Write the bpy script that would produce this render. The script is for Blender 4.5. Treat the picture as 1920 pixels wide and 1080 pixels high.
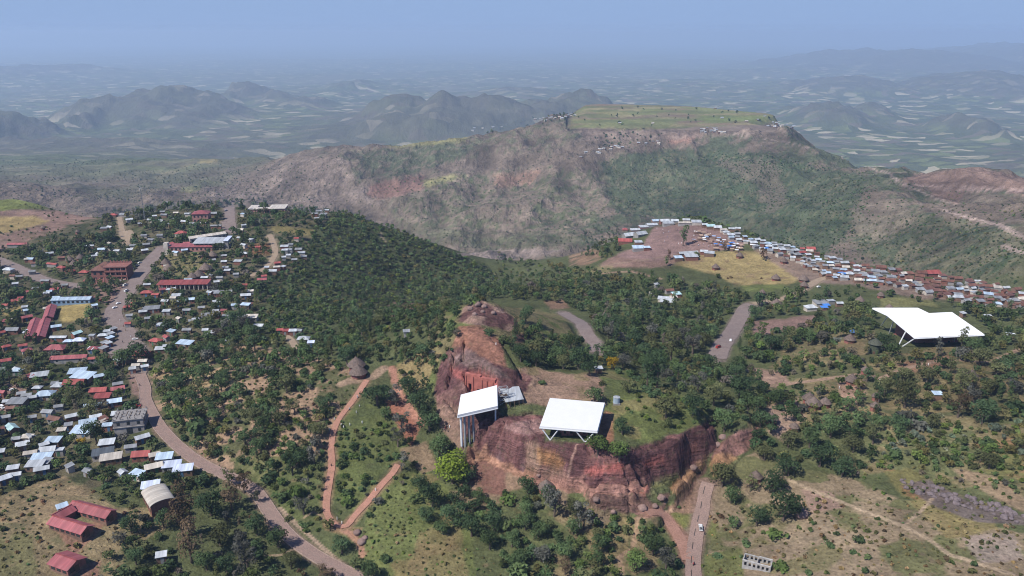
import bpy, bmesh, math, random
import numpy as np
from mathutils import Vector, Matrix

for _o in list(bpy.data.objects):
    bpy.data.objects.remove(_o, do_unlink=True)
scene = bpy.context.scene
COL = scene.collection
R = math.radians

# ---------------------------------------------------------------- camera
CAM_H = 150.0                       # metres above the foot of the rock
PITCH = R(17.99)                    # looking down
FPX = 1478.0                        # focal length in pixels of the 1920 wide frame
cam_d = bpy.data.cameras.new('camera')
cam = bpy.data.objects.new('camera', cam_d)
COL.objects.link(cam)
cam.location = (0, 0, CAM_H)
cam.rotation_euler = (math.pi/2 - PITCH, 0, 0)
cam_d.sensor_width = 36.0
cam_d.lens = 36.0*FPX/1920.0
cam_d.clip_start = 1.0
cam_d.clip_end = 120000.0
scene.camera = cam

# ---------------------------------------------------------------- daylight
SUN_EL = R(50.0)
SUN_TO = Vector((-0.80, -0.60, 0)).normalized()      # horizontal direction towards the sun (left, behind the camera)
world = bpy.data.worlds.new('World')
scene.world = world
world.use_nodes = True
wn, wl = world.node_tree.nodes, world.node_tree.links
wn.clear()
sky = wn.new('ShaderNodeTexSky')
sky.sky_type = 'NISHITA'
sky.sun_disc = False
sky.sun_elevation = SUN_EL
sky.sun_rotation = math.atan2(SUN_TO.x, SUN_TO.y)
sky.altitude = 2500
sky.air_density = 1.0
sky.dust_density = 0.6
sky.ozone_density = 3.0
bg = wn.new('ShaderNodeBackground'); bg.inputs['Strength'].default_value = 0.10
wo = wn.new('ShaderNodeOutputWorld')
_t = wn.new('ShaderNodeMix'); _t.data_type = 'RGBA'; _t.blend_type = 'MULTIPLY'; _t.inputs[0].default_value = 1.0
_t.inputs[7].default_value = (0.47, 0.60, 0.88, 1)          # the dusty blue of the day's sky
wl.new(sky.outputs[0], _t.inputs[6])
_tc = wn.new('ShaderNodeTexCoord'); _sx = wn.new('ShaderNodeSeparateXYZ'); wl.new(_tc.outputs['Generated'], _sx.inputs[0])
_mr = wn.new('ShaderNodeMapRange'); _mr.interpolation_type = 'SMOOTHSTEP'; wl.new(_sx.outputs[2], _mr.inputs[0])
for _k, _v in enumerate((0.0, 0.42, 0.0, 1.0)): _mr.inputs[_k+1].default_value = _v
_h = wn.new('ShaderNodeMix'); _h.data_type = 'RGBA'
wl.new(_mr.outputs[0], _h.inputs[0]); _h.inputs[6].default_value = (1.98, 2.86, 4.62, 1)      # dust lying low over the horizon
wl.new(_t.outputs[2], _h.inputs[7]); wl.new(_h.outputs[2], bg.inputs['Color']); wl.new(bg.outputs[0], wo.inputs['Surface'])

sun_d = bpy.data.lights.new('sun', 'SUN')
sun_d.energy = 3.6
sun_d.angle = R(0.5)
sun_d.color = (1.0, 0.96, 0.89)
sun = bpy.data.objects.new('sun', sun_d)
COL.objects.link(sun)
_dir = Vector((SUN_TO.x*math.cos(SUN_EL), SUN_TO.y*math.cos(SUN_EL), math.sin(SUN_EL)))
sun.rotation_euler = _dir.to_track_quat('Z', 'Y').to_euler()
sun.location = (-200, -100, 400)

scene.view_settings.view_transform = 'Standard'
scene.view_settings.look = 'None'
scene.view_settings.gamma = 1.0
scene.view_settings.use_curve_mapping = False
scene.view_settings.exposure = 0.6
scene.render.engine = 'CYCLES'
scene.cycles.pixel_filter_type = 'BLACKMAN_HARRIS'
scene.cycles.filter_width = 1.05
scene.cycles.max_bounces = 6
scene.cycles.diffuse_bounces = 3
scene.cycles.volume_bounces = 1
scene.cycles.transparent_max_bounces = 8

# ---------------------------------------------------------------- numeric helpers
CP, SP = math.cos(PITCH), math.sin(PITCH)

def ray(px, py):
    """direction through a point of the 1920x1080 photograph"""
    a = (px - 960.0)/FPX
    b = (540.0 - py)/FPX
    return np.array([a, CP + b*SP, -SP + b*CP])

def project(X, Y, Z):
    d = Y*CP - (Z - CAM_H)*SP
    d = np.where(np.abs(d) < 1e-3, 1e-3, d)
    u = Y*SP + (Z - CAM_H)*CP
    return 960.0 + FPX*X/d, 540.0 - FPX*u/d, d

def _hash(ix, iy, seed):
    h = (ix.astype(np.int64)*374761393 + iy.astype(np.int64)*668265263 + seed*1442695041) & 0x7fffffff
    h = ((h ^ (h >> 13))*1274126177) & 0x7fffffff
    h = (h ^ (h >> 16)) & 0xffff
    return h.astype(np.float64)/65535.0

def vnoise(x, y, seed=0):
    xi = np.floor(x); yi = np.floor(y)
    fx = x - xi; fy = y - yi
    fx = fx*fx*(3 - 2*fx); fy = fy*fy*(3 - 2*fy)
    a = _hash(xi, yi, seed); b = _hash(xi+1, yi, seed)
    c = _hash(xi, yi+1, seed); d = _hash(xi+1, yi+1, seed)
    return (a*(1-fx) + b*fx)*(1-fy) + (c*(1-fx) + d*fx)*fy

def fbm(x, y, size, octv=4, seed=0, gain=0.5):
    s = 0; amp = 1.0; tot = 0; f = 1.0/size
    for k in range(octv):
        s = s + amp*(vnoise(x*f + 17.3*k, y*f - 9.1*k, seed + k) - 0.5)
        tot += amp; amp *= gain; f *= 2.03
    return s/tot*2.0

def ridged(x, y, size, octv=4, seed=0):
    s = 0; amp = 1.0; tot = 0; f = 1.0/size
    for k in range(octv):
        s = s + amp*(1 - np.abs(2*vnoise(x*f + 7.7*k, y*f + 3.1*k, seed + k) - 1))
        tot += amp; amp *= 0.5; f *= 2.1
    return s/tot

def sstep(a, b, x):
    t = np.clip((x - a)/(b - a), 0, 1)
    return t*t*(3 - 2*t)

def in_poly(px, py, poly):
    res = np.zeros(px.shape, bool)
    P = np.asarray(poly, float)
    lo, hi = P.min(0), P.max(0)
    idx = np.nonzero((px >= lo[0]) & (px <= hi[0]) & (py >= lo[1]) & (py <= hi[1]))[0]
    if len(idx) == 0:
        return res
    x = px[idx]; y = py[idx]
    c = np.zeros(len(idx), bool)
    n = len(P)
    for i in range(n):
        x0, y0 = P[i]; x1, y1 = P[(i+1) % n]
        if y0 == y1:
            continue
        hit = ((y0 > y) != (y1 > y)) & (x < (x1 - x0)*(y - y0)/(y1 - y0) + x0)
        c ^= hit
    res[idx] = c
    return res

def seg_dist(x, y, pts):
    """distance of many points to a polyline"""
    best = np.full(np.shape(x), 1e9)
    for (x0, y0), (x1, y1) in zip(pts[:-1], pts[1:]):
        dx, dy = x1 - x0, y1 - y0
        t = np.clip(((x - x0)*dx + (y - y0)*dy)/(dx*dx + dy*dy + 1e-9), 0, 1)
        best = np.minimum(best, np.hypot(x - x0 - t*dx, y - y0 - t*dy))
    return best

def tag(o, label=None, cat=None, group=None, kind=None):
    if label: o['label'] = label
    if cat: o['category'] = cat
    if group: o['group'] = group
    if kind: o['kind'] = kind
    return o

# ---------------------------------------------------------------- material helpers
def new_mat(name):
    m = bpy.data.materials.new(name)
    m.use_nodes = True
    nt = m.node_tree
    b = nt.nodes['Principled BSDF']
    b.inputs['Specular IOR Level'].default_value = 0.25
    return m, nt, b

def noise_node(nt, scale, detail=4, rough=0.55, coord='Object'):
    tc = nt.nodes.new('ShaderNodeTexCoord')
    n = nt.nodes.new('ShaderNodeTexNoise')
    n.inputs['Scale'].default_value = scale
    n.inputs['Detail'].default_value = detail
    n.inputs['Roughness'].default_value = rough
    nt.links.new(tc.outputs[coord], n.inputs['Vector'])
    return n

def mixrgb(nt, blend, fac, a, b):
    m = nt.nodes.new('ShaderNodeMix'); m.data_type = 'RGBA'; m.blend_type = blend
    for sock, v in ((m.inputs[0], fac), (m.inputs[6], a), (m.inputs[7], b)):
        if hasattr(v, 'node'):
            nt.links.new(v, sock)
        elif isinstance(v, (tuple, list)):
            sock.default_value = (*v[:3], 1)
        else:
            sock.default_value = v
    return m.outputs[2]

def maprange(nt, v, a, b, c, d):
    m = nt.nodes.new('ShaderNodeMapRange')
    nt.links.new(v, m.inputs[0])
    for k, q in enumerate((a, b, c, d)):
        m.inputs[k+1].default_value = q
    return m.outputs[0]

def bump(nt, b, v, strength, dist):
    n = nt.nodes.new('ShaderNodeBump')
    n.inputs['Strength'].default_value = strength
    n.inputs['Distance'].default_value = dist
    nt.links.new(v, n.inputs['Height'])
    nt.links.new(n.outputs[0], b.inputs['Normal'])

def plain_mat(name, col, var=0.25, scale=0.6, rough=0.85, bumpd=0.0, tint=None):
    """a painted / earthen surface with blotchy wear and a little change from object to object"""
    m, nt, b = new_mat(name)
    n = noise_node(nt, scale)
    f = maprange(nt, n.outputs[0], 0.3, 0.7, 1 - var, 1 + var)
    oi = nt.nodes.new('ShaderNodeObjectInfo')
    g = maprange(nt, oi.outputs['Random'], 0, 1, 0.82, 1.12)
    mm = nt.nodes.new('ShaderNodeMath'); mm.operation = 'MULTIPLY'
    nt.links.new(f, mm.inputs[0]); nt.links.new(g, mm.inputs[1])
    c = mixrgb(nt, 'MULTIPLY', 1.0, col, mm.outputs[0])
    if tint:
        n2 = noise_node(nt, scale*0.35, 3)
        c = mixrgb(nt, 'MIX', maprange(nt, n2.outputs[0], 0.5, 0.72, 0, 0.8), c, tint)
    nt.links.new(c, b.inputs['Base Color'])
    b.inputs['Roughness'].default_value = rough
    if bumpd:
        bump(nt, b, n.outputs[0], 0.6, bumpd)
    return m

# ================================================================ TERRAIN
# surveyed points: (column, row of the photograph, altitude) and (column, row for the bearing, distance, altitude)
SURVEY = [
 (0,1080,0),(300,1080,-4),(640,1080,-8),(900,1080,-4),(1200,1080,-4),(1300,1080,-5),(1600,1080,4),(1920,1080,10),
 (0,1400,0),(640,1400,-9),(1300,1400,-5),(1920,1400,10),
 (-300,1000,0),(2200,1000,14),(-300,760,-6),(2250,740,16),(-300,560,-6),(2250,560,-4),(-300,430,-4),
 (0,950,0),(150,960,1),(300,940,-1),(470,920,-4),(620,980,-5),(700,1000,-4),(800,950,-2),(950,960,-1),(1050,930,1),
 (1200,970,-3),(1310,940,-2),(1500,930,3),(1750,900,8),(1920,930,13),
 (0,860,-2),(150,850,-3),(300,850,-2),(400,860,-2),(520,850,2),(620,850,3),(720,850,4),(800,850,2),(870,870,2),(985,900,2),
 (1110,918,2),(1210,912,2),(1320,862,3),(1400,850,6),(1600,840,8),(1800,830,12),(1920,820,15),
 (0,760,-4),(130,740,-4),(260,740,-2),(400,760,4),(520,760,7),(640,760,9),(740,760,9),(820,770,10),
 (950,765,17),(1080,765,17),(1250,770,17),(1330,775,13),(1400,760,10),(1550,760,10),(1750,750,12),(1920,740,14),
 (0,690,-5),(140,690,-4),(260,690,-2),(400,690,3),(540,690,8),(670,700,14),(760,690,14),(830,690,18),(900,700,22),
 (1000,710,19),(1100,705,19),(1200,715,13),(1300,690,4),(1400,690,4),(1550,690,8),(1700,690,12),(1850,690,12),
 (860,640,27),(830,600,26),(900,566,33),(868,590,30),(960,600,27),(1040,600,17),(1100,640,11),(1000,655,20),(930,640,28),
 (770,566,16),(740,590,13),(720,620,12),(800,585,16),
 (50,620,-4),(220,640,-3),(400,630,2),(520,640,5),(620,640,4),(1200,620,0),(1300,600,-4),(1380,610,-3),(1500,610,2),
 (1650,630,7),(1800,630,6),(1920,600,4),
 (1000,545,-12),(1100,545,-14),(1250,560,-8),(1400,560,-6),(1550,560,-2),(1700,560,-2),(1900,565,-4),
 (1150,490,-10),(1300,500,-9),(1450,510,-8),(1170,450,-10),(1230,425,-11),(1300,418,-12),(1400,442,-12),(1500,466,-11),(1600,492,-9),
 (1750,515,-7),(1900,548,-6),(1120,470,-16),(1060,500,-28),
 (20,430,0),(150,430,1),(100,405,0),(30,378,2),(250,430,3),(450,430,6),(440,388,4),(550,400,4),(640,398,4),(250,500,0),(100,520,-4),(330,392,2),
 (400,500,4),(550,470,2),(500,560,0),(330,570,0),(100,580,-4),(600,560,-10),(700,500,-18),(640,440,0),(720,425,-6),(800,457,-18),
 (760,520,-28),(870,487,-30),(920,512,-40),(800,560,-25),(700,590,-6),(930,545,-26),(20,480,-3),
]
FAR = [   # (column, row, ground distance)
 (1700,470,1010),(1700,420,1120),(1850,430,980),(1900,380,1230),(1830,318,1400),(1920,345,1350),(1920,480,840),(1760,338,1440),
 (1480,236,1880),(1560,285,1750),(1650,325,1600),(1720,334,1500),
 (1300,300,1740),(1500,300,1650),(1300,360,1560),(1500,370,1450),(1300,400,1400),(1500,440,1180),(1600,440,1130),(1400,330,1600),
 (1100,300,1700),(1100,370,1520),(1150,410,1360),(1000,330,1660),(1000,400,1430),(1000,450,1270),(900,470,1240),(820,470,1260),
 (750,425,1440),(700,400,1540),(800,380,1520),(800,335,1720),(880,330,1680),(720,350,1690),(620,292,1850),(700,278,1950),(800,264,2000),
 (900,247,2040),(1000,232,2060),(1080,213,2300),(650,340,1750),(600,380,1620),(500,360,1800),(450,330,2100),(500,300,2500),(580,290,2150),
 (300,350,2000),(100,370,1700),(300,300,2800),(100,320,2500),(0,350,1900),(180,340,2150),
 (100,270,4200),(400,262,4700),(600,240,5300),(750,225,5200),(300,238,5900),(-300,300,3400),(-300,360,1900),
 (1080,236,1900),(1200,241,1880),(1350,244,1860),(1110,194,2480),(1300,196,2450),(1450,212,2260),(1280,215,2200),
 (1600,262,5300),(1900,262,5300),(1750,310,4000),(1920,310,4000),(2250,300,4200),(2250,400,1500),
 (1250,258,1830),(1420,262,1800),(1150,262,1830),
 (1040,480,900),(1000,500,760),
]
HIDDEN = [  # (column, row, distance, altitude): ground behind crests
 (1300,420,760,-110),(1300,420,1000,-178),(1300,420,1200,-185),(1500,450,740,-90),(1500,450,950,-150),(1650,490,690,-75),(1650,490,850,-135),
 (1850,530,640,-55),(1850,530,760,-95),(1150,430,760,-90),(1150,430,1000,-165),
 (300,395,850,-60),(300,395,1200,-150),(450,390,880,-70),(450,390,1250,-170),(600,395,880,-80),(600,400,1200,-180),(750,430,850,-110),(750,430,1100,-190),
 (880,480,820,-120),(880,480,1000,-180),(100,385,930,-70),(100,385,1300,-150),(-200,390,1000,-80),
 (1200,200,2900,-300),(1200,200,3400,-440),(1450,200,2800,-330),(1450,200,3300,-470),(1000,210,2700,-260),(1000,210,3300,-420),
 (1650,325,2200,-350),(1650,325,2900,-480),(1830,318,1900,-300),(1830,318,2600,-470),(2000,340,1900,-320),
 (620,285,2500,-300),(620,285,3200,-420),(800,255,2700,-300),(800,255,3400,-440),(1560,270,2500,-400),
 (1515,250,1990,-130),(1510,250,2250,-220),(1560,250,2050,-260),(1600,300,1900,-220),(1650,320,1800,-210),(1720,330,1750,-210),(1480,240,2500,-260),
 (1060,215,2600,-180),(960,240,2400,-200),
 (960,560,430,-8),(860,560,420,-10),(770,560,440,-14),(1100,560,470,-14),
] + [(c, 200, d, -505) for c in (-300, 100, 500, 900, 1300, 1700, 2200) for d in (9000, 16000, 45000)]

_pts = []
for c, r_, z in SURVEY:
    d = ray(c, r_); t = (z - CAM_H)/d[2]
    _pts.append((d[0]*t, d[1]*t, z))
for c, r_, dist in FAR:
    d = ray(c, r_); h = math.hypot(d[0], d[1])
    t = dist/h*1.0
    _pts.append((d[0]*t, d[1]*t, CAM_H + d[2]*t))
for c, r_, dist, z in HIDDEN:
    d = ray(c, r_); h = math.hypot(d[0], d[1]); t = dist/h
    _pts.append((d[0]*t, d[1]*t, z))
# ground beside and behind the camera
for x, y, z in ((-400,-100,-5),(400,-100,20),(0,-200,0),(-900,300,-20),(900,300,0),(-2500,900,-250),(2500,900,-350),(0,60,0),(-150,80,0),(150,80,6),(-5000,2500,-480),(5000,2500,-500)):
    _pts.append((x, y, z))
_pts = np.array(_pts)
_o = (0.0, -60.0)                  # the log-polar lattice is centred a little behind the camera

def lp(x, y):
    r_ = np.hypot(x - _o[0], y - _o[1])
    return np.arctan2(x - _o[0], y - _o[1]), np.log(np.maximum(r_, 1.0))

_pu, _pv = lp(_pts[:,0], _pts[:,1])
_C2 = 0.018**2
_D = np.sqrt((_pu[:,None]-_pu[None])**2 + (_pv[:,None]-_pv[None])**2 + _C2)
_n = len(_pts)
_A = np.zeros((_n+1, _n+1)); _A[:_n,:_n] = -_D + 0.0008*np.eye(_n); _A[:_n,_n] = 1; _A[_n,:_n] = 1
_w = np.linalg.solve(_A, np.append(_pts[:,2], 0))

def rbf(u, v):
    out = np.empty(u.shape)
    for s in range(0, len(u), 40000):
        uu = u[s:s+40000, None]; vv = v[s:s+40000, None]
        out[s:s+40000] = -np.sqrt((uu-_pu)**2 + (vv-_pv)**2 + _C2) @ _w[:_n] + _w[_n]
    return out

def rows():
    r_, out = 110.0, []
    while r_ < 43000:
        out.append(r_)
        if 270 < r_ < 335: dv = 0.0011
        elif r_ < 480: dv = 0.0021
        elif r_ < 900: dv = 0.0038
        elif r_ < 3200: dv = 0.0060
        else: dv = 0.012
        r_ *= 1 + dv
    return np.array(out)

RV = np.log(rows())
TH = np.linspace(R(-54), R(54), 800)
NV, NU = len(RV), len(TH)
_U, _V = np.meshgrid(TH, RV)
GX = (_o[0] + np.exp(_V)*np.sin(_U)).ravel()
GY = (_o[1] + np.exp(_V)*np.cos(_U)).ravel()
GZ = rbf(_U.ravel(), _V.ravel())
GR = np.exp(_V).ravel()

def wpt(c, r_, z):
    d = ray(c, r_); t = (z - CAM_H)/d[2]
    return d[0]*t, d[1]*t

# ---- the rock with the churches: a terrace that breaks off in a cliff towards the camera
RIM = [(872,800,15.5),(893,786,17),(940,793,17),(985,808,17),(1018,824,16.5),(1060,836,16.5),(1105,840,16.5),(1160,845,16.5),(1200,838,16.5),(1262,826,16.5),
       (1300,808,16.5),(1334,788,16.5)]
_rim = [wpt(*p) for p in RIM]
_back = [wpt(1345,760,16), wpt(1300,720,17), wpt(1000,715,18), wpt(900,720,18), wpt(866,760,16)]
_poly = _rim + _back
_near = (GR > 240) & (GR < 420) & (np.abs(_U.ravel()) < 0.5)
_ix = np.nonzero(_near)[0]
_x, _y = GX[_ix], GY[_ix]
_jx = fbm(_x, _y, 11.0, 4, 5)*3.2 + (ridged(_x, _y, 4.5, 3, 55) - 0.55)*1.6; _jy = fbm(_x, _y, 7.0, 4, 9)*2.2 + 0.5*np.abs(fbm(_x, _y, 2.2, 2, 31))
_ins = in_poly(_x + _jx, _y + _jy, _poly)
_dd = seg_dist(_x + _jx, _y + _jy, _rim)
_sd = np.where(_ins, _dd, -_dd)
_m = sstep(-5.0, 1.2, _sd)
_m = 0.62*_m + 0.38*np.floor(_m*4 + 0.8*fbm(_x, _y, 14, 3, 4))/4          # ledges
_m = np.clip(_m, 0, 1)
_bd = seg_dist(_x, _y, [_rim[-1]] + _back + [_rim[0]])
_top = 16.6 + 0.5*fbm(_x, _y, 12, 3, 77) + sstep(0, 30, _bd)*0.4
_use = in_poly(_x + _jx, _y + _jy, _poly) | (_dd < 4)
_zl = GZ[_ix]
_blend = np.where(_use, _m, 0)*sstep(0.0, 7.0, np.where(_ins, _bd, 7.0))
GZ[_ix] = np.where(_top > _zl, _zl + (_top - _zl)*_blend, _zl)
CLIFF = np.zeros(len(GZ)); CLIFF[_ix] = np.where(_use, 4*_m*(1-_m), 0)

# second, lower ledges in front of the cliff and the spur on its right
def terrace(poly_px, z0, hgt, soft, seed):
    P = [wpt(a, b, z0) for a, b in poly_px]
    jx = fbm(GX, GY, 7.0, 3, seed)*1.6
    ins = in_poly(GX + jx, GY - jx, P)
    near = np.nonzero(_near)[0]
    d = np.full(len(GX), 99.0)
    d[near] = seg_dist(GX[near] + jx[near], GY[near] - jx[near], P + [P[0]])
    m = np.where(ins, sstep(0, soft, d), 0)
    global CLIFF
    CLIFF = np.maximum(CLIFF, np.where(ins, 4*m*(1-m), 0))
    return hgt*m

GZ += terrace([(1085,920),(1150,918),(1215,918),(1258,930),(1240,948),(1180,952),(1110,945)], 2, 2.6, 1.2, 40)
GZ += terrace([(1095,930),(1150,926),(1205,928),(1232,938),(1200,950),(1120,948)], 2, 1.8, 0.8, 47)
GZ += terrace([(1105,916),(1160,914),(1208,915),(1222,922),(1190,930),(1120,930)], 3, 2.0, 0.8, 48)
GZ += terrace([(1180,945),(1225,920),(1258,915),(1262,930),(1230,955),(1195,968)], 1, 3.2, 1.5, 41)
GZ += terrace([(1255,930),(1262,905),(1300,875),(1320,856),(1326,866),(1316,880),(1280,925)], 4, 6.0, 3.0, 42)
GZ += terrace([(1310,850),(1345,825),(1380,800),(1425,795),(1425,830),(1370,875),(1325,890),(1318,865)], 6, 6.5, 8.0, 43)
# red carved wall of the church behind the first shelter
GZ += terrace([(820,735),(815,700),(838,655),(870,650),(930,675),(985,700),(960,735),(900,735)], 20, 1.0, 3.0, 44)
GZ -= terrace([(862,700),(895,695),(932,715),(930,735),(880,738)], 20, 5.0, 1.2, 45)
# the pit round the first shelter's left church
GZ -= terrace([(862,790),(888,775),(935,770),(938,786),(900,792),(884,820),(866,815)], 15, 5.0, 1.5, 46)

def trench(px, z, half, depth):
    P = [wpt(a, b, z) for a, b in px]
    i_ = np.nonzero(_near)[0]
    d = seg_dist(GX[i_] + 0.5*fbm(GX[i_], GY[i_], 3, 2, 66), GY[i_], P)
    GZ[i_] -= depth*(1 - sstep(half*0.6, half, d))
trench([(893,795),(925,783),(962,778),(1000,772)], 17, 1.2, 5.0)
trench([(905,800),(935,797),(950,790)], 17, 0.8, 3.0)
trench([(1096,934),(1150,931),(1230,940)], 1, 0.7, 2.2)
trench([(1105,946),(1170,948),(1228,946)], 0, 0.7, 2.0)
trench([(1100,922),(1160,920),(1215,922)], 2, 0.6, 1.6)
trench([(1178,930),(1182,958)], 1, 0.6, 2.0)
trench([(1105,884),(1140,878),(1172,876)], 8, 0.6, 1.5)
trench([(1208,868),(1245,858)], 9, 0.7, 1.5)
trench([(838,692),(842,680),(850,662)], 24, 0.9, 3.5)
trench([(868,668),(872,650)], 25, 0.8, 3.5)
trench([(835,720),(870,745),(905,765)], 20, 0.8, 2.5)
trench([(940,668),(965,690),(985,708)], 21, 0.9, 2.0)

# ---- hills standing in the plain
HILLS = [(300,172,6300,170,900),(200,190,6000,110,700),(370,185,6500,110,800),(468,160,7600,70,900),(520,176,7300,80,800),(590,186,6900,60,700),
         (660,148,9500,60,1300),(150,204,5600,50,500),(20,218,5200,90,800),(900,185,5000,200,900),(1050,186,5400,170,900),(760,200,5200,120,700),(980,170,8000,200,1500),
         (1545,196,6000,75,800),(1630,205,6400,60,800),(1820,212,5600,70,700),(1580,146,9500,190,1600),(1850,140,9800,200,1800),(1330,160,9500,160,1500),
         (60,128,14000,150,3000),(1700,95,16000,260,3500),(1900,84,19000,200,4000),(420,132,15000,200,3000)]
for c, r_, dist, wpx, dep in HILLS:
    d = ray(c, r_); t = dist/math.hypot(d[0], d[1])
    hx, hy, hz = d[0]*t, d[1]*t, CAM_H + d[2]*t
    wx = wpx/FPX*dist
    sel = np.nonzero((np.abs(GX - hx) < 3*wx) & (np.abs(GY - hy) < 3*dep))[0]
    if len(sel) == 0: continue
    q = ((GX[sel]-hx)/wx)**2 + ((GY[sel]-hy)/dep)**2
    q = q*(1 + 0.9*fbm(GX[sel], GY[sel], wx*1.1, 4, int(dist) % 97)) + 0.5*(ridged(GX[sel], GY[sel], wx*0.8, 5, int(dist) % 89) - 0.6)
    top = -495.0 + (hz + 495.0)*np.exp(-1.6*np.maximum(q, 0))
    up = 0.5*(GZ[sel] + top) + np.sqrt(0.25*(GZ[sel] - top)**2 + 8.0**2)      # soft maximum
    GZ[sel] = np.where(GR[sel] > 3000, up, GZ[sel])

# ---- roughness: small near the camera, gullied flanks far away
_nearw = 1 - sstep(600, 1100, GR)
GZ += _nearw*(0.9*fbm(GX, GY, 26, 4, 1) + 0.35*fbm(GX, GY, 5, 3, 2))
_mid = sstep(800, 1300, GR)*(1 - sstep(3000, 5200, GR))
PXg, PYg, _dep = project(GX, GY, GZ)
_topmesa = in_poly(PXg, PYg, [(1060,242),(1070,195),(1110,170),(1300,170),(1470,180),(1486,236),(1350,246),(1200,244)]) & (GR > 1780) & (GR < 2750)
GZ = np.where(_topmesa & (GZ > -61), -61 + 0.04*(GZ + 61), GZ)
_gul = ridged(GX + 40*fbm(GX, GY, 300, 2, 3), GY*0.8, 210, 5, 21)
_gul2 = ridged(GX + 15*fbm(GX, GY, 90, 2, 6), GY*0.6, 70, 3, 25)
_mid = _mid*(1 - 0.55*(1 - sstep(-900, -250, GX))*sstep(1600, 2200, GR))
GZ += _mid*np.where(_topmesa, 0.03, 1.0)*((_gul - 0.62)*50 + (_gul2 - 0.6)*17 + (ridged(GX, GY*0.7, 26, 2, 29) - 0.55)*4.5)
_far = sstep(3000, 5200, GR)
GZ += _far*(fbm(GX, GY, 1500, 4, 8)*45 + (ridged(GX, GY, 700, 5, 12) - 0.6)*(40 + 130*sstep(-460, -330, GZ)))
# cracked, blocky rock on the dome, the spur and round the cliff
PXg, PYg, _dep = project(GX, GY, GZ)
_rk = np.zeros(len(GX))
for P_ in ([(815,740),(818,690),(842,648),(868,610),(880,568),(905,560),(945,576),(985,606),(960,628),(935,640),(965,690),(1010,712),(985,740),(945,765),(930,790),(860,800),(825,780)],
           [(872,780),(1020,780),(1020,826),(1190,838),(1338,782),(1345,850),(1240,910),(1260,935),(1190,968),(1100,950),(1060,915),(985,895),(880,860)],
           [(1330,870),(1345,830),(1385,800),(1430,795),(1430,825),(1370,878)]):
    _i = np.nonzero((GR > 230) & (GR < 520))[0]
    _rk[_i] = np.maximum(_rk[_i], in_poly(PXg[_i] + 5*fbm(GX[_i], GY[_i], 8, 2, 71), PYg[_i] + 4*fbm(GX[_i], GY[_i], 8, 2, 72), P_))
_c1 = ridged(GX + 3*fbm(GX, GY, 12, 2, 80), GY, 11, 3, 81); _c2 = vnoise(GX/3.1 + fbm(GX, GY, 9, 2, 83), GY/2.3, 84)
GZ += _rk*((_c1 - 0.6)*1.7 + 0.9*(np.round(_c2*3)/3 - 0.5) + 0.35*fbm(GX, GY, 2.0, 2, 85))
ROCKY = _rk
PXg, PYg, _dep = project(GX, GY, GZ)

GZ2 = GZ.reshape(NV, NU)
_dth = TH[1] - TH[0]

def height(x, y):
    """altitude of the ground mesh at world x, y (arrays or floats)"""
    u, v = lp(np.asarray(x, float), np.asarray(y, float))
    fu = np.clip((u - TH[0])/_dth, 0, NU - 1.001)
    fv = np.interp(v, RV, np.arange(NV)); fv = np.clip(fv, 0, NV - 1.001)
    i = fu.astype(int); j = fv.astype(int); a = fu - i; b = fv - j
    return (GZ2[j,i]*(1-a) + GZ2[j,i+1]*a)*(1-b) + (GZ2[j+1,i]*(1-a) + GZ2[j+1,i+1]*a)*b

_T = np.exp(np.linspace(math.log(150), math.log(9000), 2600))

def at(px, py, lift=0.0):
    """ground point seen at a pixel of the photograph (or the point lift metres above the ground seen there)"""
    d = ray(px, py); d = d/np.linalg.norm(d)
    x = d[0]*_T; y = d[1]*_T; z = CAM_H + d[2]*_T
    g = height(x, y) + lift
    k = np.nonzero(z <= g)[0]
    if len(k) == 0:
        return Vector((x[-1], y[-1], g[-1] - lift))
    k = k[0]
    if k > 0:
        a0 = z[k-1]-g[k-1]; a1 = z[k]-g[k]; f = a0/(a0-a1+1e-9)
        t = _T[k-1] + (_T[k]-_T[k-1])*f
    else:
        t = _T[0]
    xx, yy = d[0]*t, d[1]*t
    return Vector((xx, yy, float(height(xx, yy))))

def slant(p):
    return math.sqrt(p.x**2 + p.y**2 + (p.z - CAM_H)**2)

def mpp(p):
    """metres per photograph pixel at a point"""
    return (p.y*CP - (p.z - CAM_H)*SP)/FPX

# ---------------------------------------------------------------- land cover (what the ground is made of, albedo)
TAN = (0.275,0.185,0.12); DRY = (0.215,0.165,0.092); GREEN = (0.098,0.112,0.044); SCRUB = (0.085,0.095,0.042); RED = (0.30,0.125,0.085)
ROCK = (0.104,0.051,0.05); RROCK = (0.27,0.088,0.075); MOUNT = (0.132,0.102,0.078); MGREEN = (0.048,0.068,0.034); FIELD = (0.20,0.185,0.08); YEL = (0.33,0.25,0.10)
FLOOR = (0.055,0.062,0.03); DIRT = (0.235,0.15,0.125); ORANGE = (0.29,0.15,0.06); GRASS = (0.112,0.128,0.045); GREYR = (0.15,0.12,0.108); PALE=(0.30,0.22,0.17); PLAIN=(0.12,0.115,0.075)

cov = np.empty((len(GX), 3)); cov[:] = SCRUB
n1 = fbm(GX, GY, 30, 4, 50); n2 = fbm(GX, GY, 7, 3, 51); n3 = fbm(GX, GY, 160, 4, 52); n4 = fbm(GX, GY, 2.2, 2, 53)

def put(w, col):
    global cov
    w = np.clip(w, 0, 1)[:, None]
    cov = cov*(1-w) + np.array(col)*w

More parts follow.
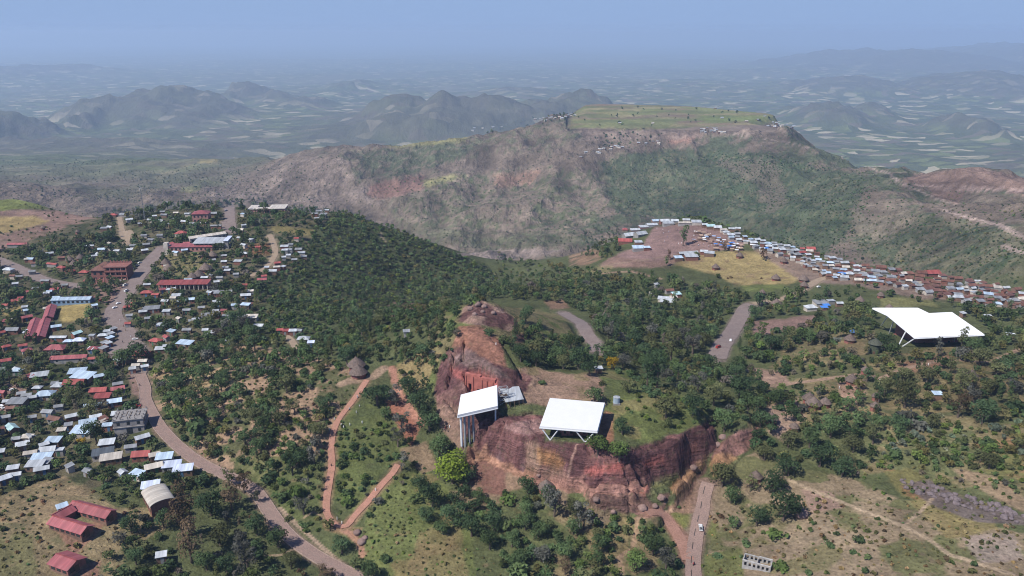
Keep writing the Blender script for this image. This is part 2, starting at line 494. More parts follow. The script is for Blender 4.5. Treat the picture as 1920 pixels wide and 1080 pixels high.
def beyond(poly, m_):
    """ground seen at the frame's edge carries on past it"""
    out = []; n_ = len(poly)
    side = lambda q_: -1 if q_[0] <= 3 else 1 if q_[0] >= 1917 else 0
    for k, p_ in enumerate(poly):
        a, b = poly[k-1], poly[(k+1) % n_]; s = side(p_)
        x = p_[0]; y = 1080 + m_*0.5 if p_[1] >= 1077 else p_[1]
        ext = (x + s*m_, y)
        if s and side(a) == s: out += [ext, (x, y)]
        elif s and side(b) == s: out += [(x, y), ext]
        else: out.append((x, y))
    return out

def patch(poly, col, w=1.0, ragged=7.0, rmin=0, rmax=1e9, col2=None, thr=0.0, noise=None):
    """land cover inside an outline surveyed from the photograph; ragged edge; col2 breaks it up"""
    sel = np.nonzero((GR > rmin) & (GR < rmax))[0]
    poly = beyond(poly, 420)
    P = np.asarray(poly, float); lo = P.min(0) - 30; hi = P.max(0) + 30
    sel = sel[(PXg[sel] > lo[0]) & (PXg[sel] < hi[0]) & (PYg[sel] > lo[1]) & (PYg[sel] < hi[1])]
    if len(sel) == 0: return
    acc = np.zeros(len(sel))
    for a, b in ((0,0),(1.7,1.2),(-1.6,1.3),(0.4,-2.0)):
        acc += in_poly(PXg[sel] + ragged*(n1[sel] + 0.7*n2[sel]) + a, PYg[sel] + 0.7*ragged*(n2[sel] - n1[sel] + 0.5*n4[sel]) + b, poly)
    wgt = acc/4.0*w
    c = np.array(col)[None]
    if col2 is not None:
        nz = (noise if noise is not None else n2 + 0.5*n1)[sel]
        k = sstep(thr - 0.12, thr + 0.12, nz)[:, None]
        c = c*(1-k) + np.array(col2)[None]*k
    cov[sel] = cov[sel]*(1-wgt[:,None]) + c*wgt[:,None]

# far country first
farw = sstep(800, 1100, GR)
put(farw, MOUNT)
put(farw*0.8*sstep(0.05, 0.4, n3 + 0.5*n1 + 0.4*n2)*(0.35 + 0.65*sstep(-300, 200, GX)), MGREEN)
_west = sstep(-250, -800, GX) if False else 1 - sstep(-900, -250, GX)
_GRW = GR + 900*_west + 500*n3
put(sstep(2700, 3300, _GRW), PLAIN)
put(sstep(2700, 3300, _GRW)*sstep(0.0, 0.3, fbm(GX, GY, 900, 4, 60)), (0.085,0.10,0.05))
hillw = sstep(3000, 4500, GR)*sstep(-440, -380, GZ)
put(hillw*0.85, (0.078,0.070,0.058))
F = dict(rmin=900, rmax=3300)
patch([(600,290),(720,275),(880,250),(1000,235),(1080,220),(1080,260),(1000,290),(860,300),(700,330),(650,360)], MOUNT, 0.9, 10, col2=(0.10,0.10,0.06), thr=0.15, **F)
patch([(560,300),(640,290),(680,340),(720,380),(600,390),(480,380),(380,370)], (0.175,0.135,0.11), 0.9, 10, col2=MOUNT, thr=0.1, **F)
patch([(660,285),(800,268),(900,262),(860,300),(760,330),(700,330)], MGREEN, 0.75, 10, col2=MOUNT, thr=0.2, **F)
patch([(690,350),(740,335),(800,330),(790,355),(730,372),(690,368)], (0.185,0.105,0.082), 0.85, 8, **F)
patch([(790,338),(850,328),(880,330),(800,352)], FIELD, 0.8, 3, **F)
patch([(372,300),(410,298),(406,304),(374,306)], YEL, 0.8, 2, **F)
patch([(285,333),(345,311),(368,305),(340,319),(300,336)], (0.24,0.20,0.12), 0.8, 4, **F)
patch([(340,352),(385,345),(375,356),(335,362)], (0.15,0.15,0.07), 0.8, 4, **F)
patch([(260,312),(330,318),(300,324),(258,317)], (0.14,0.155,0.075), 0.7, 4, **F)
patch([(720,272),(800,262),(880,252),(872,266),(800,272),(740,276)], FIELD, 0.8, 4, **F)
patch([(1120,300),(1250,280),(1450,290),(1620,330),(1600,420),(1540,480),(1400,440),(1250,410),(1150,400),(1130,350)], MGREEN, 0.85, 14, col2=(0.105,0.10,0.06), thr=0.22, **F)
patch([(1330,300),(1450,300),(1480,380),(1440,400),(1420,350)], MOUNT, 0.6, 12, **F)
patch([(860,330),(980,320),(1130,320),(1140,400),(1060,440),(900,450),(780,440),(720,410),(800,360)], (0.16,0.125,0.095), 0.8, 14, col2=(0.085,0.095,0.05), thr=0.12, **F)
patch([(720,400),(780,420),(900,440),(1080,440),(1080,470),(900,470),(800,450)], (0.085,0.098,0.05), 0.6, 10, col2=MOUNT, thr=0.05, **F)
patch([(920,330),(1010,320),(1000,345),(930,350)], (0.25,0.15,0.11), 0.7, 8, **F)
patch([(1240,252),(1320,240),(1310,262),(1260,270)], (0.25,0.145,0.11), 0.85, 5, **F)
patch([(1080,240),(1150,245),(1290,240),(1310,225),(1460,232),(1478,246),(1440,250),(1240,262),(1100,265)], (0.20,0.15,0.12), 0.85, 4, **F)
patch([(1068,238),(1078,205),(1110,192),(1300,191),(1450,207),(1476,232),(1350,236),(1200,241)], FIELD, 0.95, 3, rmin=1700, rmax=2700, col2=(0.20,0.15,0.095), thr=0.30, noise=fbm(GX, GY, 130, 3, 62))
_fc = _hash(np.floor((GX + 0.3*GY + 30*n1)/75), np.floor((GY - 0.15*GX + 12*n1)/55), 5)
_mw = in_poly(PXg + 3*n1, PYg + 1.5*n2, [(1068,238),(1078,203),(1110,193),(1300,192),(1450,208),(1476,232),(1350,236),(1200,241)]) & (GR > 1700) & (GR < 2750)
for lo_, hi_, c_ in ((0.0,0.2,(0.20,0.165,0.095)),(0.2,0.42,(0.135,0.15,0.06)),(0.42,0.6,(0.26,0.225,0.115)),(0.6,0.72,(0.17,0.12,0.085)),(0.72,0.86,(0.165,0.18,0.07))):
    put(0.8*(_mw & (_fc >= lo_) & (_fc < hi_)), c_)
patch([(1110,192),(1300,190),(1380,197),(1300,199),(1200,198),(1115,199)], (0.22,0.15,0.105), 0.9, 2, rmin=1700, rmax=2800)
patch([(1090,232),(1180,222),(1290,222),(1250,238),(1120,240)], (0.145,0.16,0.065), 0.8, 4, rmin=1700, rmax=2700)
patch([(1300,218),(1440,216),(1460,226),(1330,230)], (0.15,0.18,0.06), 0.8, 4, rmin=1700, rmax=2700)
patch([(1690,335),(1760,318),(1840,312),(1920,335),(1920,365),(1800,350),(1720,350)], (0.19,0.125,0.10), 0.9, 6, **F)
patch([(1740,352),(1810,355),(1795,382),(1745,370)], (0.175,0.11,0.09), 0.8, 6, **F)
patch([(1800,360),(1920,370),(1920,420),(1850,415)], MOUNT, 0.8, 8, **F)
patch([(1600,420),(1700,390),(1900,440),(1920,520),(1700,510),(1600,470)], (0.125,0.115,0.07), 0.8, 14, rmin=700, rmax=2000, col2=MGREEN, thr=0.1)
patch([(1600,380),(1700,370),(1720,420),(1650,450),(1600,430)], (0.15,0.12,0.09), 0.7, 12, **F)
patch([(0,372),(90,368),(110,388),(0,395)], (0.17,0.19,0.06), 0.9, 4, rmax=1000)
patch([(860,478),(1010,465),(1060,470),(1000,482),(880,490)], (0.21,0.165,0.14), 0.9, 4, rmin=900, rmax=1600)
# left: bare brown hill beside the town
patch([(0,395),(130,392),(230,395),(200,430),(150,460),(0,470)], (0.225,0.145,0.115), 1, 6, rmax=1100, col2=(0.17,0.12,0.085), thr=0.2)
patch([(0,408),(60,405),(95,415),(40,430),(0,440)], YEL, 0.8, 3, rmax=1100)
# town
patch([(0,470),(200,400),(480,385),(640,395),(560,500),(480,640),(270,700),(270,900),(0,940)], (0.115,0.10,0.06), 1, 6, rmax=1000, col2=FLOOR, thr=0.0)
patch([(110,575),(168,562),(170,600),(115,605)], YEL, 0.9, 3, rmax=700)
patch([(300,480),(400,470),(390,520),(300,520)], (0.20,0.17,0.08), 0.7, 6, rmax=700)
patch([(500,425),(590,430),(585,442),(510,436)], (0.21,0.17,0.07), 0.9, 4, rmax=900)
patch([(455,460),(510,455),(505,480),(470,478)], (0.22,0.11,0.06), 0.8, 4, rmax=900)
patch([(0,575),(50,572),(30,592),(0,592)], YEL, 0.7, 3, rmax=700)
# forested hill
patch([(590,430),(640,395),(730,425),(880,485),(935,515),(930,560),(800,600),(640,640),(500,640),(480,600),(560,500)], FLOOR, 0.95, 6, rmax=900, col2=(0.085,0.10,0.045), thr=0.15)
# slope left of the footpath: dry earth between bushes
patch([(280,700),(420,640),(540,660),(660,690),(740,700),(640,770),(600,860),(500,900),(420,880),(330,830),(290,760)], TAN, 1, 8, rmax=700, col2=(0.10,0.10,0.048), thr=0.0)
patch([(290,700),(420,690),(440,720),(340,740)], (0.30,0.22,0.12), 0.8, 6, rmax=600)
patch([(430,860),(600,850),(620,1000),(560,990),(500,930)], GREEN, 0.85, 8, rmax=500, col2=DRY, thr=0.3)
patch([(630,770),(700,745),(760,800),(780,860),(720,880),(660,960),(620,930),(620,830)], GRASS, 0.9, 6, rmax=500, col2=(0.085,0.1,0.04), thr=0.2)
patch([(700,900),(800,880),(880,960),(960,1000),(1000,1080),(660,1080),(680,1000)], (0.125,0.14,0.05), 1, 8, rmax=500, col2=(0.19,0.155,0.07), thr=0.18)
patch([(780,1000),(860,990),(900,1080),(740,1080)], (0.20,0.145,0.075), 0.6, 14, rmax=500)
patch([(600,985),(680,990),(660,1010),(610,1000)], (0.26,0.16,0.09), 0.7, 5, rmax=500)
patch([(720,750),(770,750),(790,800),(770,840),(745,800)], RED, 0.9, 5, rmax=500)
patch([(745,840),(800,830),(820,880),(790,890)], TAN, 0.8, 5, rmax=500)
# lower left dry knolls
patch([(0,950),(100,900),(160,910),(220,950),(300,950),(310,990),(240,1030),(150,1080),(0,1080)], DRY, 1, 6, rmax=500, col2=(0.155,0.135,0.07), thr=0.22)
patch([(0,930),(60,910),(120,890),(170,930),(120,990),(0,980)], (0.29,0.21,0.12), 0.9, 6, rmax=500, col2=(0.20,0.155,0.085), thr=0.3)
patch([(100,985),(175,980),(210,960),(180,1005),(140,1040)], (0.26,0.135,0.10), 0.8, 4, rmax=500)
patch([(150,1060),(190,1050),(170,1080),(140,1080)], (0.26,0.135,0.10), 0.8, 4, rmax=500)
patch([(0,985),(60,1000),(100,1080),(0,1080)], (0.14,0.135,0.06), 0.8, 8, rmax=500, col2=DRY, thr=0.2)
# mound behind the church, rock and grass
patch([(800,620),(830,580),(900,562),(960,575),(1050,590),(1100,640),(1000,660),(940,640),(900,690),(820,700)], (0.165,0.14,0.07), 1, 6, rmin=300, rmax=520, col2=GRASS, thr=0.25)
patch([(860,600),(875,572),(905,563),(945,580),(975,605),(960,625),(935,615),(900,612)], ROCK, 0.95, 5, rmin=300, rmax=520, col2=(0.24,0.15,0.12), thr=0.2)
patch([(848,650),(862,612),(900,610),(940,640),(950,690),(985,712),(950,712),(900,670)], (0.26,0.122,0.088), 0.9, 5, rmin=300, rmax=520)
patch([(965,620),(1000,632),(985,640),(970,650)], ROCK, 0.9, 3, rmin=300, rmax=520)
patch([(715,580),(750,560),(800,555),(830,570),(790,580),(740,600)], (0.20,0.13,0.095), 0.9, 5, rmin=300, rmax=560, col2=(0.10,0.085,0.05), thr=0.2)
patch([(735,690),(790,655),(830,660),(800,720),(770,740)], (0.22,0.165,0.08), 0.9, 6, rmax=520)
patch([(800,715),(825,680),(828,690),(812,740)], GRASS, 0.9, 2, rmax=520)
# top of the rock
patch([(930,700),(990,688),(1080,700),(1140,695),(1130,740),(1140,760),(1000,760),(960,760)], (0.26,0.17,0.12), 1, 6, rmin=240, rmax=460, col2=(0.20,0.15,0.085), thr=0.3)
patch([(1120,700),(1180,690),(1240,720),(1330,775),(1320,800),(1200,830),(1140,800),(1135,760),(1150,740)], GRASS, 1, 5, rmin=240, rmax=460, col2=(0.17,0.15,0.065), thr=0.25)
patch([(1135,770),(1150,775),(1150,830),(1120,835),(1115,810)], (0.27,0.13,0.08), 0.9, 3, rmin=240, rmax=400)
patch([(815,735),(820,695),(840,655),(870,650),(925,680),(1000,705),(985,735),(930,760),(940,790),(870,820),(830,790)], ROCK, 1, 5, rmin=240, rmax=460, col2=(0.165,0.09,0.078), thr=0.22)
patch([(862,700),(895,693),(935,712),(930,738),(885,740)], RROCK, 0.95, 3, rmin=240, rmax=460)
patch([(842,690),(868,693),(870,715),(850,705)], RROCK, 0.7, 3, rmin=240, rmax=460)
patch([(840,675),(880,655),(935,690),(960,712),(900,695)], (0.20,0.135,0.12), 0.8, 4, rmin=240, rmax=460)
# cliff: purple brown rock, stains, red bands
patch([(880,790),(940,780),(1020,780),(1020,826),(1110,830),(1190,838),(1270,815),(1338,785),(1345,840),(1320,862),(1240,905),(1200,918),(1060,915),(985,893),(890,860)], ROCK, 1, 4, rmin=230, rmax=380, col2=(0.17,0.083,0.075), thr=0.2)
patch([(940,800),(1020,785),(1020,812),(970,815)], (0.31,0.19,0.17), 0.7, 5, rmin=230, rmax=380)
patch([(890,800),(970,815),(985,895),(930,875),(890,850)], (0.20,0.13,0.125), 0.5, 6, rmin=230, rmax=380, col2=ROCK, thr=0.05)
patch([(985,825),(1010,830),(1020,870),(1000,890),(985,880)], (0.26,0.17,0.12), 0.7, 4, rmin=230, rmax=380)
patch([(1000,835),(1035,845),(1060,868),(1050,880),(1010,872)], ORANGE, 0.62, 5, rmin=230, rmax=380)
patch([(1000,878),(1060,880),(1068,900),(1020,900)], (0.25,0.155,0.11), 0.6, 4, rmin=230, rmax=380)
patch([(1085,880),(1120,872),(1170,868),(1172,880),(1110,890)], RROCK, 0.85, 4, rmin=230, rmax=380)
patch([(1205,868),(1240,855),(1250,865),(1210,876)], RROCK, 0.6, 3, rmin=230, rmax=380)
patch([(1270,845),(1305,830),(1310,845),(1275,855)], (0.30,0.135,0.105), 0.7, 3, rmin=230, rmax=380)
patch([(1180,915),(1215,903),(1210,915),(1190,925)], (0.34,0.15,0.11), 0.9, 3, rmin=230, rmax=380)
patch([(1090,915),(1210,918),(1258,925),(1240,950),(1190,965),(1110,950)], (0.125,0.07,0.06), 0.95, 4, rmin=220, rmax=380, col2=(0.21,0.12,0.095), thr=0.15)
patch([(1218,905),(1250,895),(1262,900),(1240,912),(1222,915)], (0.19,0.19,0.08), 0.8, 3, rmin=220, rmax=380)
patch([(1255,915),(1270,898),(1310,862),(1325,858),(1285,905),(1268,930)], (0.33,0.19,0.11), 0.95, 3, rmin=220, rmax=380)
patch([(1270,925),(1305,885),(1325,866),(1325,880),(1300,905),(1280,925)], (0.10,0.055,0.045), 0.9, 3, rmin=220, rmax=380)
patch([(1330,860),(1345,835),(1385,805),(1425,797),(1425,820),(1390,850),(1350,872)], (0.24,0.125,0.105), 0.95, 4, rmin=240, rmax=400)
patch([(1328,868),(1340,850),(1370,850),(1385,860),(1345,885)], (0.34,0.19,0.10), 0.8, 4, rmin=240, rmax=400)
patch([(875,855),(905,850),(985,893),(1010,905),(960,925),(930,935),(860,925)], (0.185,0.094,0.073), 0.95, 6, rmin=220, rmax=380, col2=(0.27,0.18,0.12), thr=0.15)
patch([(840,920),(930,930),(960,945),(900,965),(860,960)], (0.25,0.18,0.115), 0.7, 8, rmin=220, rmax=380)
patch([(820,760),(865,760),(872,850),(850,835),(825,800)], (0.25,0.16,0.12), 0.9, 5, rmin=220, rmax=380)
patch([(1000,905),(1065,912),(1110,950),(1160,960),(1140,985),(1060,950)], (0.25,0.18,0.12), 0.85, 5, rmin=220, rmax=380, col2=GREEN, thr=0.3)
# green strip in front, lower middle
patch([(880,960),(1000,930),(1140,980),(1230,960),(1280,1080),(900,1080)], (0.10,0.11,0.048), 1, 8, rmax=360, col2=(0.20,0.155,0.085), thr=0.2)
patch([(1100,1000),(1170,960),(1190,985),(1170,1060),(1110,1060)], (0.22,0.165,0.085), 0.8, 8, rmax=360)
# right: road fork, dry grassland
patch([(1330,900),(1420,840),(1500,880),(1600,900),(1750,960),(1920,1000),(1920,1080),(1320,1080)], (0.225,0.17,0.108), 1, 6, rmax=420, col2=(0.125,0.122,0.056), thr=-0.02)
patch([(1380,1000),(1480,960),(1640,1000),(1700,1080),(1450,1080)], (0.245,0.185,0.122), 0.8, 8, rmax=420, col2=(0.18,0.15,0.08), thr=0.1)
patch([(1500,915),(1560,925),(1580,955),(1520,965)], (0.265,0.175,0.135), 0.9, 5, rmax=420)
patch([(1800,1000),(1900,1000),(1920,1050),(1840,1055)], (0.27,0.21,0.175), 0.8, 8, rmax=420)
patch([(1650,880),(1740,870),(1800,900),(1760,950),(1690,930)], (0.19,0.165,0.065), 0.8, 8, rmax=420, col2=(0.26,0.15,0.07), thr=0.2)
patch([(1700,940),(1860,940),(1870,990),(1780,1010)], (0.22,0.175,0.075), 0.8, 8, rmax=420)
patch([(1260,950),(1290,945),(1296,985),(1275,990),(1255,975)], (0.15,0.15,0.05), 0.95, 3, rmax=360)
patch([(1325,970),(1345,980),(1340,1010),(1325,1000)], (0.14,0.15,0.05), 0.9, 4, rmax=360)
patch([(1320,1040),(1390,1030),(1400,1080),(1310,1080)], (0.13,0.14,0.05), 0.9, 5, rmax=360)
patch([(1180,985),(1260,945),(1300,900),(1325,890),(1335,920),(1320,960),(1255,965)], (0.26,0.15,0.11), 0.8, 5, rmax=360)
# right: scrub, rocks
patch([(1500,860),(1640,790),(1920,770),(1920,940),(1800,930),(1700,880),(1600,900)], (0.115,0.12,0.055), 0.95, 8, rmax=480, col2=(0.20,0.16,0.085), thr=0.2)
patch([(1830,830),(1920,820),(1920,900),(1850,890)], (0.16,0.15,0.06), 0.9, 8, rmax=420, col2=(0.24,0.145,0.075), thr=0.1)
patch([(1690,910),(1740,900),(1820,940),(1920,965),(1920,985),(1830,975),(1750,950)], GREYR, 0.95, 5, rmax=420, col2=(0.13,0.10,0.09), thr=0.1)
patch([(1780,880),(1870,895),(1920,930),(1920,955),(1850,925)], (0.31,0.21,0.14), 0.7, 6, rmax=420)
patch([(1440,700),(1560,660),(1640,660),(1830,650),(1920,690),(1920,770),(1640,790),(1500,800),(1400,800)], (0.20,0.155,0.08), 0.95, 8, rmin=280, rmax=620, col2=(0.105,0.105,0.05), thr=0.1)
patch([(1400,690),(1470,695),(1480,720),(1440,725)], (0.31,0.20,0.15), 0.9, 5, rmax=620)
patch([(1570,715),(1625,710),(1625,750),(1580,765)], (0.30,0.19,0.135), 0.9, 5, rmax=520)
patch([(1440,760),(1500,745),(1510,780),(1470,830),(1440,810)], (0.30,0.20,0.15), 0.85, 5, rmax=520)
patch([(1680,680),(1790,665),(1800,680),(1700,705)], (0.27,0.145,0.095), 0.8, 5, rmax=620)
patch([(1410,600),(1470,598),(1530,590),(1520,610),(1460,625),(1410,630)], (0.24,0.15,0.125), 0.95, 4, rmax=800)
patch([(1480,640),(1560,620),(1640,620),(1640,660),(1500,680),(1440,690)], (0.15,0.125,0.065), 0.9, 8, rmax=700, col2=(0.22,0.16,0.085), thr=0.1)
patch([(1650,560),(1740,555),(1760,575),(1650,580)], (0.19,0.18,0.075), 0.9, 5, rmax=800)
# market square and yellow field
patch([(1120,500),(1150,480),(1240,470),(1290,475),(1260,500),(1140,502)], (0.25,0.155,0.125), 0.9, 4, rmin=380, rmax=1000)
patch([(1150,480),(1210,455),(1225,425),(1300,418),(1360,432),(1400,450),(1390,465),(1330,470),(1270,482),(1240,490)], (0.255,0.165,0.145), 1, 3, rmin=450, rmax=1000)
patch([(1265,495),(1300,480),(1360,470),(1440,472),(1490,495),(1510,520),(1480,532),(1380,535),(1340,515)], (0.285,0.22,0.10), 1, 3, rmin=380, rmax=1000, col2=(0.23,0.165,0.09), thr=0.28)
patch([(1390,535),(1470,532),(1480,545),(1400,548)], (0.13,0.15,0.05), 0.9, 3, rmin=380, rmax=1000)
patch([(1410,465),(1480,480),(1560,500),(1640,515),(1920,560),(1920,580),(1700,555),(1600,535),(1500,525)], (0.22,0.155,0.125), 0.9, 5, rmin=380, rmax=900)
patch([(1065,475),(1110,462),(1130,480),(1100,500),(1070,500)], (0.26,0.165,0.11), 0.9, 6, rmin=400, rmax=900, col2=(0.12,0.1,0.06), thr=0.1)
patch([(1100,505),(1150,495),(1140,512),(1100,515)], (0.24,0.20,0.10), 0.7, 4, rmin=400, rmax=900)
patch([(1020,565),(1060,560),(1070,580),(1030,582)], (0.24,0.14,0.10), 0.8, 5, rmin=350, rmax=700)

# ---- footpaths worn into the ground (columns, rows, half width in metres, colour)
def path_pts(px):
    out = []
    for (a, b), (c, d) in zip(px[:-1], px[1:]):
        k = max(2, int(math.hypot(c-a, d-b)/10))
        for q in range(k):
            p = at(a + (c-a)*q/k, b + (d-b)*q/k); out.append((p.x, p.y))
    p = at(*px[-1]); out.append((p.x, p.y))
    return out

def trail(px, half, col, w=0.95):
    P = path_pts(px)
    A = np.array(P); lo = A.min(0) - 8; hi = A.max(0) + 8
    sel = np.nonzero((GX > lo[0]) & (GX < hi[0]) & (GY > lo[1]) & (GY < hi[1]))[0]
    if len(sel) == 0: return
    d = seg_dist(GX[sel], GY[sel], P) + 0.18*half*n4[sel]
    k = w*(1 - sstep(half*0.75, half*1.25, d))
    cov[sel] = cov[sel]*(1-k[:,None]) + np.array(col)*k[:,None]
    if half >= 0.8: TRAIL_XY.extend((x, y, half) for x, y in P)

TRAIL_XY = []
PATHRED = (0.40,0.205,0.145)
trail([(626,985),(655,1000),(672,1015),(680,1040)], 1.0, (0.33,0.18,0.12))
trail([(1480,900),(1520,918),(1575,940),(1650,970),(1690,985),(1740,1010),(1780,1040),(1830,1055),(1900,1078)], 0.8, (0.36,0.27,0.18))
trail([(1695,985),(1725,960),(1748,935)], 0.6, (0.34,0.25,0.17))
trail([(1195,985),(1185,1030),(1160,1045),(1168,1075)], 0.8, (0.33,0.22,0.14))
trail([(1195,983),(1230,960),(1260,955)], 0.9, (0.32,0.21,0.14))
trail([(880,855),(920,862),(985,893),(1005,905),(1040,915)], 1.0, (0.33,0.18,0.12))
trail([(1000,903),(1065,913),(1110,917),(1160,917),(1208,911)], 0.8, (0.30,0.16,0.125))
trail([(1083,832),(1072,860),(1065,895)], 0.35, (0.33,0.20,0.16))
trail([(720,690),(700,705),(660,712),(640,720)], 2.0, (0.32,0.22,0.15))
trail([(735,690),(745,730),(770,770),(790,795)], 1.6, (0.34,0.17,0.12))
trail([(270,715),(330,712),(400,705)], 0.8, (0.33,0.24,0.14))
trail([(1450,725),(1480,720),(1620,700),(1650,710),(1700,690),(1750,678),(1800,675),(1860,680),(1920,650)], 1.4, (0.30,0.20,0.14))
trail([(525,950),(560,985),(600,1020),(640,1055)], 0.7, (0.33,0.24,0.17))
trail([(455,1055),(480,1045),(530,1040),(555,1025)], 0.6, (0.31,0.23,0.15))
trail([(570,970),(590,960),(615,978)], 0.5, (0.33,0.24,0.15))
trail([(1140,495),(1210,487),(1270,478)], 0.9, (0.27,0.19,0.14))
trail([(1130,513),(1180,508),(1240,523)], 1.2, (0.30,0.2,0.14))
trail([(712,435),(716,445),(722,452)], 1.0, (0.29,0.22,0.14))
# mesa road and the valley track
trail([(1345,245),(1420,258),(1500,272),(1560,290),(1620,312),(1665,325),(1690,345),(1740,365),(1790,383)], 2.2, (0.24,0.185,0.155))
trail([(1690,345),(1780,352),(1850,355),(1920,358)], 3.0, (0.30,0.215,0.185))
trail([(1770,395),(1820,410),(1870,420),(1920,445)], 2.6, (0.30,0.225,0.19))
trail([(1880,460),(1920,475)], 2.2, (0.30,0.225,0.19))
trail([(865,478),(930,470),(1000,470)], 3.0, (0.27,0.21,0.18))

# ---------------------------------------------------------------- roads: graded into the ground here, surfaced below
ROADS = [
 ('road', [(262,700),(272,728),(274,752),(300,800),(345,845),(400,880),(470,915),(490,935),(510,965),(540,1003),(580,1034),(640,1068),(690,1092),(760,1130)], 2.25, 'cobble', True,
  'cobbled road winding down past the dry slope'),
 ('street', [(308,462),(285,485),(262,515),(245,540),(228,562),(212,585),(222,608),(240,628),(225,650),(212,664)], 4.7, 'asphalt', False, 'wide main street through the town'),
 ('street', [(240,628),(262,650),(268,680),(262,700)], 3.0, 'asphalt', False, 'street joining the main street to the cobbled road'),
 ('lane', [(223,405),(226,418),(240,432),(252,442)], 2.0, 'dust', False, 'pale lane on the bare hill at the town edge'),
 ('street', [(432,372),(430,390),(424,415)], 4.2, 'asphalt', False, 'short street rising to the crest of the town hill'),
 ('lane', [(505,440),(514,460),(515,478),(500,500),(470,518)], 2.0, 'dust', False, 'dirt lane curving between tin houses'),
 ('street', [(-20,480),(15,495),(50,510),(98,528),(150,538)], 4.2, 'asphalt', False, 'grey street on the edge of town'),
 ('road', [(1056,586),(1080,600),(1098,620),(1116,646),(1120,660)], 3.4, 'asphalt', False, 'grey road in the wood behind the rock mound'),
 ('road', [(1345,672),(1350,655),(1367,630),(1388,595),(1398,578),(1412,570)], 4.2, 'asphalt', False, 'grey road climbing through the wood to the meadow'),
 ('lane', [(1412,570),(1480,556),(1510,540),(1535,525),(1560,517)], 2.4, 'dust', False, 'dusty road to the market village'),
 ('road', [(1302,1110),(1300,1050),(1306,1000),(1316,960),(1322,925),(1328,905)], 2.4, 'cobble', False, 'cobbled road ending below the cliff'),
 ('track', [(1291,1050),(1278,1015),(1250,975),(1225,955),(1212,962)], 2.0, 'red', False, 'red dirt track forking off the cobbled road'),
 ('footpath', [(688,712),(666,745),(642,776),(627,803),(621,838),(622,872),(617,905),(612,940),(614,965),(628,983),(648,987),(664,968),(690,940),(712,912),(736,887),(746,870)], 1.2, 'clay', False, 'red clay footpath bending like a hook on the green slope'),
 ('lane', [(535,628),(548,640),(556,655)], 1.6, 'dust', False, 'narrow lane beside the white sheds'),
]
put_sq = [((168,535),(240,530),(232,560),(205,580),(180,548)), ((0,725),(40,712),(50,735),(10,775),(0,770)), ((205,655),(240,625),(262,632),(230,668)), ((240,700),(262,690),(285,715),(275,745),(250,740))]
for P in put_sq:
    patch(list(P), DIRT, 0.95, 2, rmax=800)

def smooth_line(px):
    pts = []
    for (a, b) in px:
        p = at(a, b) if b < 1100 else Vector((*wpt(a, b, -5), -5.0))
        pts.append((p.x, p.y))
    pts = np.array(pts)
    # Catmull-Rom through the surveyed points, then equal steps
    ext = np.vstack([2*pts[0]-pts[1], pts, 2*pts[-1]-pts[-2]])
    out = []
    for i in range(1, len(ext)-2):
        p0, p1, p2, p3 = ext[i-1], ext[i], ext[i+1], ext[i+2]
        for t in np.linspace(0, 1, 24, endpoint=False):
            out.append(0.5*((2*p1) + (-p0+p2)*t + (2*p0-5*p1+4*p2-p3)*t*t + (-p0+3*p1-3*p2+p3)*t**3))
    out.append(pts[-1]); out = np.array(out)
    s = np.append(0, np.cumsum(np.hypot(*np.diff(out, axis=0).T)))
    k = max(4, int(s[-1]/1.6))
    ss = np.linspace(0, s[-1], k)
    return np.stack([np.interp(ss, s, out[:,0]), np.interp(ss, s, out[:,1])], 1)

ROAD_LINES = []
for name, px, half, mat_, kerb, label in ROADS:
    Lp = smooth_line(px)
    z = height(Lp[:,0], Lp[:,1])
    for _ in range(6):
        z[1:-1] = (z[:-2] + 2*z[1:-1] + z[2:])/4
    ROAD_LINES.append([name, Lp, z, half, mat_, kerb, label])
    lo = Lp.min(0) - half - 8; hi = Lp.max(0) + half + 8
    sel = np.nonzero((GX > lo[0]) & (GX < hi[0]) & (GY > lo[1]) & (GY < hi[1]))[0]
    best = np.full(len(sel), 1e9); bz = np.zeros(len(sel))
    for k in range(len(Lp)-1):
        ex, ey = Lp[k+1] - Lp[k]
        t = np.clip(((GX[sel]-Lp[k,0])*ex + (GY[sel]-Lp[k,1])*ey)/(ex*ex + ey*ey + 1e-9), 0, 1)
        d = np.hypot(GX[sel]-Lp[k,0]-t*ex, GY[sel]-Lp[k,1]-t*ey); w = d < best
        best[w] = d[w]; bz[w] = (z[k] + t*(z[k+1]-z[k]))[w]
    k = 1 - sstep(half + 1.2, half + 6, best)
    GZ[sel] = GZ[sel]*(1-k) + (bz - 0.22)*k
    c_ = {'cobble': (0.24,0.16,0.125), 'asphalt': (0.215,0.165,0.145), 'clay': (0.26,0.16,0.10), 'dust': (0.30,0.23,0.16), 'red': (0.30,0.16,0.12)}[mat_]
    kk = 0.8*(1 - sstep(half*0.9, half + 1.8, best + 1.2*n2[sel]))
    cov[sel] = cov[sel]*(1-kk[:,None]) + np.array(c_)*kk[:,None]
ROAD_XY = np.vstack([np.column_stack([r_[1], np.full(len(r_[1]), r_[3])]) for r_ in ROAD_LINES] + [np.array(TRAIL_XY)])
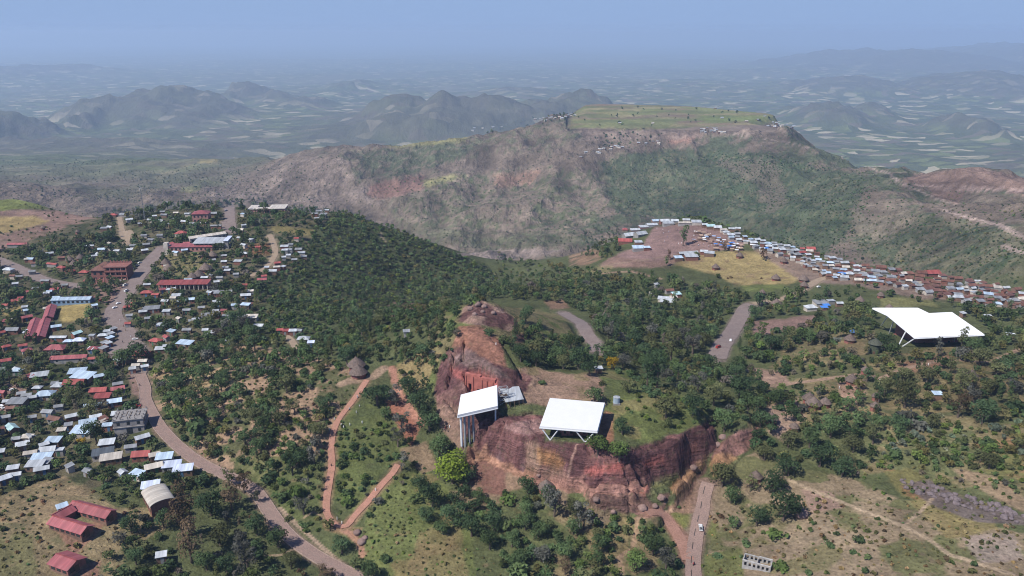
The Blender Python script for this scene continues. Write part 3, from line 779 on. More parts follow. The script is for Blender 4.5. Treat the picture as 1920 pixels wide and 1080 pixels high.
# ground mesh
gm = bpy.data.meshes.new('ground')
co = np.stack([GX, GY, GZ], 1).astype(np.float32)
j, i = np.meshgrid(np.arange(NV-1), np.arange(NU-1), indexing='ij')
q = (j*NU + i).ravel()
faces = np.stack([q, q+1, q+NU+1, q+NU], 1).astype(np.int32)
gm.vertices.add(len(co)); gm.vertices.foreach_set('co', co.ravel())
gm.loops.add(faces.size); gm.loops.foreach_set('vertex_index', faces.ravel())
gm.polygons.add(len(faces)); gm.polygons.foreach_set('loop_start', np.arange(len(faces), dtype=np.int32)*4)
gm.polygons.foreach_set('use_smooth', np.ones(len(faces), bool))
gm.update()
ca = gm.color_attributes.new('cover', 'FLOAT_COLOR', 'POINT')
ca.data.foreach_set('color', np.concatenate([cov, np.ones((len(cov),1))], 1).astype(np.float32).ravel())
fa = gm.attributes.new('plain', 'FLOAT', 'POINT')
_plainw = sstep(2600, 3300, _GRW)*(1 - 0.7*sstep(-430, -360, GZ))
fa.data.foreach_set('value', _plainw.astype(np.float32))
ff = gm.attributes.new('mountain', 'FLOAT', 'POINT')
ff.data.foreach_set('value', (sstep(750, 1000, GR)*(1 - 0.6*sstep(2600, 3300, _GRW))*np.where(_topmesa, 0.1, 1.0)).astype(np.float32))
fr = gm.attributes.new('rocky', 'FLOAT', 'POINT')
_slope = np.zeros(len(GZ))
fr.data.foreach_set('value', np.clip(np.maximum(CLIFF*1.6, ROCKY), 0, 1).astype(np.float32))
ground = bpy.data.objects.new('ground', gm); COL.objects.link(ground)
tag(ground, 'rolling hills, rock, dry slopes and the plain below the town', 'ground', kind='structure')

m, nt, b = new_mat('ground_earth')
L = nt.links.new
at1 = nt.nodes.new('ShaderNodeAttribute'); at1.attribute_name = 'cover'
at2 = nt.nodes.new('ShaderNodeAttribute'); at2.attribute_name = 'plain'
at3 = nt.nodes.new('ShaderNodeAttribute'); at3.attribute_name = 'rocky'
nA = noise_node(nt, 0.9, 6, 0.65); nB = noise_node(nt, 0.12, 5, 0.6); nC = noise_node(nt, 0.012, 7, 0.65)
c = mixrgb(nt, 'MULTIPLY', 1.0, at1.outputs[0], maprange(nt, nA.outputs[0], 0.3, 0.7, 0.62, 1.36))
c = mixrgb(nt, 'MULTIPLY', 1.0, c, maprange(nt, nB.outputs[0], 0.3, 0.7, 0.75, 1.25))
nD = noise_node(nt, 0.33, 4, 0.7)
c = mixrgb(nt, 'MIX', maprange(nt, nD.outputs[0], 0.54, 0.70, 0.0, 0.42), c, (0.095,0.09,0.05))
c = mixrgb(nt, 'MULTIPLY', 1.0, c, maprange(nt, nC.outputs[0], 0.3, 0.7, 0.72, 1.28))
at4 = nt.nodes.new('ShaderNodeAttribute'); at4.attribute_name = 'mountain'
def ridge_noise(scale, det):
    n = noise_node(nt, scale, det, 0.6); n.noise_type = 'RIDGED_MULTIFRACTAL'
    n.inputs['Offset'].default_value = 1.0; n.inputs['Gain'].default_value = 2.0; n.normalize = False
    return n
nR = ridge_noise(1.0, 9)
mpr = nt.nodes.new('ShaderNodeMapping'); mpr.inputs['Scale'].default_value = (0.0115, 0.0056, 0.004)
tcr = nt.nodes.new('ShaderNodeTexCoord'); L(tcr.outputs['Object'], mpr.inputs[0]); L(mpr.outputs[0], nR.inputs['Vector'])
nE = noise_node(nt, 0.05, 6, 0.7)
cm = mixrgb(nt, 'MULTIPLY', 1.0, c, maprange(nt, nR.outputs[0], 0.2, 1.6, 0.66, 1.4))
cm = mixrgb(nt, 'MULTIPLY', 1.0, cm, maprange(nt, nE.outputs[0], 0.32, 0.68, 0.72, 1.28))
c = mixrgb(nt, 'MIX', at4.outputs['Fac'], c, cm)
# strata and stains on the steep rock
tc = nt.nodes.new('ShaderNodeTexCoord'); mp = nt.nodes.new('ShaderNodeMapping'); mp.inputs['Scale'].default_value = (0.10, 0.10, 1.1)
L(tc.outputs['Object'], mp.inputs[0])
nS = nt.nodes.new('ShaderNodeTexNoise'); nS.inputs['Scale'].default_value = 1.0; nS.inputs['Detail'].default_value = 6
L(mp.outputs[0], nS.inputs['Vector'])
mp2 = nt.nodes.new('ShaderNodeMapping'); mp2.inputs['Scale'].default_value = (0.7, 0.7, 0.07)
L(tc.outputs['Object'], mp2.inputs[0])
nV = nt.nodes.new('ShaderNodeTexNoise'); nV.inputs['Scale'].default_value = 1.0; nV.inputs['Detail'].default_value = 5
L(mp2.outputs[0], nV.inputs['Vector'])
cs = mixrgb(nt, 'MULTIPLY', 1.0, c, maprange(nt, nS.outputs[0], 0.35, 0.65, 0.84, 1.16))
cs = mixrgb(nt, 'MULTIPLY', 1.0, cs, maprange(nt, nV.outputs[0], 0.35, 0.65, 0.78, 1.25))
c = mixrgb(nt, 'MIX', at3.outputs['Fac'], c, cs)
# fields of the plain
mpf = nt.nodes.new('ShaderNodeMapping'); mpf.inputs['Scale'].default_value = (0.0105, 0.015, 0.0)
nW = noise_node(nt, 0.002, 3)
vm = nt.nodes.new('ShaderNodeVectorMath'); vm.operation = 'MULTIPLY_ADD'
L(nW.outputs['Color'], vm.inputs[0]); vm.inputs[1].default_value = (160, 160, 0); L(tc.outputs['Object'], vm.inputs[2])
L(vm.outputs[0], mpf.inputs[0])
vo = nt.nodes.new('ShaderNodeTexVoronoi'); vo.inputs['Scale'].default_value = 1.0
L(mpf.outputs[0], vo.inputs['Vector'])
rampf = nt.nodes.new('ShaderNodeValToRGB')
sep = nt.nodes.new('ShaderNodeSeparateColor'); L(vo.outputs['Color'], sep.inputs[0])
els = rampf.color_ramp.elements
els[0].position = 0.0; els[0].color = (0.07,0.085,0.04,1)
els[1].position = 0.94; els[1].color = (0.42,0.37,0.25,1)
for p, colr in ((0.30,(0.085,0.10,0.05,1)),(0.5,(0.11,0.13,0.055,1)),(0.66,(0.14,0.12,0.085,1)),(0.80,(0.15,0.175,0.07,1)),(0.88,(0.27,0.25,0.15,1))):
    e = els.new(p); e.color = colr
rampf.color_ramp.interpolation = 'CONSTANT'
L(sep.outputs[0], rampf.inputs[0])
nP = noise_node(nt, 0.0011, 4)
fm = nt.nodes.new('ShaderNodeMath'); fm.operation = 'MULTIPLY'
L(at2.outputs['Fac'], fm.inputs[0]); L(maprange(nt, nP.outputs[0], 0.32, 0.50, 0.25, 1.0), fm.inputs[1])
c = mixrgb(nt, 'MIX', fm.outputs[0], c, rampf.outputs[0])
L(c, b.inputs['Base Color'])
b.inputs['Roughness'].default_value = 0.95; b.inputs['Specular IOR Level'].default_value = 0.08
add = nt.nodes.new('ShaderNodeMath'); add.operation = 'MULTIPLY_ADD'
L(nB.outputs[0], add.inputs[0]); add.inputs[1].default_value = 3.0; L(nA.outputs[0], add.inputs[2])
add2 = nt.nodes.new('ShaderNodeMath'); add2.operation = 'MULTIPLY_ADD'
L(nS.outputs[0], add2.inputs[0]); L(at3.outputs['Fac'], add2.inputs[1]); L(add.outputs[0], add2.inputs[2])
rm = nt.nodes.new('ShaderNodeMath'); rm.operation = 'MULTIPLY'
L(nR.outputs[0], rm.inputs[0]); L(at4.outputs['Fac'], rm.inputs[1])
rm2 = nt.nodes.new('ShaderNodeMath'); rm2.operation = 'MULTIPLY_ADD'
L(rm.outputs[0], rm2.inputs[0]); rm2.inputs[1].default_value = 11.0; L(add2.outputs[0], rm2.inputs[2])
bump(nt, b, rm2.outputs[0], 0.8, 0.8)
gm.materials.append(m)

# ---------------------------------------------------------------- road surfaces
def road_mat(name, col, col2, joint):
    m, nt, b = new_mat(name)
    n = noise_node(nt, 0.35, 6, 0.65); n2_ = noise_node(nt, 2.2, 3)
    c = mixrgb(nt, 'MIX', maprange(nt, n.outputs[0], 0.35, 0.65, 0, 1), col, col2)
    c = mixrgb(nt, 'MULTIPLY', 1.0, c, maprange(nt, n2_.outputs[0], 0.3, 0.7, 0.8, 1.2))
    if joint:
        tc = nt.nodes.new('ShaderNodeTexCoord'); v = nt.nodes.new('ShaderNodeTexVoronoi'); v.inputs['Scale'].default_value = 3.0
        nt.links.new(tc.outputs['Object'], v.inputs['Vector'])
        c = mixrgb(nt, 'MULTIPLY', 1.0, c, maprange(nt, v.outputs['Distance'], 0.3, 0.7, 1.02, 0.9))
    nt.links.new(c, b.inputs['Base Color']); b.inputs['Roughness'].default_value = 0.92
    bump(nt, b, n2_.outputs[0], 0.4, 0.05)
    return m
ROADM = {'cobble': road_mat('road_cobble', (0.30,0.205,0.17), (0.25,0.175,0.145), True),
         'asphalt': road_mat('road_asphalt', (0.235,0.185,0.165), (0.19,0.145,0.13), False),
         'dust': road_mat('road_dust', (0.33,0.25,0.175), (0.27,0.20,0.14), False),
         'clay': road_mat('path_red_clay', (0.40,0.20,0.145), (0.31,0.17,0.115), False),
         'red': road_mat('road_red_earth', (0.33,0.185,0.14), (0.27,0.15,0.11), False)}
KERB = plain_mat('kerb_stone', (0.30,0.225,0.185), 0.25, 0.8)
GAP = plain_mat('road_gutter', (0.07,0.055,0.05), 0.2, 0.8)

def strip(Lp, off0, off1, zoff, bmv, n=4, every=None, ragged=False):
    """ribbon along a line from lateral offset off0 to off1"""
    T = np.gradient(Lp, axis=0); T /= np.linalg.norm(T, axis=1)[:,None] + 1e-9
    N = np.stack([T[:,1], -T[:,0]], 1)
    rowsv = []
    for k in range(len(Lp)):
        r_ = []
        wob = 1 + 0.16*float(fbm(np.array([Lp[k,0]]), np.array([Lp[k,1]]), 9.0, 3, 33)[0]) if ragged else 1
        for t in np.linspace(off0, off1, n):
            x, y = Lp[k] + N[k]*t*wob
            r_.append(bmv.verts.new((x, y, float(height(x, y)) + zoff + 0.13)))
        rowsv.append(r_)
    for k in range(len(Lp)-1):
        if every and (k % every) >= every//2: continue
        for q_ in range(n-1):
            bmv.faces.new((rowsv[k][q_], rowsv[k][q_+1], rowsv[k+1][q_+1], rowsv[k+1][q_]))

def mesh_obj(name, bmv, mat, parent=None, smooth=False):
    bmesh.ops.recalc_face_normals(bmv, faces=bmv.faces[:])
    me = bpy.data.meshes.new(name); bmv.to_mesh(me); bmv.free()
    if isinstance(mat, (list, tuple)):
        for q_ in mat: me.materials.append(q_)
    elif mat: me.materials.append(mat)
    if smooth: me.polygons.foreach_set('use_smooth', np.ones(len(me.polygons), bool))
    o = bpy.data.objects.new(name, me); COL.objects.link(o)
    if parent: o.parent = parent
    return o

for name, Lp, z, half, mat_, kerb, label in ROAD_LINES:
    bmv = bmesh.new(); strip(Lp, -half, half, 0.10, bmv, 7, ragged=not kerb)
    bmv.normal_update()
    for f in bmv.faces:
        if f.normal.z < 0: f.normal_flip()
    o = mesh_obj(name, bmv, ROADM[mat_], smooth=True)
    tag(o, label, name, kind='structure')
    if kerb:
        for s_ in (-1, 1):
            bmv = bmesh.new()
            strip(Lp, s_*half, s_*(half+0.22), 0.24, bmv, 2)
            ret = bmesh.ops.extrude_face_region(bmv, geom=bmv.faces[:])
            for v in [g for g in ret['geom'] if isinstance(g, bmesh.types.BMVert)]: v.co.z -= 0.4
            mesh_obj('kerb', bmv, KERB, o)
        bmv = bmesh.new(); strip(Lp, -0.09, 0.09, 0.112, bmv, 2)
        mesh_obj('centre_strip', bmv, KERB, o)
    if label.startswith('cobbled road ending'):
        bmv = bmesh.new(); strip(Lp, -0.75, -0.45, 0.112, bmv, 2, every=4)
        mesh_obj('drain_slots', bmv, GAP, o)

# ================================================================ BUILDINGS
rng = random.Random(7)
THINGS = []          # (object, column, row, description, category, group) -> labels are written at the end
OCC = []             # ground already taken: x, y, radius

def reg(o, px, py, desc, cat, group=None):
    THINGS.append([o, px, py, desc, cat, group])
    return o

def empty(name, loc, rz=0.0):
    o = bpy.data.objects.new(name, None); COL.objects.link(o)
    o.empty_display_size = 0.5
    o.location = loc; o.rotation_euler = (0, 0, rz)
    return o

def roof_mat(name, col, rust, metal=0.0, rough=0.5):
    m, nt, b = new_mat(name)
    tc = nt.nodes.new('ShaderNodeTexCoord'); mp = nt.nodes.new('ShaderNodeMapping'); mp.inputs['Scale'].default_value = (1.25, 0.12, 0.12)
    nt.links.new(tc.outputs['Object'], mp.inputs[0])
    n = nt.nodes.new('ShaderNodeTexNoise'); n.inputs['Scale'].default_value = 1.0; n.inputs['Detail'].default_value = 3
    nt.links.new(mp.outputs[0], n.inputs['Vector'])
    oi = nt.nodes.new('ShaderNodeObjectInfo')
    c = mixrgb(nt, 'MULTIPLY', 1.0, col, maprange(nt, n.outputs[0], 0.3, 0.7, 0.72, 1.22))
    c = mixrgb(nt, 'MULTIPLY', 1.0, c, maprange(nt, oi.outputs['Random'], 0, 1, 0.78, 1.12))
    n2_ = noise_node(nt, 0.45, 5, 0.65)
    c = mixrgb(nt, 'MIX', maprange(nt, n2_.outputs[0], 0.52, 0.75, 0, 0.7), c, rust)
    nt.links.new(c, b.inputs['Base Color'])
    b.inputs['Roughness'].default_value = rough; b.inputs['Metallic'].default_value = metal
    w = nt.nodes.new('ShaderNodeTexWave'); w.bands_direction = 'X'; w.inputs['Scale'].default_value = 1.6
    nt.links.new(tc.outputs['Object'], w.inputs['Vector'])
    bump(nt, b, w.outputs[0], 0.35, 0.05)
    return m
RUST = (0.20,0.12,0.085)
ROOF = {
 'white': roof_mat('roof_galvanised', (0.45,0.475,0.495), (0.42,0.40,0.38)),
 'blue': roof_mat('roof_pale_blue_tin', (0.42,0.52,0.62), (0.36,0.40,0.44)),
 'lilac': roof_mat('roof_new_tin', (0.60,0.66,0.80), (0.5,0.54,0.64)),
 'grey': roof_mat('roof_dull_tin', (0.26,0.27,0.28), (0.19,0.17,0.16)),
 'dark': roof_mat('roof_dark_sheet', (0.10,0.115,0.13), (0.08,0.08,0.08)),
 'red': roof_mat('roof_red_paint', (0.33,0.085,0.075), (0.29,0.125,0.11)),
 'pink': roof_mat('roof_faded_red_paint', (0.33,0.10,0.105), (0.36,0.17,0.165)),
 'tan': roof_mat('roof_pale_sheet', (0.52,0.47,0.40), (0.36,0.29,0.23)),
 'rust': roof_mat('roof_rusted_tin', (0.175,0.085,0.062), (0.10,0.06,0.05)),
 'teal': roof_mat('roof_turquoise_tin', (0.42,0.60,0.60), (0.36,0.42,0.42)),
}
COLNAME = {'white':'white tin','blue':'pale blue tin','lilac':'bluish new tin','grey':'dull grey tin','dark':'dark sheet','red':'bright red','pink':'faded red','tan':'cream sheet','rust':'rusty brown tin','teal':'turquoise tin'}
WALL = {
 'mud': plain_mat('wall_mud', (0.20,0.125,0.09), 0.25, 0.9, tint=(0.13,0.085,0.065)),
 'brick': plain_mat('wall_brick', (0.22,0.10,0.075), 0.25, 1.4),
 'plaster': plain_mat('wall_plaster', (0.50,0.45,0.39), 0.18, 0.7, tint=(0.36,0.30,0.25)),
 'grey': plain_mat('wall_blockwork', (0.30,0.285,0.27), 0.2, 0.8, tint=(0.2,0.185,0.175)),
 'stone': plain_mat('wall_red_stone', (0.25,0.105,0.085), 0.28, 1.2, bumpd=0.1),
 'pinkw': plain_mat('wall_pink_wash', (0.42,0.22,0.19), 0.2, 0.7),
 'blue': plain_mat('wall_blue_wash', (0.20,0.30,0.42), 0.2, 0.7),
}
GLASS = plain_mat('window_dark_glass', (0.03,0.035,0.04), 0.2, 2.0, rough=0.25)
DOORS = [plain_mat('door_'+n_, c_, 0.2, 2.0) for n_, c_ in (('brown', (0.12,0.07,0.045)), ('blue', (0.08,0.16,0.28)), ('green', (0.07,0.16,0.10)), ('grey', (0.25,0.26,0.27)))]
THATCH = plain_mat('thatch', (0.155,0.115,0.095), 0.35, 1.6, bumpd=0.15, tint=(0.10,0.08,0.075))
THATCHG = plain_mat('thatch_mossy', (0.085,0.09,0.065), 0.3, 1.6, bumpd=0.15)
STEEL = plain_mat('steel_white_paint', (0.66,0.67,0.68), 0.08, 0.6, rough=0.5)
STEELG = plain_mat('steel_grey', (0.30,0.31,0.32), 0.12, 0.6, rough=0.5)
CONC = plain_mat('raw_concrete', (0.30,0.28,0.265), 0.2, 0.8, tint=(0.20,0.18,0.17), bumpd=0.05)
WOOD = plain_mat('weathered_wood', (0.14,0.095,0.065), 0.3, 1.5)

def poly_obj(name, verts, faces, mat, parent=None):
    me = bpy.data.meshes.new(name); me.from_pydata([tuple(v) for v in verts], [], faces); me.update()
    bmv = bmesh.new(); bmv.from_mesh(me); bmesh.ops.recalc_face_normals(bmv, faces=bmv.faces[:]); bmv.to_mesh(me); bmv.free()
    me.materials.append(mat)
    o = bpy.data.objects.new(name, me); COL.objects.link(o)
    if parent: o.parent = parent
    return o

def boxes_obj(name, boxes, mat, parent=None, bev=0.0):
    """several boxes (x0,y0,z0,x1,y1,z1) as one part"""
    V, F = [], []
    for x0, y0, z0, x1, y1, z1 in boxes:
        s = len(V)
        V += [(x0,y0,z0),(x1,y0,z0),(x1,y1,z0),(x0,y1,z0),(x0,y0,z1),(x1,y0,z1),(x1,y1,z1),(x0,y1,z1)]
        F += [(s,s+3,s+2,s+1),(s+4,s+5,s+6,s+7),(s,s+1,s+5,s+4),(s+1,s+2,s+6,s+5),(s+2,s+3,s+7,s+6),(s+3,s,s+4,s+7)]
    return poly_obj(name, V, F, mat, parent)

def bar(bmv, a, b, r, seg=6):
    a, b = Vector(a), Vector(b)
    d = (b - a); L_ = d.length
    q_ = d.to_track_quat('Z', 'Y')
    ring = []
    for e in (a, b):
        ring.append([bmv.verts.new(e + q_ @ Vector((r*math.cos(2*math.pi*k/seg), r*math.sin(2*math.pi*k/seg), 0))) for k in range(seg)])
    for k in range(seg):
        bmv.faces.new((ring[0][k], ring[0][(k+1) % seg], ring[1][(k+1) % seg], ring[1][k]))
    bmv.faces.new(ring[0][::-1]); bmv.faces.new(ring[1])

def bars_obj(name, segs, r, mat, parent=None, seg=6):
    bmv = bmesh.new()
    for a, b in segs: bar(bmv, a, b, r, seg)
    return mesh_obj(name, bmv, mat, parent)

def gable_wall(L_, D, h, rise, base):
    x, y = L_/2, D/2
    V = [(-x,-y,base),(x,-y,base),(x,y,base),(-x,y,base),(-x,-y,h),(x,-y,h),(x,y,h),(-x,y,h),(-x,0,h+rise),(x,0,h+rise)]
    F = [(0,1,5,4),(2,3,7,6),(1,2,6,9,5),(3,0,4,8,7),(0,3,2,1)]
    return V, F

def gable_roof(L_, D, h, rise, over=0.35, t=0.10):
    x = L_/2 + over; y = D/2 + over; s = rise/(D/2)
    zl = h - over*s + 0.03; zr = h + rise + 0.03
    V, F = [], []
    prof = [(-y,zl),(0,zr),(y,zl),(y,zl-t),(0,zr-t),(-y,zl-t)]
    for xx in (-x, x):
        V += [(xx,a,b) for a, b in prof]
    for k in range(6):
        F.append((k, (k+1) % 6, 6+(k+1) % 6, 6+k))
    F += [(0,5,4,1),(1,4,3,2),(6,7,10,11),(7,8,9,10)]
    return V, F

def hip_roof(L_, D, h, rise, over=0.4, t=0.12):
    x = L_/2 + over; y = D/2 + over
    rx = max(L_/2 - D/2, 0.05)
    z0 = h - over*rise/(D/2)*0.8 + 0.03; z1 = h + rise + 0.03
    V = [(-x,-y,z0),(x,-y,z0),(x,y,z0),(-x,y,z0),(-rx,0,z1),(rx,0,z1),(-x,-y,z0-t),(x,-y,z0-t),(x,y,z0-t),(-x,y,z0-t)]
    F = [(0,1,5,4),(1,2,5),(2,3,4,5),(3,0,4),(0,6,7,1),(1,7,8,2),(2,8,9,3),(3,9,6,0),(6,9,8,7)]
    return V, F

def shed_roof(L_, D, h, rise, over=0.3, t=0.10):
    x = L_/2 + over; y = D/2 + over; s = rise/D
    za = h - over*s + 0.03; zb = h + rise + over*s + 0.03
    V = [(-x,-y,za),(x,-y,za),(x,y,zb),(-x,y,zb),(-x,-y,za-t),(x,-y,za-t),(x,y,zb-t),(-x,y,zb-t)]
    F = [(0,1,2,3),(4,7,6,5),(0,4,5,1),(1,5,6,2),(2,6,7,3),(3,7,4,0)]
    return V, F

def shed_wall(L_, D, h, rise, base):
    x, y = L_/2, D/2
    V = [(-x,-y,base),(x,-y,base),(x,y,base),(-x,y,base),(-x,-y,h),(x,-y,h),(x,y,h+rise),(-x,y,h+rise)]
    F = [(0,1,5,4),(1,2,6,5),(2,3,7,6),(3,0,4,7),(0,3,2,1),(4,5,6,7)]
    return V, F

def openings(root, L_, D, base_h, near, seedr, two_sided=True):
    """a door and windows on the long sides"""
    dm = seedr.choice(DOORS)
    for sgn in ((-1, 1) if two_sided else (-1,)):
        y = sgn*(D/2)
        dx = seedr.uniform(-0.2, 0.2)*L_
        if sgn == -1:
            boxes_obj('door', [(dx-0.5, y-0.06, 0.0, dx+0.5, y+0.05, 2.0)], dm, root)
        for wx in (-0.32*L_, 0.32*L_):
            if L_ > 4.5:
                boxes_obj('window', [(wx-0.45, min(y, y+sgn*0.05)-0.005, 1.0, wx+0.45, max(y, y+sgn*0.05)+0.005, 1.9)], GLASS, root)

def house(px, py, wpx, col='white', ang=None, kind='gable', wall=None, h=2.5, ratio=0.62, desc=None, cat='house', group=None, detail=None, L_=None, D=None, name=None):
    p = at(px, py, 2.6)
    mp_ = mpp(p)
    if ang is None:
        ang = rng.choice((rng.uniform(-15, 25), rng.uniform(25, 45), rng.uniform(-50, -20)))
    a = R(ang)
    if L_ is None:
        w = wpx*mp_
        L_ = max(2.6, w/(abs(math.cos(a)) + ratio*abs(math.sin(a)))); D = max(2.2, ratio*L_)
    if D > 9 and kind == 'gable' and ratio > 0.4: rise = 1.9
    else: rise = min(0.26*D, 2.2)
    wall = wall or rng.choice(('mud','mud','grey','plaster','brick'))
    ca_, sa_ = math.cos(a), math.sin(a)
    cs = [height(p.x + x*ca_ - y*sa_, p.y + x*sa_ + y*ca_) for x in (-L_/2, 0, L_/2) for y in (-D/2, 0, D/2)]
    zb = float(np.mean(cs)); lowest = float(np.min(cs)) - zb - 0.6
    nm = {'gable':'house','shed':'tin_shed','hip':'house','long':'long_building','flat':'flat_roofed_house'}[kind]
    root = empty(name or nm, (p.x, p.y, zb), a)
    if kind in ('gable', 'long'):
        poly_obj('wall', *gable_wall(L_, D, h, rise, lowest), WALL[wall], root)
        poly_obj('roof', *gable_roof(L_, D, h, rise), ROOF[col], root)
    elif kind == 'hip':
        boxes_obj('wall', [(-L_/2,-D/2,lowest,L_/2,D/2,h)], WALL[wall], root)
        poly_obj('roof', *hip_roof(L_, D, h, rise*1.15), ROOF[col], root)
    elif kind == 'flat':
        boxes_obj('wall', [(-L_/2,-D/2,lowest,L_/2,D/2,h)], WALL[wall], root)
        boxes_obj('roof', [(-L_/2-0.2,-D/2-0.2,h+0.003,L_/2+0.2,D/2+0.2,h+0.25)], ROOF[col], root)
    else:
        rs = min(0.14*D, 0.9)
        poly_obj('wall', *shed_wall(L_, D, h, rs, lowest), WALL[wall], root)
        poly_obj('roof', *shed_roof(L_, D, h, rs), ROOF[col], root)
    if detail is None: detail = p.y < 460
    if detail: openings(root, L_, D, h, True, rng)
    OCC.append((p.x, p.y, 0.5*math.hypot(L_, D) + 0.3))
    if desc is None:
        desc = COLNAME[col] + {'gable':' gabled house','shed':' lean-to shed','hip':' hipped house','long':' long house','flat':' flat house'}[kind]
    reg(root, px, py, desc, cat, group)
    return root

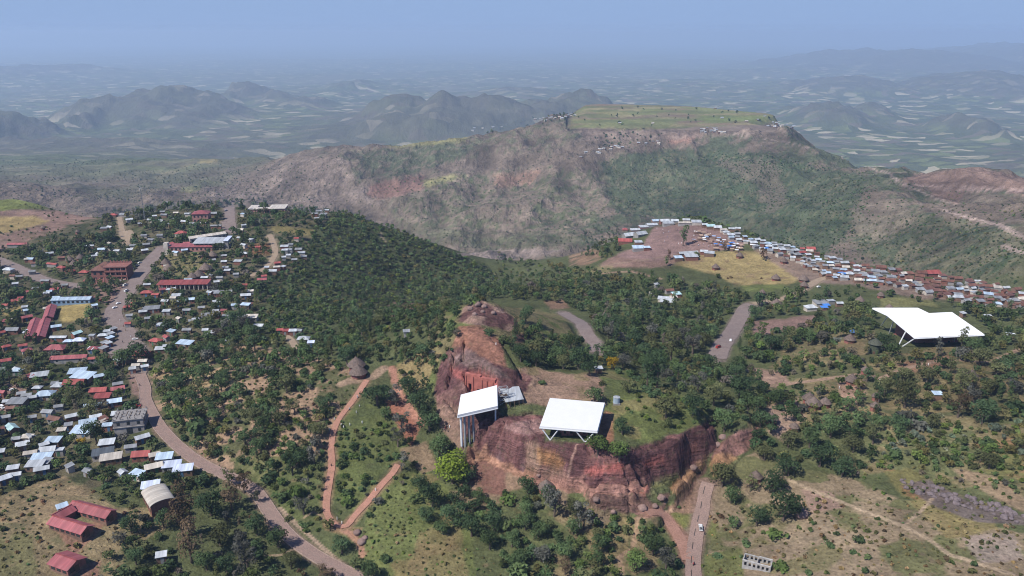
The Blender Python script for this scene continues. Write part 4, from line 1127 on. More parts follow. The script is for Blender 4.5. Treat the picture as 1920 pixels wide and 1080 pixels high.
# name: column, row, width in px, colour, ridge angle, kind
TOWN = """
212,402,15,red,0,hip|195,427,15,white,10,shed|265,418,15,grey,20,gable|281,411,9,white,0,gable|313,379,10,white,0,gable|330,410,12,white,10,gable
320,419,12,white,30,shed|345,414,12,white,-10,gable|308,402,13,grey,0,gable|400,399,16,grey,10,gable|405,422,22,grey,5,long|340,436,26,red,-12,hip
432,449,14,grey,20,gable|450,445,13,white,-20,gable|33,457,36,pink,5,long|245,467,18,white,20,gable|271,468,15,white,35,gable|250,459,14,grey,10,gable
163,460,28,white,5,long|186,475,13,white,-10,gable|15,504,22,white,-8,hip|36,517,14,white,20,gable|85,525,18,white,-5,long|60,508,14,grey,20,gable
98,494,26,red,-18,long|115,500,20,red,-18,hip|132,507,20,red,-12,hip|157,509,18,red,0,hip|101,542,18,red,15,shed|122,533,12,grey,15,gable
8,571,16,red,10,gable|30,562,20,red,30,gable|50,593,22,pink,40,gable|12,600,20,pink,10,hip|2,622,16,red,40,gable|60,620,16,pink,50,gable
275,547,24,red,5,hip|292,551,16,red,-10,gable|240,574,20,red,20,hip|254,566,16,red,-10,hip|276,532,15,white,10,gable|268,583,18,white,20,shed
330,553,20,white,10,shed|310,563,16,white,-10,gable|331,566,22,blue,15,shed|356,560,20,blue,12,gable|325,557,12,tan,0,gable|312,582,16,white,5,shed
410,548,19,white,5,shed|408,566,12,white,20,gable|440,571,15,blue,15,shed|460,570,20,blue,-10,shed|395,589,36,grey,20,gable|378,575,14,grey,10,gable
420,489,12,white,10,gable|423,500,12,white,10,gable|426,506,13,white,5,shed|446,489,16,white,0,shed|457,474,16,white,5,gable|412,519,13,white,5,gable
406,527,12,white,20,gable|404,545,14,white,10,gable|384,519,14,white,0,gable|420,478,12,grey,10,gable|484,462,9,red,0,gable|450,430,14,tan,5,gable
533,461,17,white,5,shed|541,467,15,white,0,gable|534,468,13,white,10,shed|565,473,16,white,10,shed|570,480,12,white,15,shed|541,477,9,white,5,gable
532,481,9,white,10,gable|552,486,12,white,10,shed|556,446,9,red,0,gable|560,466,14,grey,5,gable|545,457,10,white,5,gable
520,492,14,red,20,shed|519,500,14,tan,10,shed|531,499,9,white,70,shed|500,500,9,white,5,shed|511,507,18,white,5,gable|491,523,20,pink,10,gable
495,517,12,red,20,shed|459,533,9,red,10,gable|461,552,22,white,10,gable|470,544,12,tan,5,gable|405,581,12,white,10,gable|455,592,18,grey,10,shed
472,593,24,tan,5,shed|525,617,10,red,10,gable|536,619,10,red,5,shed|549,619,16,white,5,shed|561,618,14,white,-10,gable|569,633,24,white,5,hip|583,641,14,lilac,5,shed
762,620,9,white,10,shed|598,395,12,white,5,gable|605,402,14,white,0,shed|613,393,8,white,0,gable|590,400,12,white,5,shed|608,400,12,white,10,gable|594,408,9,white,0,gable
143,623,20,teal,60,gable|110,631,30,white,3,long|128,638,18,blue,5,hip|148,636,24,lilac,5,hip|172,628,10,white,0,flat|193,627,20,white,10,hip
105,651,36,pink,0,hip|50,655,22,pink,40,hip|12,648,18,red,40,hip|175,652,22,pink,10,hip|194,651,16,grey,70,shed|196,641,14,grey,60,shed
130,669,66,pink,8,long|185,669,36,red,12,long|268,662,30,red,0,gable|292,637,28,red,-20,hip|347,642,32,blue,-12,shed|312,647,14,white,20,gable
300,653,22,white,15,shed|268,675,18,tan,5,gable|271,685,15,white,30,gable|255,683,16,tan,5,gable|396,622,20,white,20,hip|385,617,12,white,10,gable
33,693,18,blue,10,hip|74,702,34,white,18,shed|145,695,34,blue,15,shed|156,703,44,blue,-12,shed|186,703,22,blue,35,gable|140,715,38,red,2,gable
185,730,32,red,10,gable|192,742,30,red,10,shed|221,727,26,pink,25,gable|215,750,28,blue,20,gable|174,758,30,blue,15,long|50,739,18,grey,20,gable
85,737,34,blue,10,hip|70,725,15,white,0,hip|107,722,18,white,0,hip|60,743,16,white,30,gable|32,752,32,grey,3,shed|102,718,12,grey,20,shed
90,770,22,grey,-10,gable|103,783,28,rust,-15,gable|134,778,24,white,35,gable|165,789,34,blue,25,gable|155,806,38,blue,3,shed|201,796,18,blue,10,shed
190,789,18,tan,60,gable|224,773,27,white,10,gable|22,800,30,teal,-40,gable|-2,803,18,rust,40,gable|266,818,28,white,40,gable|200,828,30,white,15,shed
245,835,22,grey,15,gable|193,847,42,dark,20,shed|208,856,42,tan,18,shed|265,849,34,red,10,gable|290,852,22,tan,30,shed|308,855,32,blue,12,shed
288,872,36,tan,30,gable|322,870,36,lilac,12,shed|343,877,38,lilac,15,shed|42,832,26,white,30,shed|51,818,20,tan,5,shed|57,847,24,tan,20,gable
100,824,26,blue,0,shed|82,831,18,white,40,gable|90,840,30,white,15,gable|78,856,38,blue,8,shed|66,869,32,white,8,shed|78,877,28,white,25,gable
87,863,14,grey,90,shed|112,842,10,white,10,flat|24,876,22,white,20,shed|9,895,24,white,45,shed|30,887,18,white,20,gable|257,886,28,blue,-20,shed
282,908,36,lilac,20,shed|302,1039,20,white,15,shed|10,780,18,grey,30,gable|128,795,14,grey,20,shed|0,845,16,white,20,shed|20,763,16,rust,10,gable
350,455,14,pink,5,gable|312,497,12,tan,20,gable|200,620,14,white,20,shed|206,632,14,blue,60,shed|203,642,12,white,60,shed|213,615,10,white,60,shed|208,624,12,white,60,shed
248,690,12,white,20,shed|5,690,14,grey,10,gable|110,760,16,grey,20,gable|60,780,16,grey,25,gable|115,805,16,tan,10,shed|30,820,14,grey,20,gable
290,404,9,white,10,gable|305,396,10,grey,5,gable|360,418,12,grey,10,gable|300,440,12,grey,10,gable|352,400,12,white,5,gable|330,398,10,tan,10,gable|270,440,12,white,10,gable
240,605,12,red,10,gable|243,590,14,white,10,gable|285,577,30,grey,12,shed|350,580,16,grey,10,gable|360,600,14,white,10,gable|430,545,12,grey,10,gable|425,590,16,grey,5,gable
"""
for ln in TOWN.strip().split('\n'):
    for it in ln.split('|'):
        f = it.split(',')
        k = f[5]
        house(float(f[0]), float(f[1]), float(f[2])*(0.86 if float(f[1]) < 690 and float(f[2]) < 30 else 0.97), 'grey' if f[3] == 'white' and float(f[1]) < 690 and rng.random() < 0.3 else f[3], float(f[4]) + rng.uniform(-3, 3), k, ratio=0.24 if k == 'long' else rng.uniform(0.55, 0.72),
              group='tin and tile roofed houses of the town')

# small dwellings between the named ones
_tp = [(0,480),(170,440),(215,400),(300,388),(430,385),(480,400),(470,470),(470,560),(500,600),(440,640),(290,640),(240,700),(240,760),(300,850),(240,900),(0,890)]
_skip = [[(0,392),(130,392),(200,395),(190,440),(140,460),(0,470)],[(105,570),(172,562),(172,605),(110,608)],[(165,535),(240,528),(235,570),(200,580)],[(195,560),(235,560),(270,640),(205,668)],[(300,478),(400,468),(395,520),(300,520)]]
_n = 0
for k in range(900):
    if _n >= 95: break
    x, y = rng.uniform(0, 500), rng.uniform(395, 890)
    if not in_poly(np.array([x]), np.array([y]), _tp)[0] or any(in_poly(np.array([x]), np.array([y]), q_)[0] for q_ in _skip): continue
    p = at(x, y)
    wpx = rng.uniform(9, 14) if y < 600 else rng.uniform(14, 24)
    w_ = wpx*mpp(p)
    if any(math.hypot(p.x-a, p.y-b) < c + w_*0.75 for a, b, c in OCC): continue
    if np.min(np.hypot(ROAD_XY[:,0]-p.x, ROAD_XY[:,1]-p.y) - ROAD_XY[:,2]) < w_*0.6: continue
    house(x, y, wpx, rng.choices(('white','grey','blue','tan','rust','red','pink'), (5,4,3,2,2,1,1))[0], rng.choice((rng.uniform(-10,20), rng.uniform(20,40), rng.uniform(-45,-20))), rng.choice(('gable','gable','shed')), group='tin and tile roofed houses of the town'); _n += 1

# the market village on the ridge
MARKET = """
1172,429,10,red,0,hip|1190,430,20,white,10,gable|1180,440,28,white,25,gable|1201,437,26,white,30,gable|1172,450,26,red,-3,gable|1197,453,14,white,5,shed
1197,463,22,blue,5,shed|1213,463,12,blue,5,shed|1207,424,18,white,10,shed|1222,420,22,white,10,gable|1229,414,16,blue,10,gable|1246,413,18,white,5,gable|1253,417,20,white,0,shed
1265,413,14,white,-5,gable|1287,411,14,white,-10,gable|1286,417,28,tan,0,long|1306,415,18,white,0,shed|1290,473,38,white,12,long|1272,482,16,blue,5,shed|1296,479,24,white,5,shed
1320,470,14,white,-10,gable|1330,473,20,white,-15,shed|1321,420,10,white,0,gable|1333,423,16,teal,0,shed|1345,425,14,white,0,gable|1357,430,12,tan,0,shed|1372,428,12,white,-10,gable|1384,427,10,white,-10,gable
1520,465,16,red,-5,gable|1747,510,28,red,5,gable|1828,547,13,white,10,flat
1250,563,26,white,-12,gable|1245,559,24,white,-12,shed|1231,532,8,white,20,shed|1222,548,10,tan,10,gable|1268,550,18,teal,10,shed|1262,556,14,tan,5,gable|1255,543,16,rust,10,gable
1520,574,22,white,10,hip|1558,563,14,white,10,flat|1538,566,26,grey,10,shed|1574,567,12,white,5,gable|1758,737,16,blue,-5,shed|1806,586,8,white,20,shed|1852,592,14,white,-10,shed|1895,627,16,white,-25,shed
"""
for ln in MARKET.strip().split('\n'):
    for it in ln.split('|'):
        f = it.split(','); k = f[5]
        house(float(f[0]), float(f[1]), float(f[2]), f[3], float(f[4]) + rng.uniform(-3, 3), k, ratio=0.24 if k == 'long' else rng.uniform(0.6, 0.8), detail=False,
              wall='brick' if f[3] == 'red' else None, group='houses of the market village')

# the village strip along the ridge: rows of huts packed between lower and upper edge
UP = [(1360,430),(1450,452),(1530,470),(1600,492),(1680,503),(1760,512),(1840,525),(1930,545)]
LO = [(1360,440),(1440,468),(1500,490),(1560,520),(1640,525),(1720,540),(1800,560),(1930,575)]
def lerp_line(Ln, x):
    return float(np.interp(x, [q_[0] for q_ in Ln], [q_[1] for q_ in Ln]))
_taken = []
VILL = 0
for k in range(2600):
    if VILL >= 185: break
    x = rng.uniform(1362, 1922); u_ = rng.random()
    y = lerp_line(UP, x)*(1-u_) + lerp_line(LO, x)*u_
    wpx = rng.uniform(8, 14) if x < 1580 else rng.uniform(10, 18)
    if any(abs(x-a)*1.0 < (wpx+b)*0.42 and abs(y-c) < 4.4 for a, c, b in _taken): continue
    if abs(x-1747) < 18 and abs(y-510) < 7: continue
    _taken.append((x, y, wpx)); VILL += 1
    q_ = sstep(1540, 1660, np.array([x]))[0]
    col = rng.choices(('rust','white','grey','blue','tan','red'), (0.15+1.5*q_, 1.0-0.75*q_, 1.0-0.4*q_, 0.40-0.25*q_, 0.25-0.1*q_, 0.02+0.03*q_))[0]
    house(x, y, wpx, col, rng.uniform(-25, 25), rng.choices(('gable','shed','hip'), (5, 3, 1))[0], ratio=rng.uniform(0.6, 0.85), detail=False, h=rng.uniform(2.0, 2.6),
          desc=COLNAME[col] + ' ridge hut', cat='hut', name='tin_hut', group='huts crowded along the market village ridge')

# hamlets far off on the mesa and its shoulder
for (x0, x1, ya, yb, n_) in ((1315,1362,238,247,16),(1430,1490,228,240,12),(985,1080,212,228,14),(1080,1170,268,292,16),(1190,1240,262,268,6),(880,960,236,246,5),(1120,1460,198,232,9)):
    for k in range(n_):
        x = rng.uniform(x0, x1); f = (x-x0)/(x1-x0)
        y = rng.uniform(ya, yb)
        if (x0, ya) in ((985,212),): y = 228 - 14*f + rng.uniform(-3, 3)
        if (x0, ya) in ((1080,268),): y = 292 - 20*f + rng.uniform(-4, 4)
        house(x, y, rng.uniform(4, 7), rng.choice(('white','white','grey','tan')), rng.uniform(-30, 30), 'gable', detail=False, desc='tiny tin roofed cottage', cat='cottage', name='cottage', group='far houses on the flat topped mountain')

# ---------------------------------------------------------------- round thatched huts
def tukul(px, py, wpx, storeys=1, wall='stone', thatch=None, rise=0.42, desc=None, base=0.0, hh=2.2):
    p = at(px, py, 2.8); r_ = max(1.6, wpx*mpp(p)/2/1.18)
    p.z = float(min(height(p.x + r_*math.cos(t), p.y + r_*math.sin(t)) for t in np.linspace(0, 6.2, 8)))
    root = empty('round_hut', p, rng.uniform(0, 6))
    th = thatch or THATCH
    def lathe(name, prof, mat, par, seg=20):
        V, F = [], []
        for rr, zz in prof:
            for k in range(seg):
                t = 2*math.pi*k/seg
                w_ = 1 + 0.02*math.sin(5*t + rr)
                V.append((rr*w_*math.cos(t), rr*w_*math.sin(t), zz))
        for i_ in range(len(prof)-1):
            for k in range(seg):
                F.append((i_*seg+k, i_*seg+(k+1) % seg, (i_+1)*seg+(k+1) % seg, (i_+1)*seg+k))
        return poly_obj(name, V, F, mat, par)
    H = hh*storeys
    lathe('wall', [(r_*1.0,-1.5),(r_*0.98,0),(r_*0.96,H)], WALL[wall] if wall in WALL else wall, root)
    ro = r_*1.22; ri = ro*2*rise
    lathe('thatched_roof', [(r_*0.5,H-0.05),(ro*0.97,H-0.32),(ro,H-0.25),(ro*0.66,H+ri*0.36),(ro*0.33,H+ri*0.70),(ro*0.07,H+ri),(0.02,H+ri+0.05)], th, root)
    lathe('finial', [(0.18,H+ri-0.1),(0.22,H+ri+0.15),(0.06,H+ri+0.45),(0.01,H+ri+0.6)], WOOD, root, 8)
    ang = math.atan2(-p.y, -p.x) - root.rotation_euler.z
    d = boxes_obj('door', [(-0.45,-0.06,0.0,0.45,0.06,1.8)], DOORS[0], root)
    d.location = (r_*0.985*math.cos(ang), r_*0.985*math.sin(ang), 0.02); d.rotation_euler = (0, 0, ang + math.pi/2)
    OCC.append((p.x, p.y, ro + 0.3))
    reg(root, px, py, desc or 'round thatched hut', 'round hut', 'round thatched huts')
    return root

for a in ((668,681,34,1.35),(671,691,34,1),(1598,708,26,1),(1518,742,26,1),(1526,752,30,1),(1548,750,22,1),(1644,739,18,1),(1641,757,16,1),(1623,690,16,1),(1822,700,24,1),
          (1418,886,25,1),(1024,905,32,1),(1594,632,22,1),(1456,565,20,1),(1613,560,17,1),(1652,550,14,1),(1668,573,14,1),(1387,476,14,1),(1342,498,15,1),(1455,518,17,1),(1507,520,19,1),
          (1508,532,16,1),(1430,545,12,1),(1470,486,15,1),(310,490,18,1),(316,500,22,1),(382,475,18,1),(398,476,18,1),(385,500,24,1),(372,512,22,1),(360,516,18,1),(130,484,16,1),(150,480,16,1),(170,486,14,1),(138,492,16,1),(80,425,9,1),(145,432,9,1),(1447,780,26,1),(1490,795,18,1)):
    tukul(a[0], a[1], a[2], a[3], desc='two tiered thatched round pavilion' if a[3] > 1 else None)
tukul(1640,650,25,2, wall=plain_mat('creeper_covered_wall', (0.06,0.07,0.045), 0.3, 1.5), thatch=THATCHG, rise=0.34, desc='tall round hut with mossy green roof', hh=2.6)

# ================================================================ LARGE AND UNUSUAL BUILDINGS
def local_frame(px, py, ang, lift=2.0):
    p = at(px, py, lift)
    return p, R(ang)

def window_grid(root, x0, x1, y, z0, z1, n_, side=-1, w=0.9, mat=None, axis='x', name='window'):
    """single windows, each its own part, along a wall"""
    for k in range(n_):
        c_ = x0 + (x1-x0)*(k+0.5)/n_
        if axis == 'x':
            boxes_obj(name, [(c_-w/2, min(y, y+side*0.06)-0.004, z0, c_+w/2, max(y, y+side*0.06)+0.004, z1)], mat or GLASS, root)
        else:
            boxes_obj(name, [(min(y, y+side*0.06)-0.004, c_-w/2, z0, max(y, y+side*0.06)+0.004, c_+w/2, z1)], mat or GLASS, root)

def base_z(p, L_, D, a):
    cs = [height(p.x + x*math.cos(a) - y*math.sin(a), p.y + x*math.sin(a) + y*math.cos(a)) for x in (-L_/2,0,L_/2) for y in (-D/2,0,D/2)]
    return float(np.mean(cs)), float(np.min(cs))

# ---- white shelters over the rock churches
MEMB = plain_mat('white_membrane', (0.86,0.86,0.85), 0.03, 0.3, rough=0.6)
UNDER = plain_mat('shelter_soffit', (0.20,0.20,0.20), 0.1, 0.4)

def canopy(name, corners, thick, label, desc=None):
    """roof slab through surveyed corner points (column, row, altitude)"""
    P = [Vector((*wpt(c, r_, z), z)) for c, r_, z in corners]
    M_ = np.array([[p.x, p.y, 1.0] for p in P]); ca_, cb_, cc_ = np.linalg.lstsq(M_, np.array([p.z for p in P]), rcond=None)[0]
    for k, (c, r_, z) in enumerate(corners):                       # the roof is one flat sheet
        d = ray(c, r_); t = (cc_ - CAM_H)/(d[2] - ca_*d[0] - cb_*d[1])
        P[k] = Vector((d[0]*t, d[1]*t, CAM_H + d[2]*t))
    cen = sum(P, Vector())/len(P)
    g = float(height(cen.x, cen.y))
    root = empty(name, (cen.x, cen.y, g))
    n_ = len(P)
    V = [tuple(p - root.location) for p in P] + [tuple(p - root.location - Vector((0,0,thick))) for p in P]
    poly_obj('roof', V, [tuple(range(n_))] + [(k, (k+1) % n_, n_+(k+1) % n_, n_+k) for k in range(n_)], MEMB, root)
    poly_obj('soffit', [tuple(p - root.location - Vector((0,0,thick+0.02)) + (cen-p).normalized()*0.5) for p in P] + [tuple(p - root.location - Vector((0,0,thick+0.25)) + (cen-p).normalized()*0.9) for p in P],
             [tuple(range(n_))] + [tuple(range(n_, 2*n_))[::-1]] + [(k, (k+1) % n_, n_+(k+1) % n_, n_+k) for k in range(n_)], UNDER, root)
    # edge beam
    bmv = bmesh.new()
    for k in range(n_):
        bar(bmv, P[k] - root.location - Vector((0,0,thick)), P[(k+1) % n_] - root.location - Vector((0,0,thick)), 0.22)
    mesh_obj('edge_beam', bmv, STEEL, root)
    tag(root, label, 'shelter', 'white shelters over rock churches')
    return root, P

# left shelter
rt, P = canopy('church_shelter', [(858,778,21.5),(933,761,22.0),(932,722,23.5),(864,740,23.0)], 1.1, 'white shelter on tall grey pillars at the left end of the cliff rock')
for c, r_, c2, r2 in ((862,781,867,826),(869,780,873,828),(877,778,880,826),(885,776,885,815)):
    top = Vector((*wpt(c, r_, 20.4), 20.4)) + Vector((0.3,0.8,0)); gx, gy = top.x + 0.15, top.y + 0.3
    bars_obj('pillar', [((top.x-rt.location.x, top.y-rt.location.y, 20.4-rt.location.z+0.1), (gx-rt.location.x, gy-rt.location.y, float(height(gx, gy))-rt.location.z-0.5))], 0.42, STEELG if c % 2 else STEEL, rt, 8)
bx_ = [P[1]+Vector((-0.8,1,-1)), P[2]+Vector((-0.8,-1,-1))]
for q_ in bx_:
    g_ = float(height(q_.x, q_.y))
    bars_obj('pillar', [(tuple(q_-rt.location), (q_.x-rt.location.x, q_.y-rt.location.y, g_-rt.location.z-0.5))], 0.3, STEEL, rt, 8)
a_, b_ = bx_
seg = []
for k in range(5):
    t0, t1 = k/5, (k+1)/5
    u_ = a_.lerp(b_, t0); v_ = a_.lerp(b_, t1)
    seg += [(tuple(u_-rt.location), tuple(v_-rt.location-Vector((0,0,2.2)))), (tuple(u_-rt.location-Vector((0,0,2.2))), tuple(v_-rt.location))]
seg += [(tuple(a_-rt.location-Vector((0,0,2.2))), tuple(b_-rt.location-Vector((0,0,2.2))))]
bars_obj('side_truss', seg, 0.10, STEEL, rt)
OCC.append((rt.location.x, rt.location.y, 10))

# scaffold tower beside it
p = at(944, 756, 0)
sc = empty('scaffold_tower', p, R(15)); seg = []
W_, D_, H_ = 3.2, 2.0, 6.5
for x in (-W_/2, W_/2):
    for y in (-D_/2, D_/2):
        seg.append(((x,y,-0.6),(x,y,H_)))
for k in range(1, 5):
    z = H_*k/4
    seg += [((-W_/2,-D_/2,z),(W_/2,-D_/2,z)),((-W_/2,D_/2,z),(W_/2,D_/2,z)),((-W_/2,-D_/2,z),(-W_/2,D_/2,z)),((W_/2,-D_/2,z),(W_/2,D_/2,z)),((-W_/2,-D_/2,z-H_/4),(W_/2,-D_/2,z)),((W_/2,D_/2,z-H_/4),(-W_/2,D_/2,z))]
bars_obj('frame', seg, 0.09, STEELG, sc); boxes_obj('platform', [(-W_/2,-D_/2,H_*0.5,W_/2,D_/2,H_*0.5+0.06)], WOOD, sc)
tag(sc, 'grey lattice scaffold between the left shelter and the pale annex roof', 'scaffold')

# pale annex roof
AN = [(948,754,20.0),(982,748,20.2),(973,724,20.8),(936,727,20.6)]
Pn = [Vector((*wpt(c, r_, z), z)) for c, r_, z in AN]; cen = sum(Pn, Vector())/4
an = empty('annex_shed', (cen.x, cen.y, float(height(cen.x, cen.y))))
V = [tuple(q_-an.location) for q_ in Pn] + [tuple(q_-an.location-Vector((0,0,0.22))) for q_ in Pn]
poly_obj('roof', V, [(0,1,2,3),(7,6,5,4)] + [(k,(k+1) % 4,4+(k+1) % 4,4+k) for k in range(4)], ROOF['white'], an)
for q0, q1 in ((0,1),(3,2)):
    for t in (0.03, 0.25, 0.5, 0.75, 0.97):
        q_ = Pn[q0].lerp(Pn[q1], t)
        bars_obj('post', [((q_.x-an.location.x, q_.y-an.location.y, q_.z-an.location.z-0.2), (q_.x-an.location.x, q_.y-an.location.y, float(height(q_.x,q_.y))-an.location.z-0.4))], 0.11, WOOD, an)
tag(an, 'low pale grey sheet roof on posts behind the left white shelter', 'shed')
OCC.append((cen.x, cen.y, 7))

# middle shelter on V struts
rt, P = canopy('church_shelter', [(1012,799,22.0),(1120,808,22.0),(1134,755,22.8),(1031,746,22.8)], 0.75, 'white square shelter on V shaped struts at the cliff edge')
for (t0, t1) in ((0.03, 0.33), (0.63, 0.95)):
    a_ = P[0].lerp(P[1], t0); b_ = P[0].lerp(P[1], t1); f_ = P[0].lerp(P[1], (t0+t1)/2 + 0.01) + Vector((0, 0.6, 0)); f_.z = float(height(f_.x, f_.y)) - 0.3
    bars_obj('strut', [(tuple(a_-rt.location-Vector((0,-0.3,0.8))), tuple(f_-rt.location))], 0.24, STEEL, rt)
    bars_obj('strut', [(tuple(b_-rt.location-Vector((0,-0.3,0.8))), tuple(f_-rt.location))], 0.24, STEEL, rt)
    a_ = P[3].lerp(P[2], t0); b_ = P[3].lerp(P[2], t1); f_ = P[3].lerp(P[2], (t0+t1)/2) - Vector((0, 0.6, 0)); f_.z = float(height(f_.x, f_.y)) - 0.3
    bars_obj('strut', [(tuple(a_-rt.location-Vector((0,0.3,0.8))), tuple(f_-rt.location))], 0.24, STEEL, rt)
    bars_obj('strut', [(tuple(b_-rt.location-Vector((0,0.3,0.8))), tuple(f_-rt.location))], 0.24, STEEL, rt)
OCC.append((rt.location.x, rt.location.y, 12))

# the rock-hewn church standing in its pit under the middle shelter
def church_block(px, py, L_, D, H, ang, label, sink=0.6):
    p, a = local_frame(px, py, ang, 1.5); z = float(height(p.x, p.y))
    root = empty('rock_church', (p.x, p.y, z - sink), a)
    boxes_obj('wall', [(-L_/2,-D/2,-1,L_/2,D/2,H-0.5),(-L_/2-0.4,-D/2-0.4,-1.1,L_/2+0.4,D/2+0.4,0.4)], WALL['stone'], root)
    boxes_obj('cornice', [(-L_/2-0.25,-D/2-0.25,H-0.5+0.003,L_/2+0.25,D/2+0.25,H)], WALL['stone'], root)
    window_grid(root, -L_/2, L_/2, -D/2, 1.6, 2.7, 4); window_grid(root, -D/2, D/2, L_/2, 1.6, 2.7, 3, side=1, axis='y')
    boxes_obj('door', [(-0.6,-D/2-0.07,0.41,0.6,-D/2+0.05,2.4)], DOORS[0], root)
    tag(root, label, 'church'); return root
church_block(1076, 800, 9, 8, 4.2, 0, 'red stone church block in the shade beneath the square white shelter')

# big shelter on the right
rt, P = canopy('church_shelter', [(1716,633,15.5),(1846,627,16.0),(1785,585,18.5),(1742,587,18.2),(1721,577,18.6),(1636,577,18.0),(1664,590,18.4)], 0.6, 'widest white shelter with a stepped back edge among trees on the right')
for top, foot in (((1699,620,15.8),(1684,648)), ((1716,634,14.8),(1691,649)), ((1676,600,15.8),(1667,625)), ((1790,628,15.5),(1790,640)), ((1838,627,15.2),(1832,640)), ((1780,592,16.6),(1780,600)), ((1664,594,16.2),(1652,610))):
    t_ = Vector((*wpt(*top), top[2])); f_ = at(*foot)
    bars_obj('strut', [(tuple(t_-rt.location), tuple(f_-rt.location-Vector((0,0,0.4))))], 0.3, STEEL, rt)
church_block(1745, 628, 26, 18, 7.0, 8, 'long red stone church standing under the widest white shelter', 1.0)
OCC.append((rt.location.x, rt.location.y, 22))

# carved red facade of the church in the rock
p, a = local_frame(900, 735, -24, 0.0)
z = float(height(p.x, p.y))
fc = empty('carved_facade', (p.x, p.y, z - 0.8), a)
RED_ST = plain_mat('carved_red_tuff', (0.34,0.115,0.09), 0.28, 0.5, bumpd=0.15, tint=(0.24,0.09,0.075))
L_, H_ = 13.0, 7.6
bx = [(-L_/2,0,-2,-5.0,1.5,H_),(-3.7,0,-2,-1.2,1.5,H_),(-5.0,0,3.6,-3.7,1.5,H_),(-1.2,0.0,-2,0.1,1.5,0.9),(-1.2,0,2.0,0.1,1.5,H_),(0.1,0,-2,L_/2,1.5,H_*0.92)]
boxes_obj('wall', bx, RED_ST, fc)
boxes_obj('pilaster', [(x,-0.25,-2,x+0.55,-0.003,H_*0.9) for x in (-6.4,-3.3)], RED_ST, fc); boxes_obj('pilaster', [(x,-0.25,-2,x+0.55,-0.003,H_*0.8) for x in (0.6,2.8,5.2)], RED_ST, fc)
boxes_obj('doorway', [(-5.0,1.2,-2,-3.7,1.45,3.6)], GLASS, fc); boxes_obj('window', [(-1.2,1.2,0.9,0.1,1.45,2.0)], GLASS, fc)
tag(fc, 'red carved church front with dark doorway cut into the rock', 'church front')

# ---- unfinished grey concrete building
p, a = local_frame(246, 792, 14, 3.0); zb, zl = base_z(p, 11, 9, a)
ub = empty('unfinished_building', (p.x, p.y, zb), a)
L_, D_ = 11.0, 9.0; lo_ = zl - zb - 0.6
boxes_obj('ground_floor_wall', [(-L_/2,-D_/2,lo_,L_/2,D_/2,3.0)], CONC, ub)
boxes_obj('floor_slab', [(-L_/2-0.3,-D_/2-0.3,3.003,L_/2+0.3,D_/2+0.3,3.25)], CONC, ub)
boxes_obj('upper_wall', [(-L_/2,-D_/2,3.253,L_/2,-D_/2+0.3,6.0),(-L_/2,D_/2-0.3,3.253,L_/2,D_/2,6.0),(-L_/2,-D_/2+0.303,3.253,-L_/2+0.3,D_/2-0.303,6.0),(L_/2-0.3,-D_/2+0.303,3.253,L_/2,D_/2-0.303,6.0)], CONC, ub)
boxes_obj('roof_slab', [(-L_/2-0.3,-D_/2-0.3,6.003,L_/2+0.3,D_/2+0.3,6.25)], CONC, ub)
for x in np.linspace(-L_/2+0.2, L_/2-0.2, 5):
    for y in np.linspace(-D_/2+0.2, D_/2-0.2, 4):
        boxes_obj('column_stub', [(x-0.17,y-0.17,6.253,x+0.17,y+0.17,7.3+rng.uniform(-0.3,0.3))], CONC, ub)
window_grid(ub, -L_/2, L_/2, -D_/2, 4.0, 5.3, 3, w=1.1); window_grid(ub, -D_/2, D_/2, L_/2, 4.0, 5.3, 2, side=1, axis='y', w=1.0)
boxes_obj('doorway', [(-1.0,-D_/2-0.06,0.0,1.2,-D_/2+0.02,2.5)], GLASS, ub); window_grid(ub, 2, L_/2, -D_/2, 0.9, 2.1, 1, w=1.0)
boxes_obj('formwork', [(-L_/2+1+k*1.6,-D_/2+1.2+(k % 3)*0.9,6.26,-L_/2+1.15+k*1.6,D_/2-1-(k % 2),6.40) for k in range(6)], WOOD, ub)
tag(ub, 'two storey grey concrete building without a roof, column stubs standing on top', 'building'); OCC.append((p.x, p.y, 8))

# ---- hall with a curved barrel roof
p, a = local_frame(297, 933, -52, 3.0); zb, zl = base_z(p, 9.5, 7.5, a)
hb = empty('barrel_roofed_hall', (p.x, p.y, zb), a)
L_, D_, h_ = 10.5, 7.4, 3.6; lo_ = zl - zb - 0.6
arc = [(D_/2*math.cos(t), h_ + 1.35*math.sin(t)) for t in np.linspace(math.pi, 0, 13)]
V = [(s*L_/2, y, z) for s in (-1, 1) for y, z in [(-D_/2, lo_)] + arc + [(D_/2, lo_)]]
k_ = len(arc) + 2
poly_obj('wall', V, [tuple(range(k_)), tuple(range(k_, 2*k_))[::-1], (0,1,k_+1,k_), (k_-2,k_-1,2*k_-1,2*k_-2)], WALL['brick'], hb)
arc2 = [((D_/2+0.35)*math.cos(t), h_ + 0.06 + 1.42*math.sin(t)) for t in np.linspace(math.pi, 0, 13)]
V = [(s*(L_/2+0.35), y, z+dz) for dz in (0.0, 0.12) for s in (-1, 1) for y, z in arc2]; m_ = 13
F = []
for i_ in range(12):
    F += [(i_, i_+1, m_+i_+1, m_+i_), (2*m_+i_, 3*m_+i_, 3*m_+i_+1, 2*m_+i_+1), (i_, 2*m_+i_, 2*m_+i_+1, i_+1), (m_+i_, m_+i_+1, 3*m_+i_+1, 3*m_+i_)]
F += [(0, m_, 3*m_, 2*m_), (m_-1, 3*m_-1, 4*m_-1, 2*m_-1)]
poly_obj('roof', V, F, ROOF['tan'], hb)
window_grid(hb, -L_/2, L_/2, -D_/2, 1.2, 2.4, 4); boxes_obj('door', [(L_/2-0.05,-0.9,0,L_/2+0.07,0.9,2.4)], DOORS[0], hb)
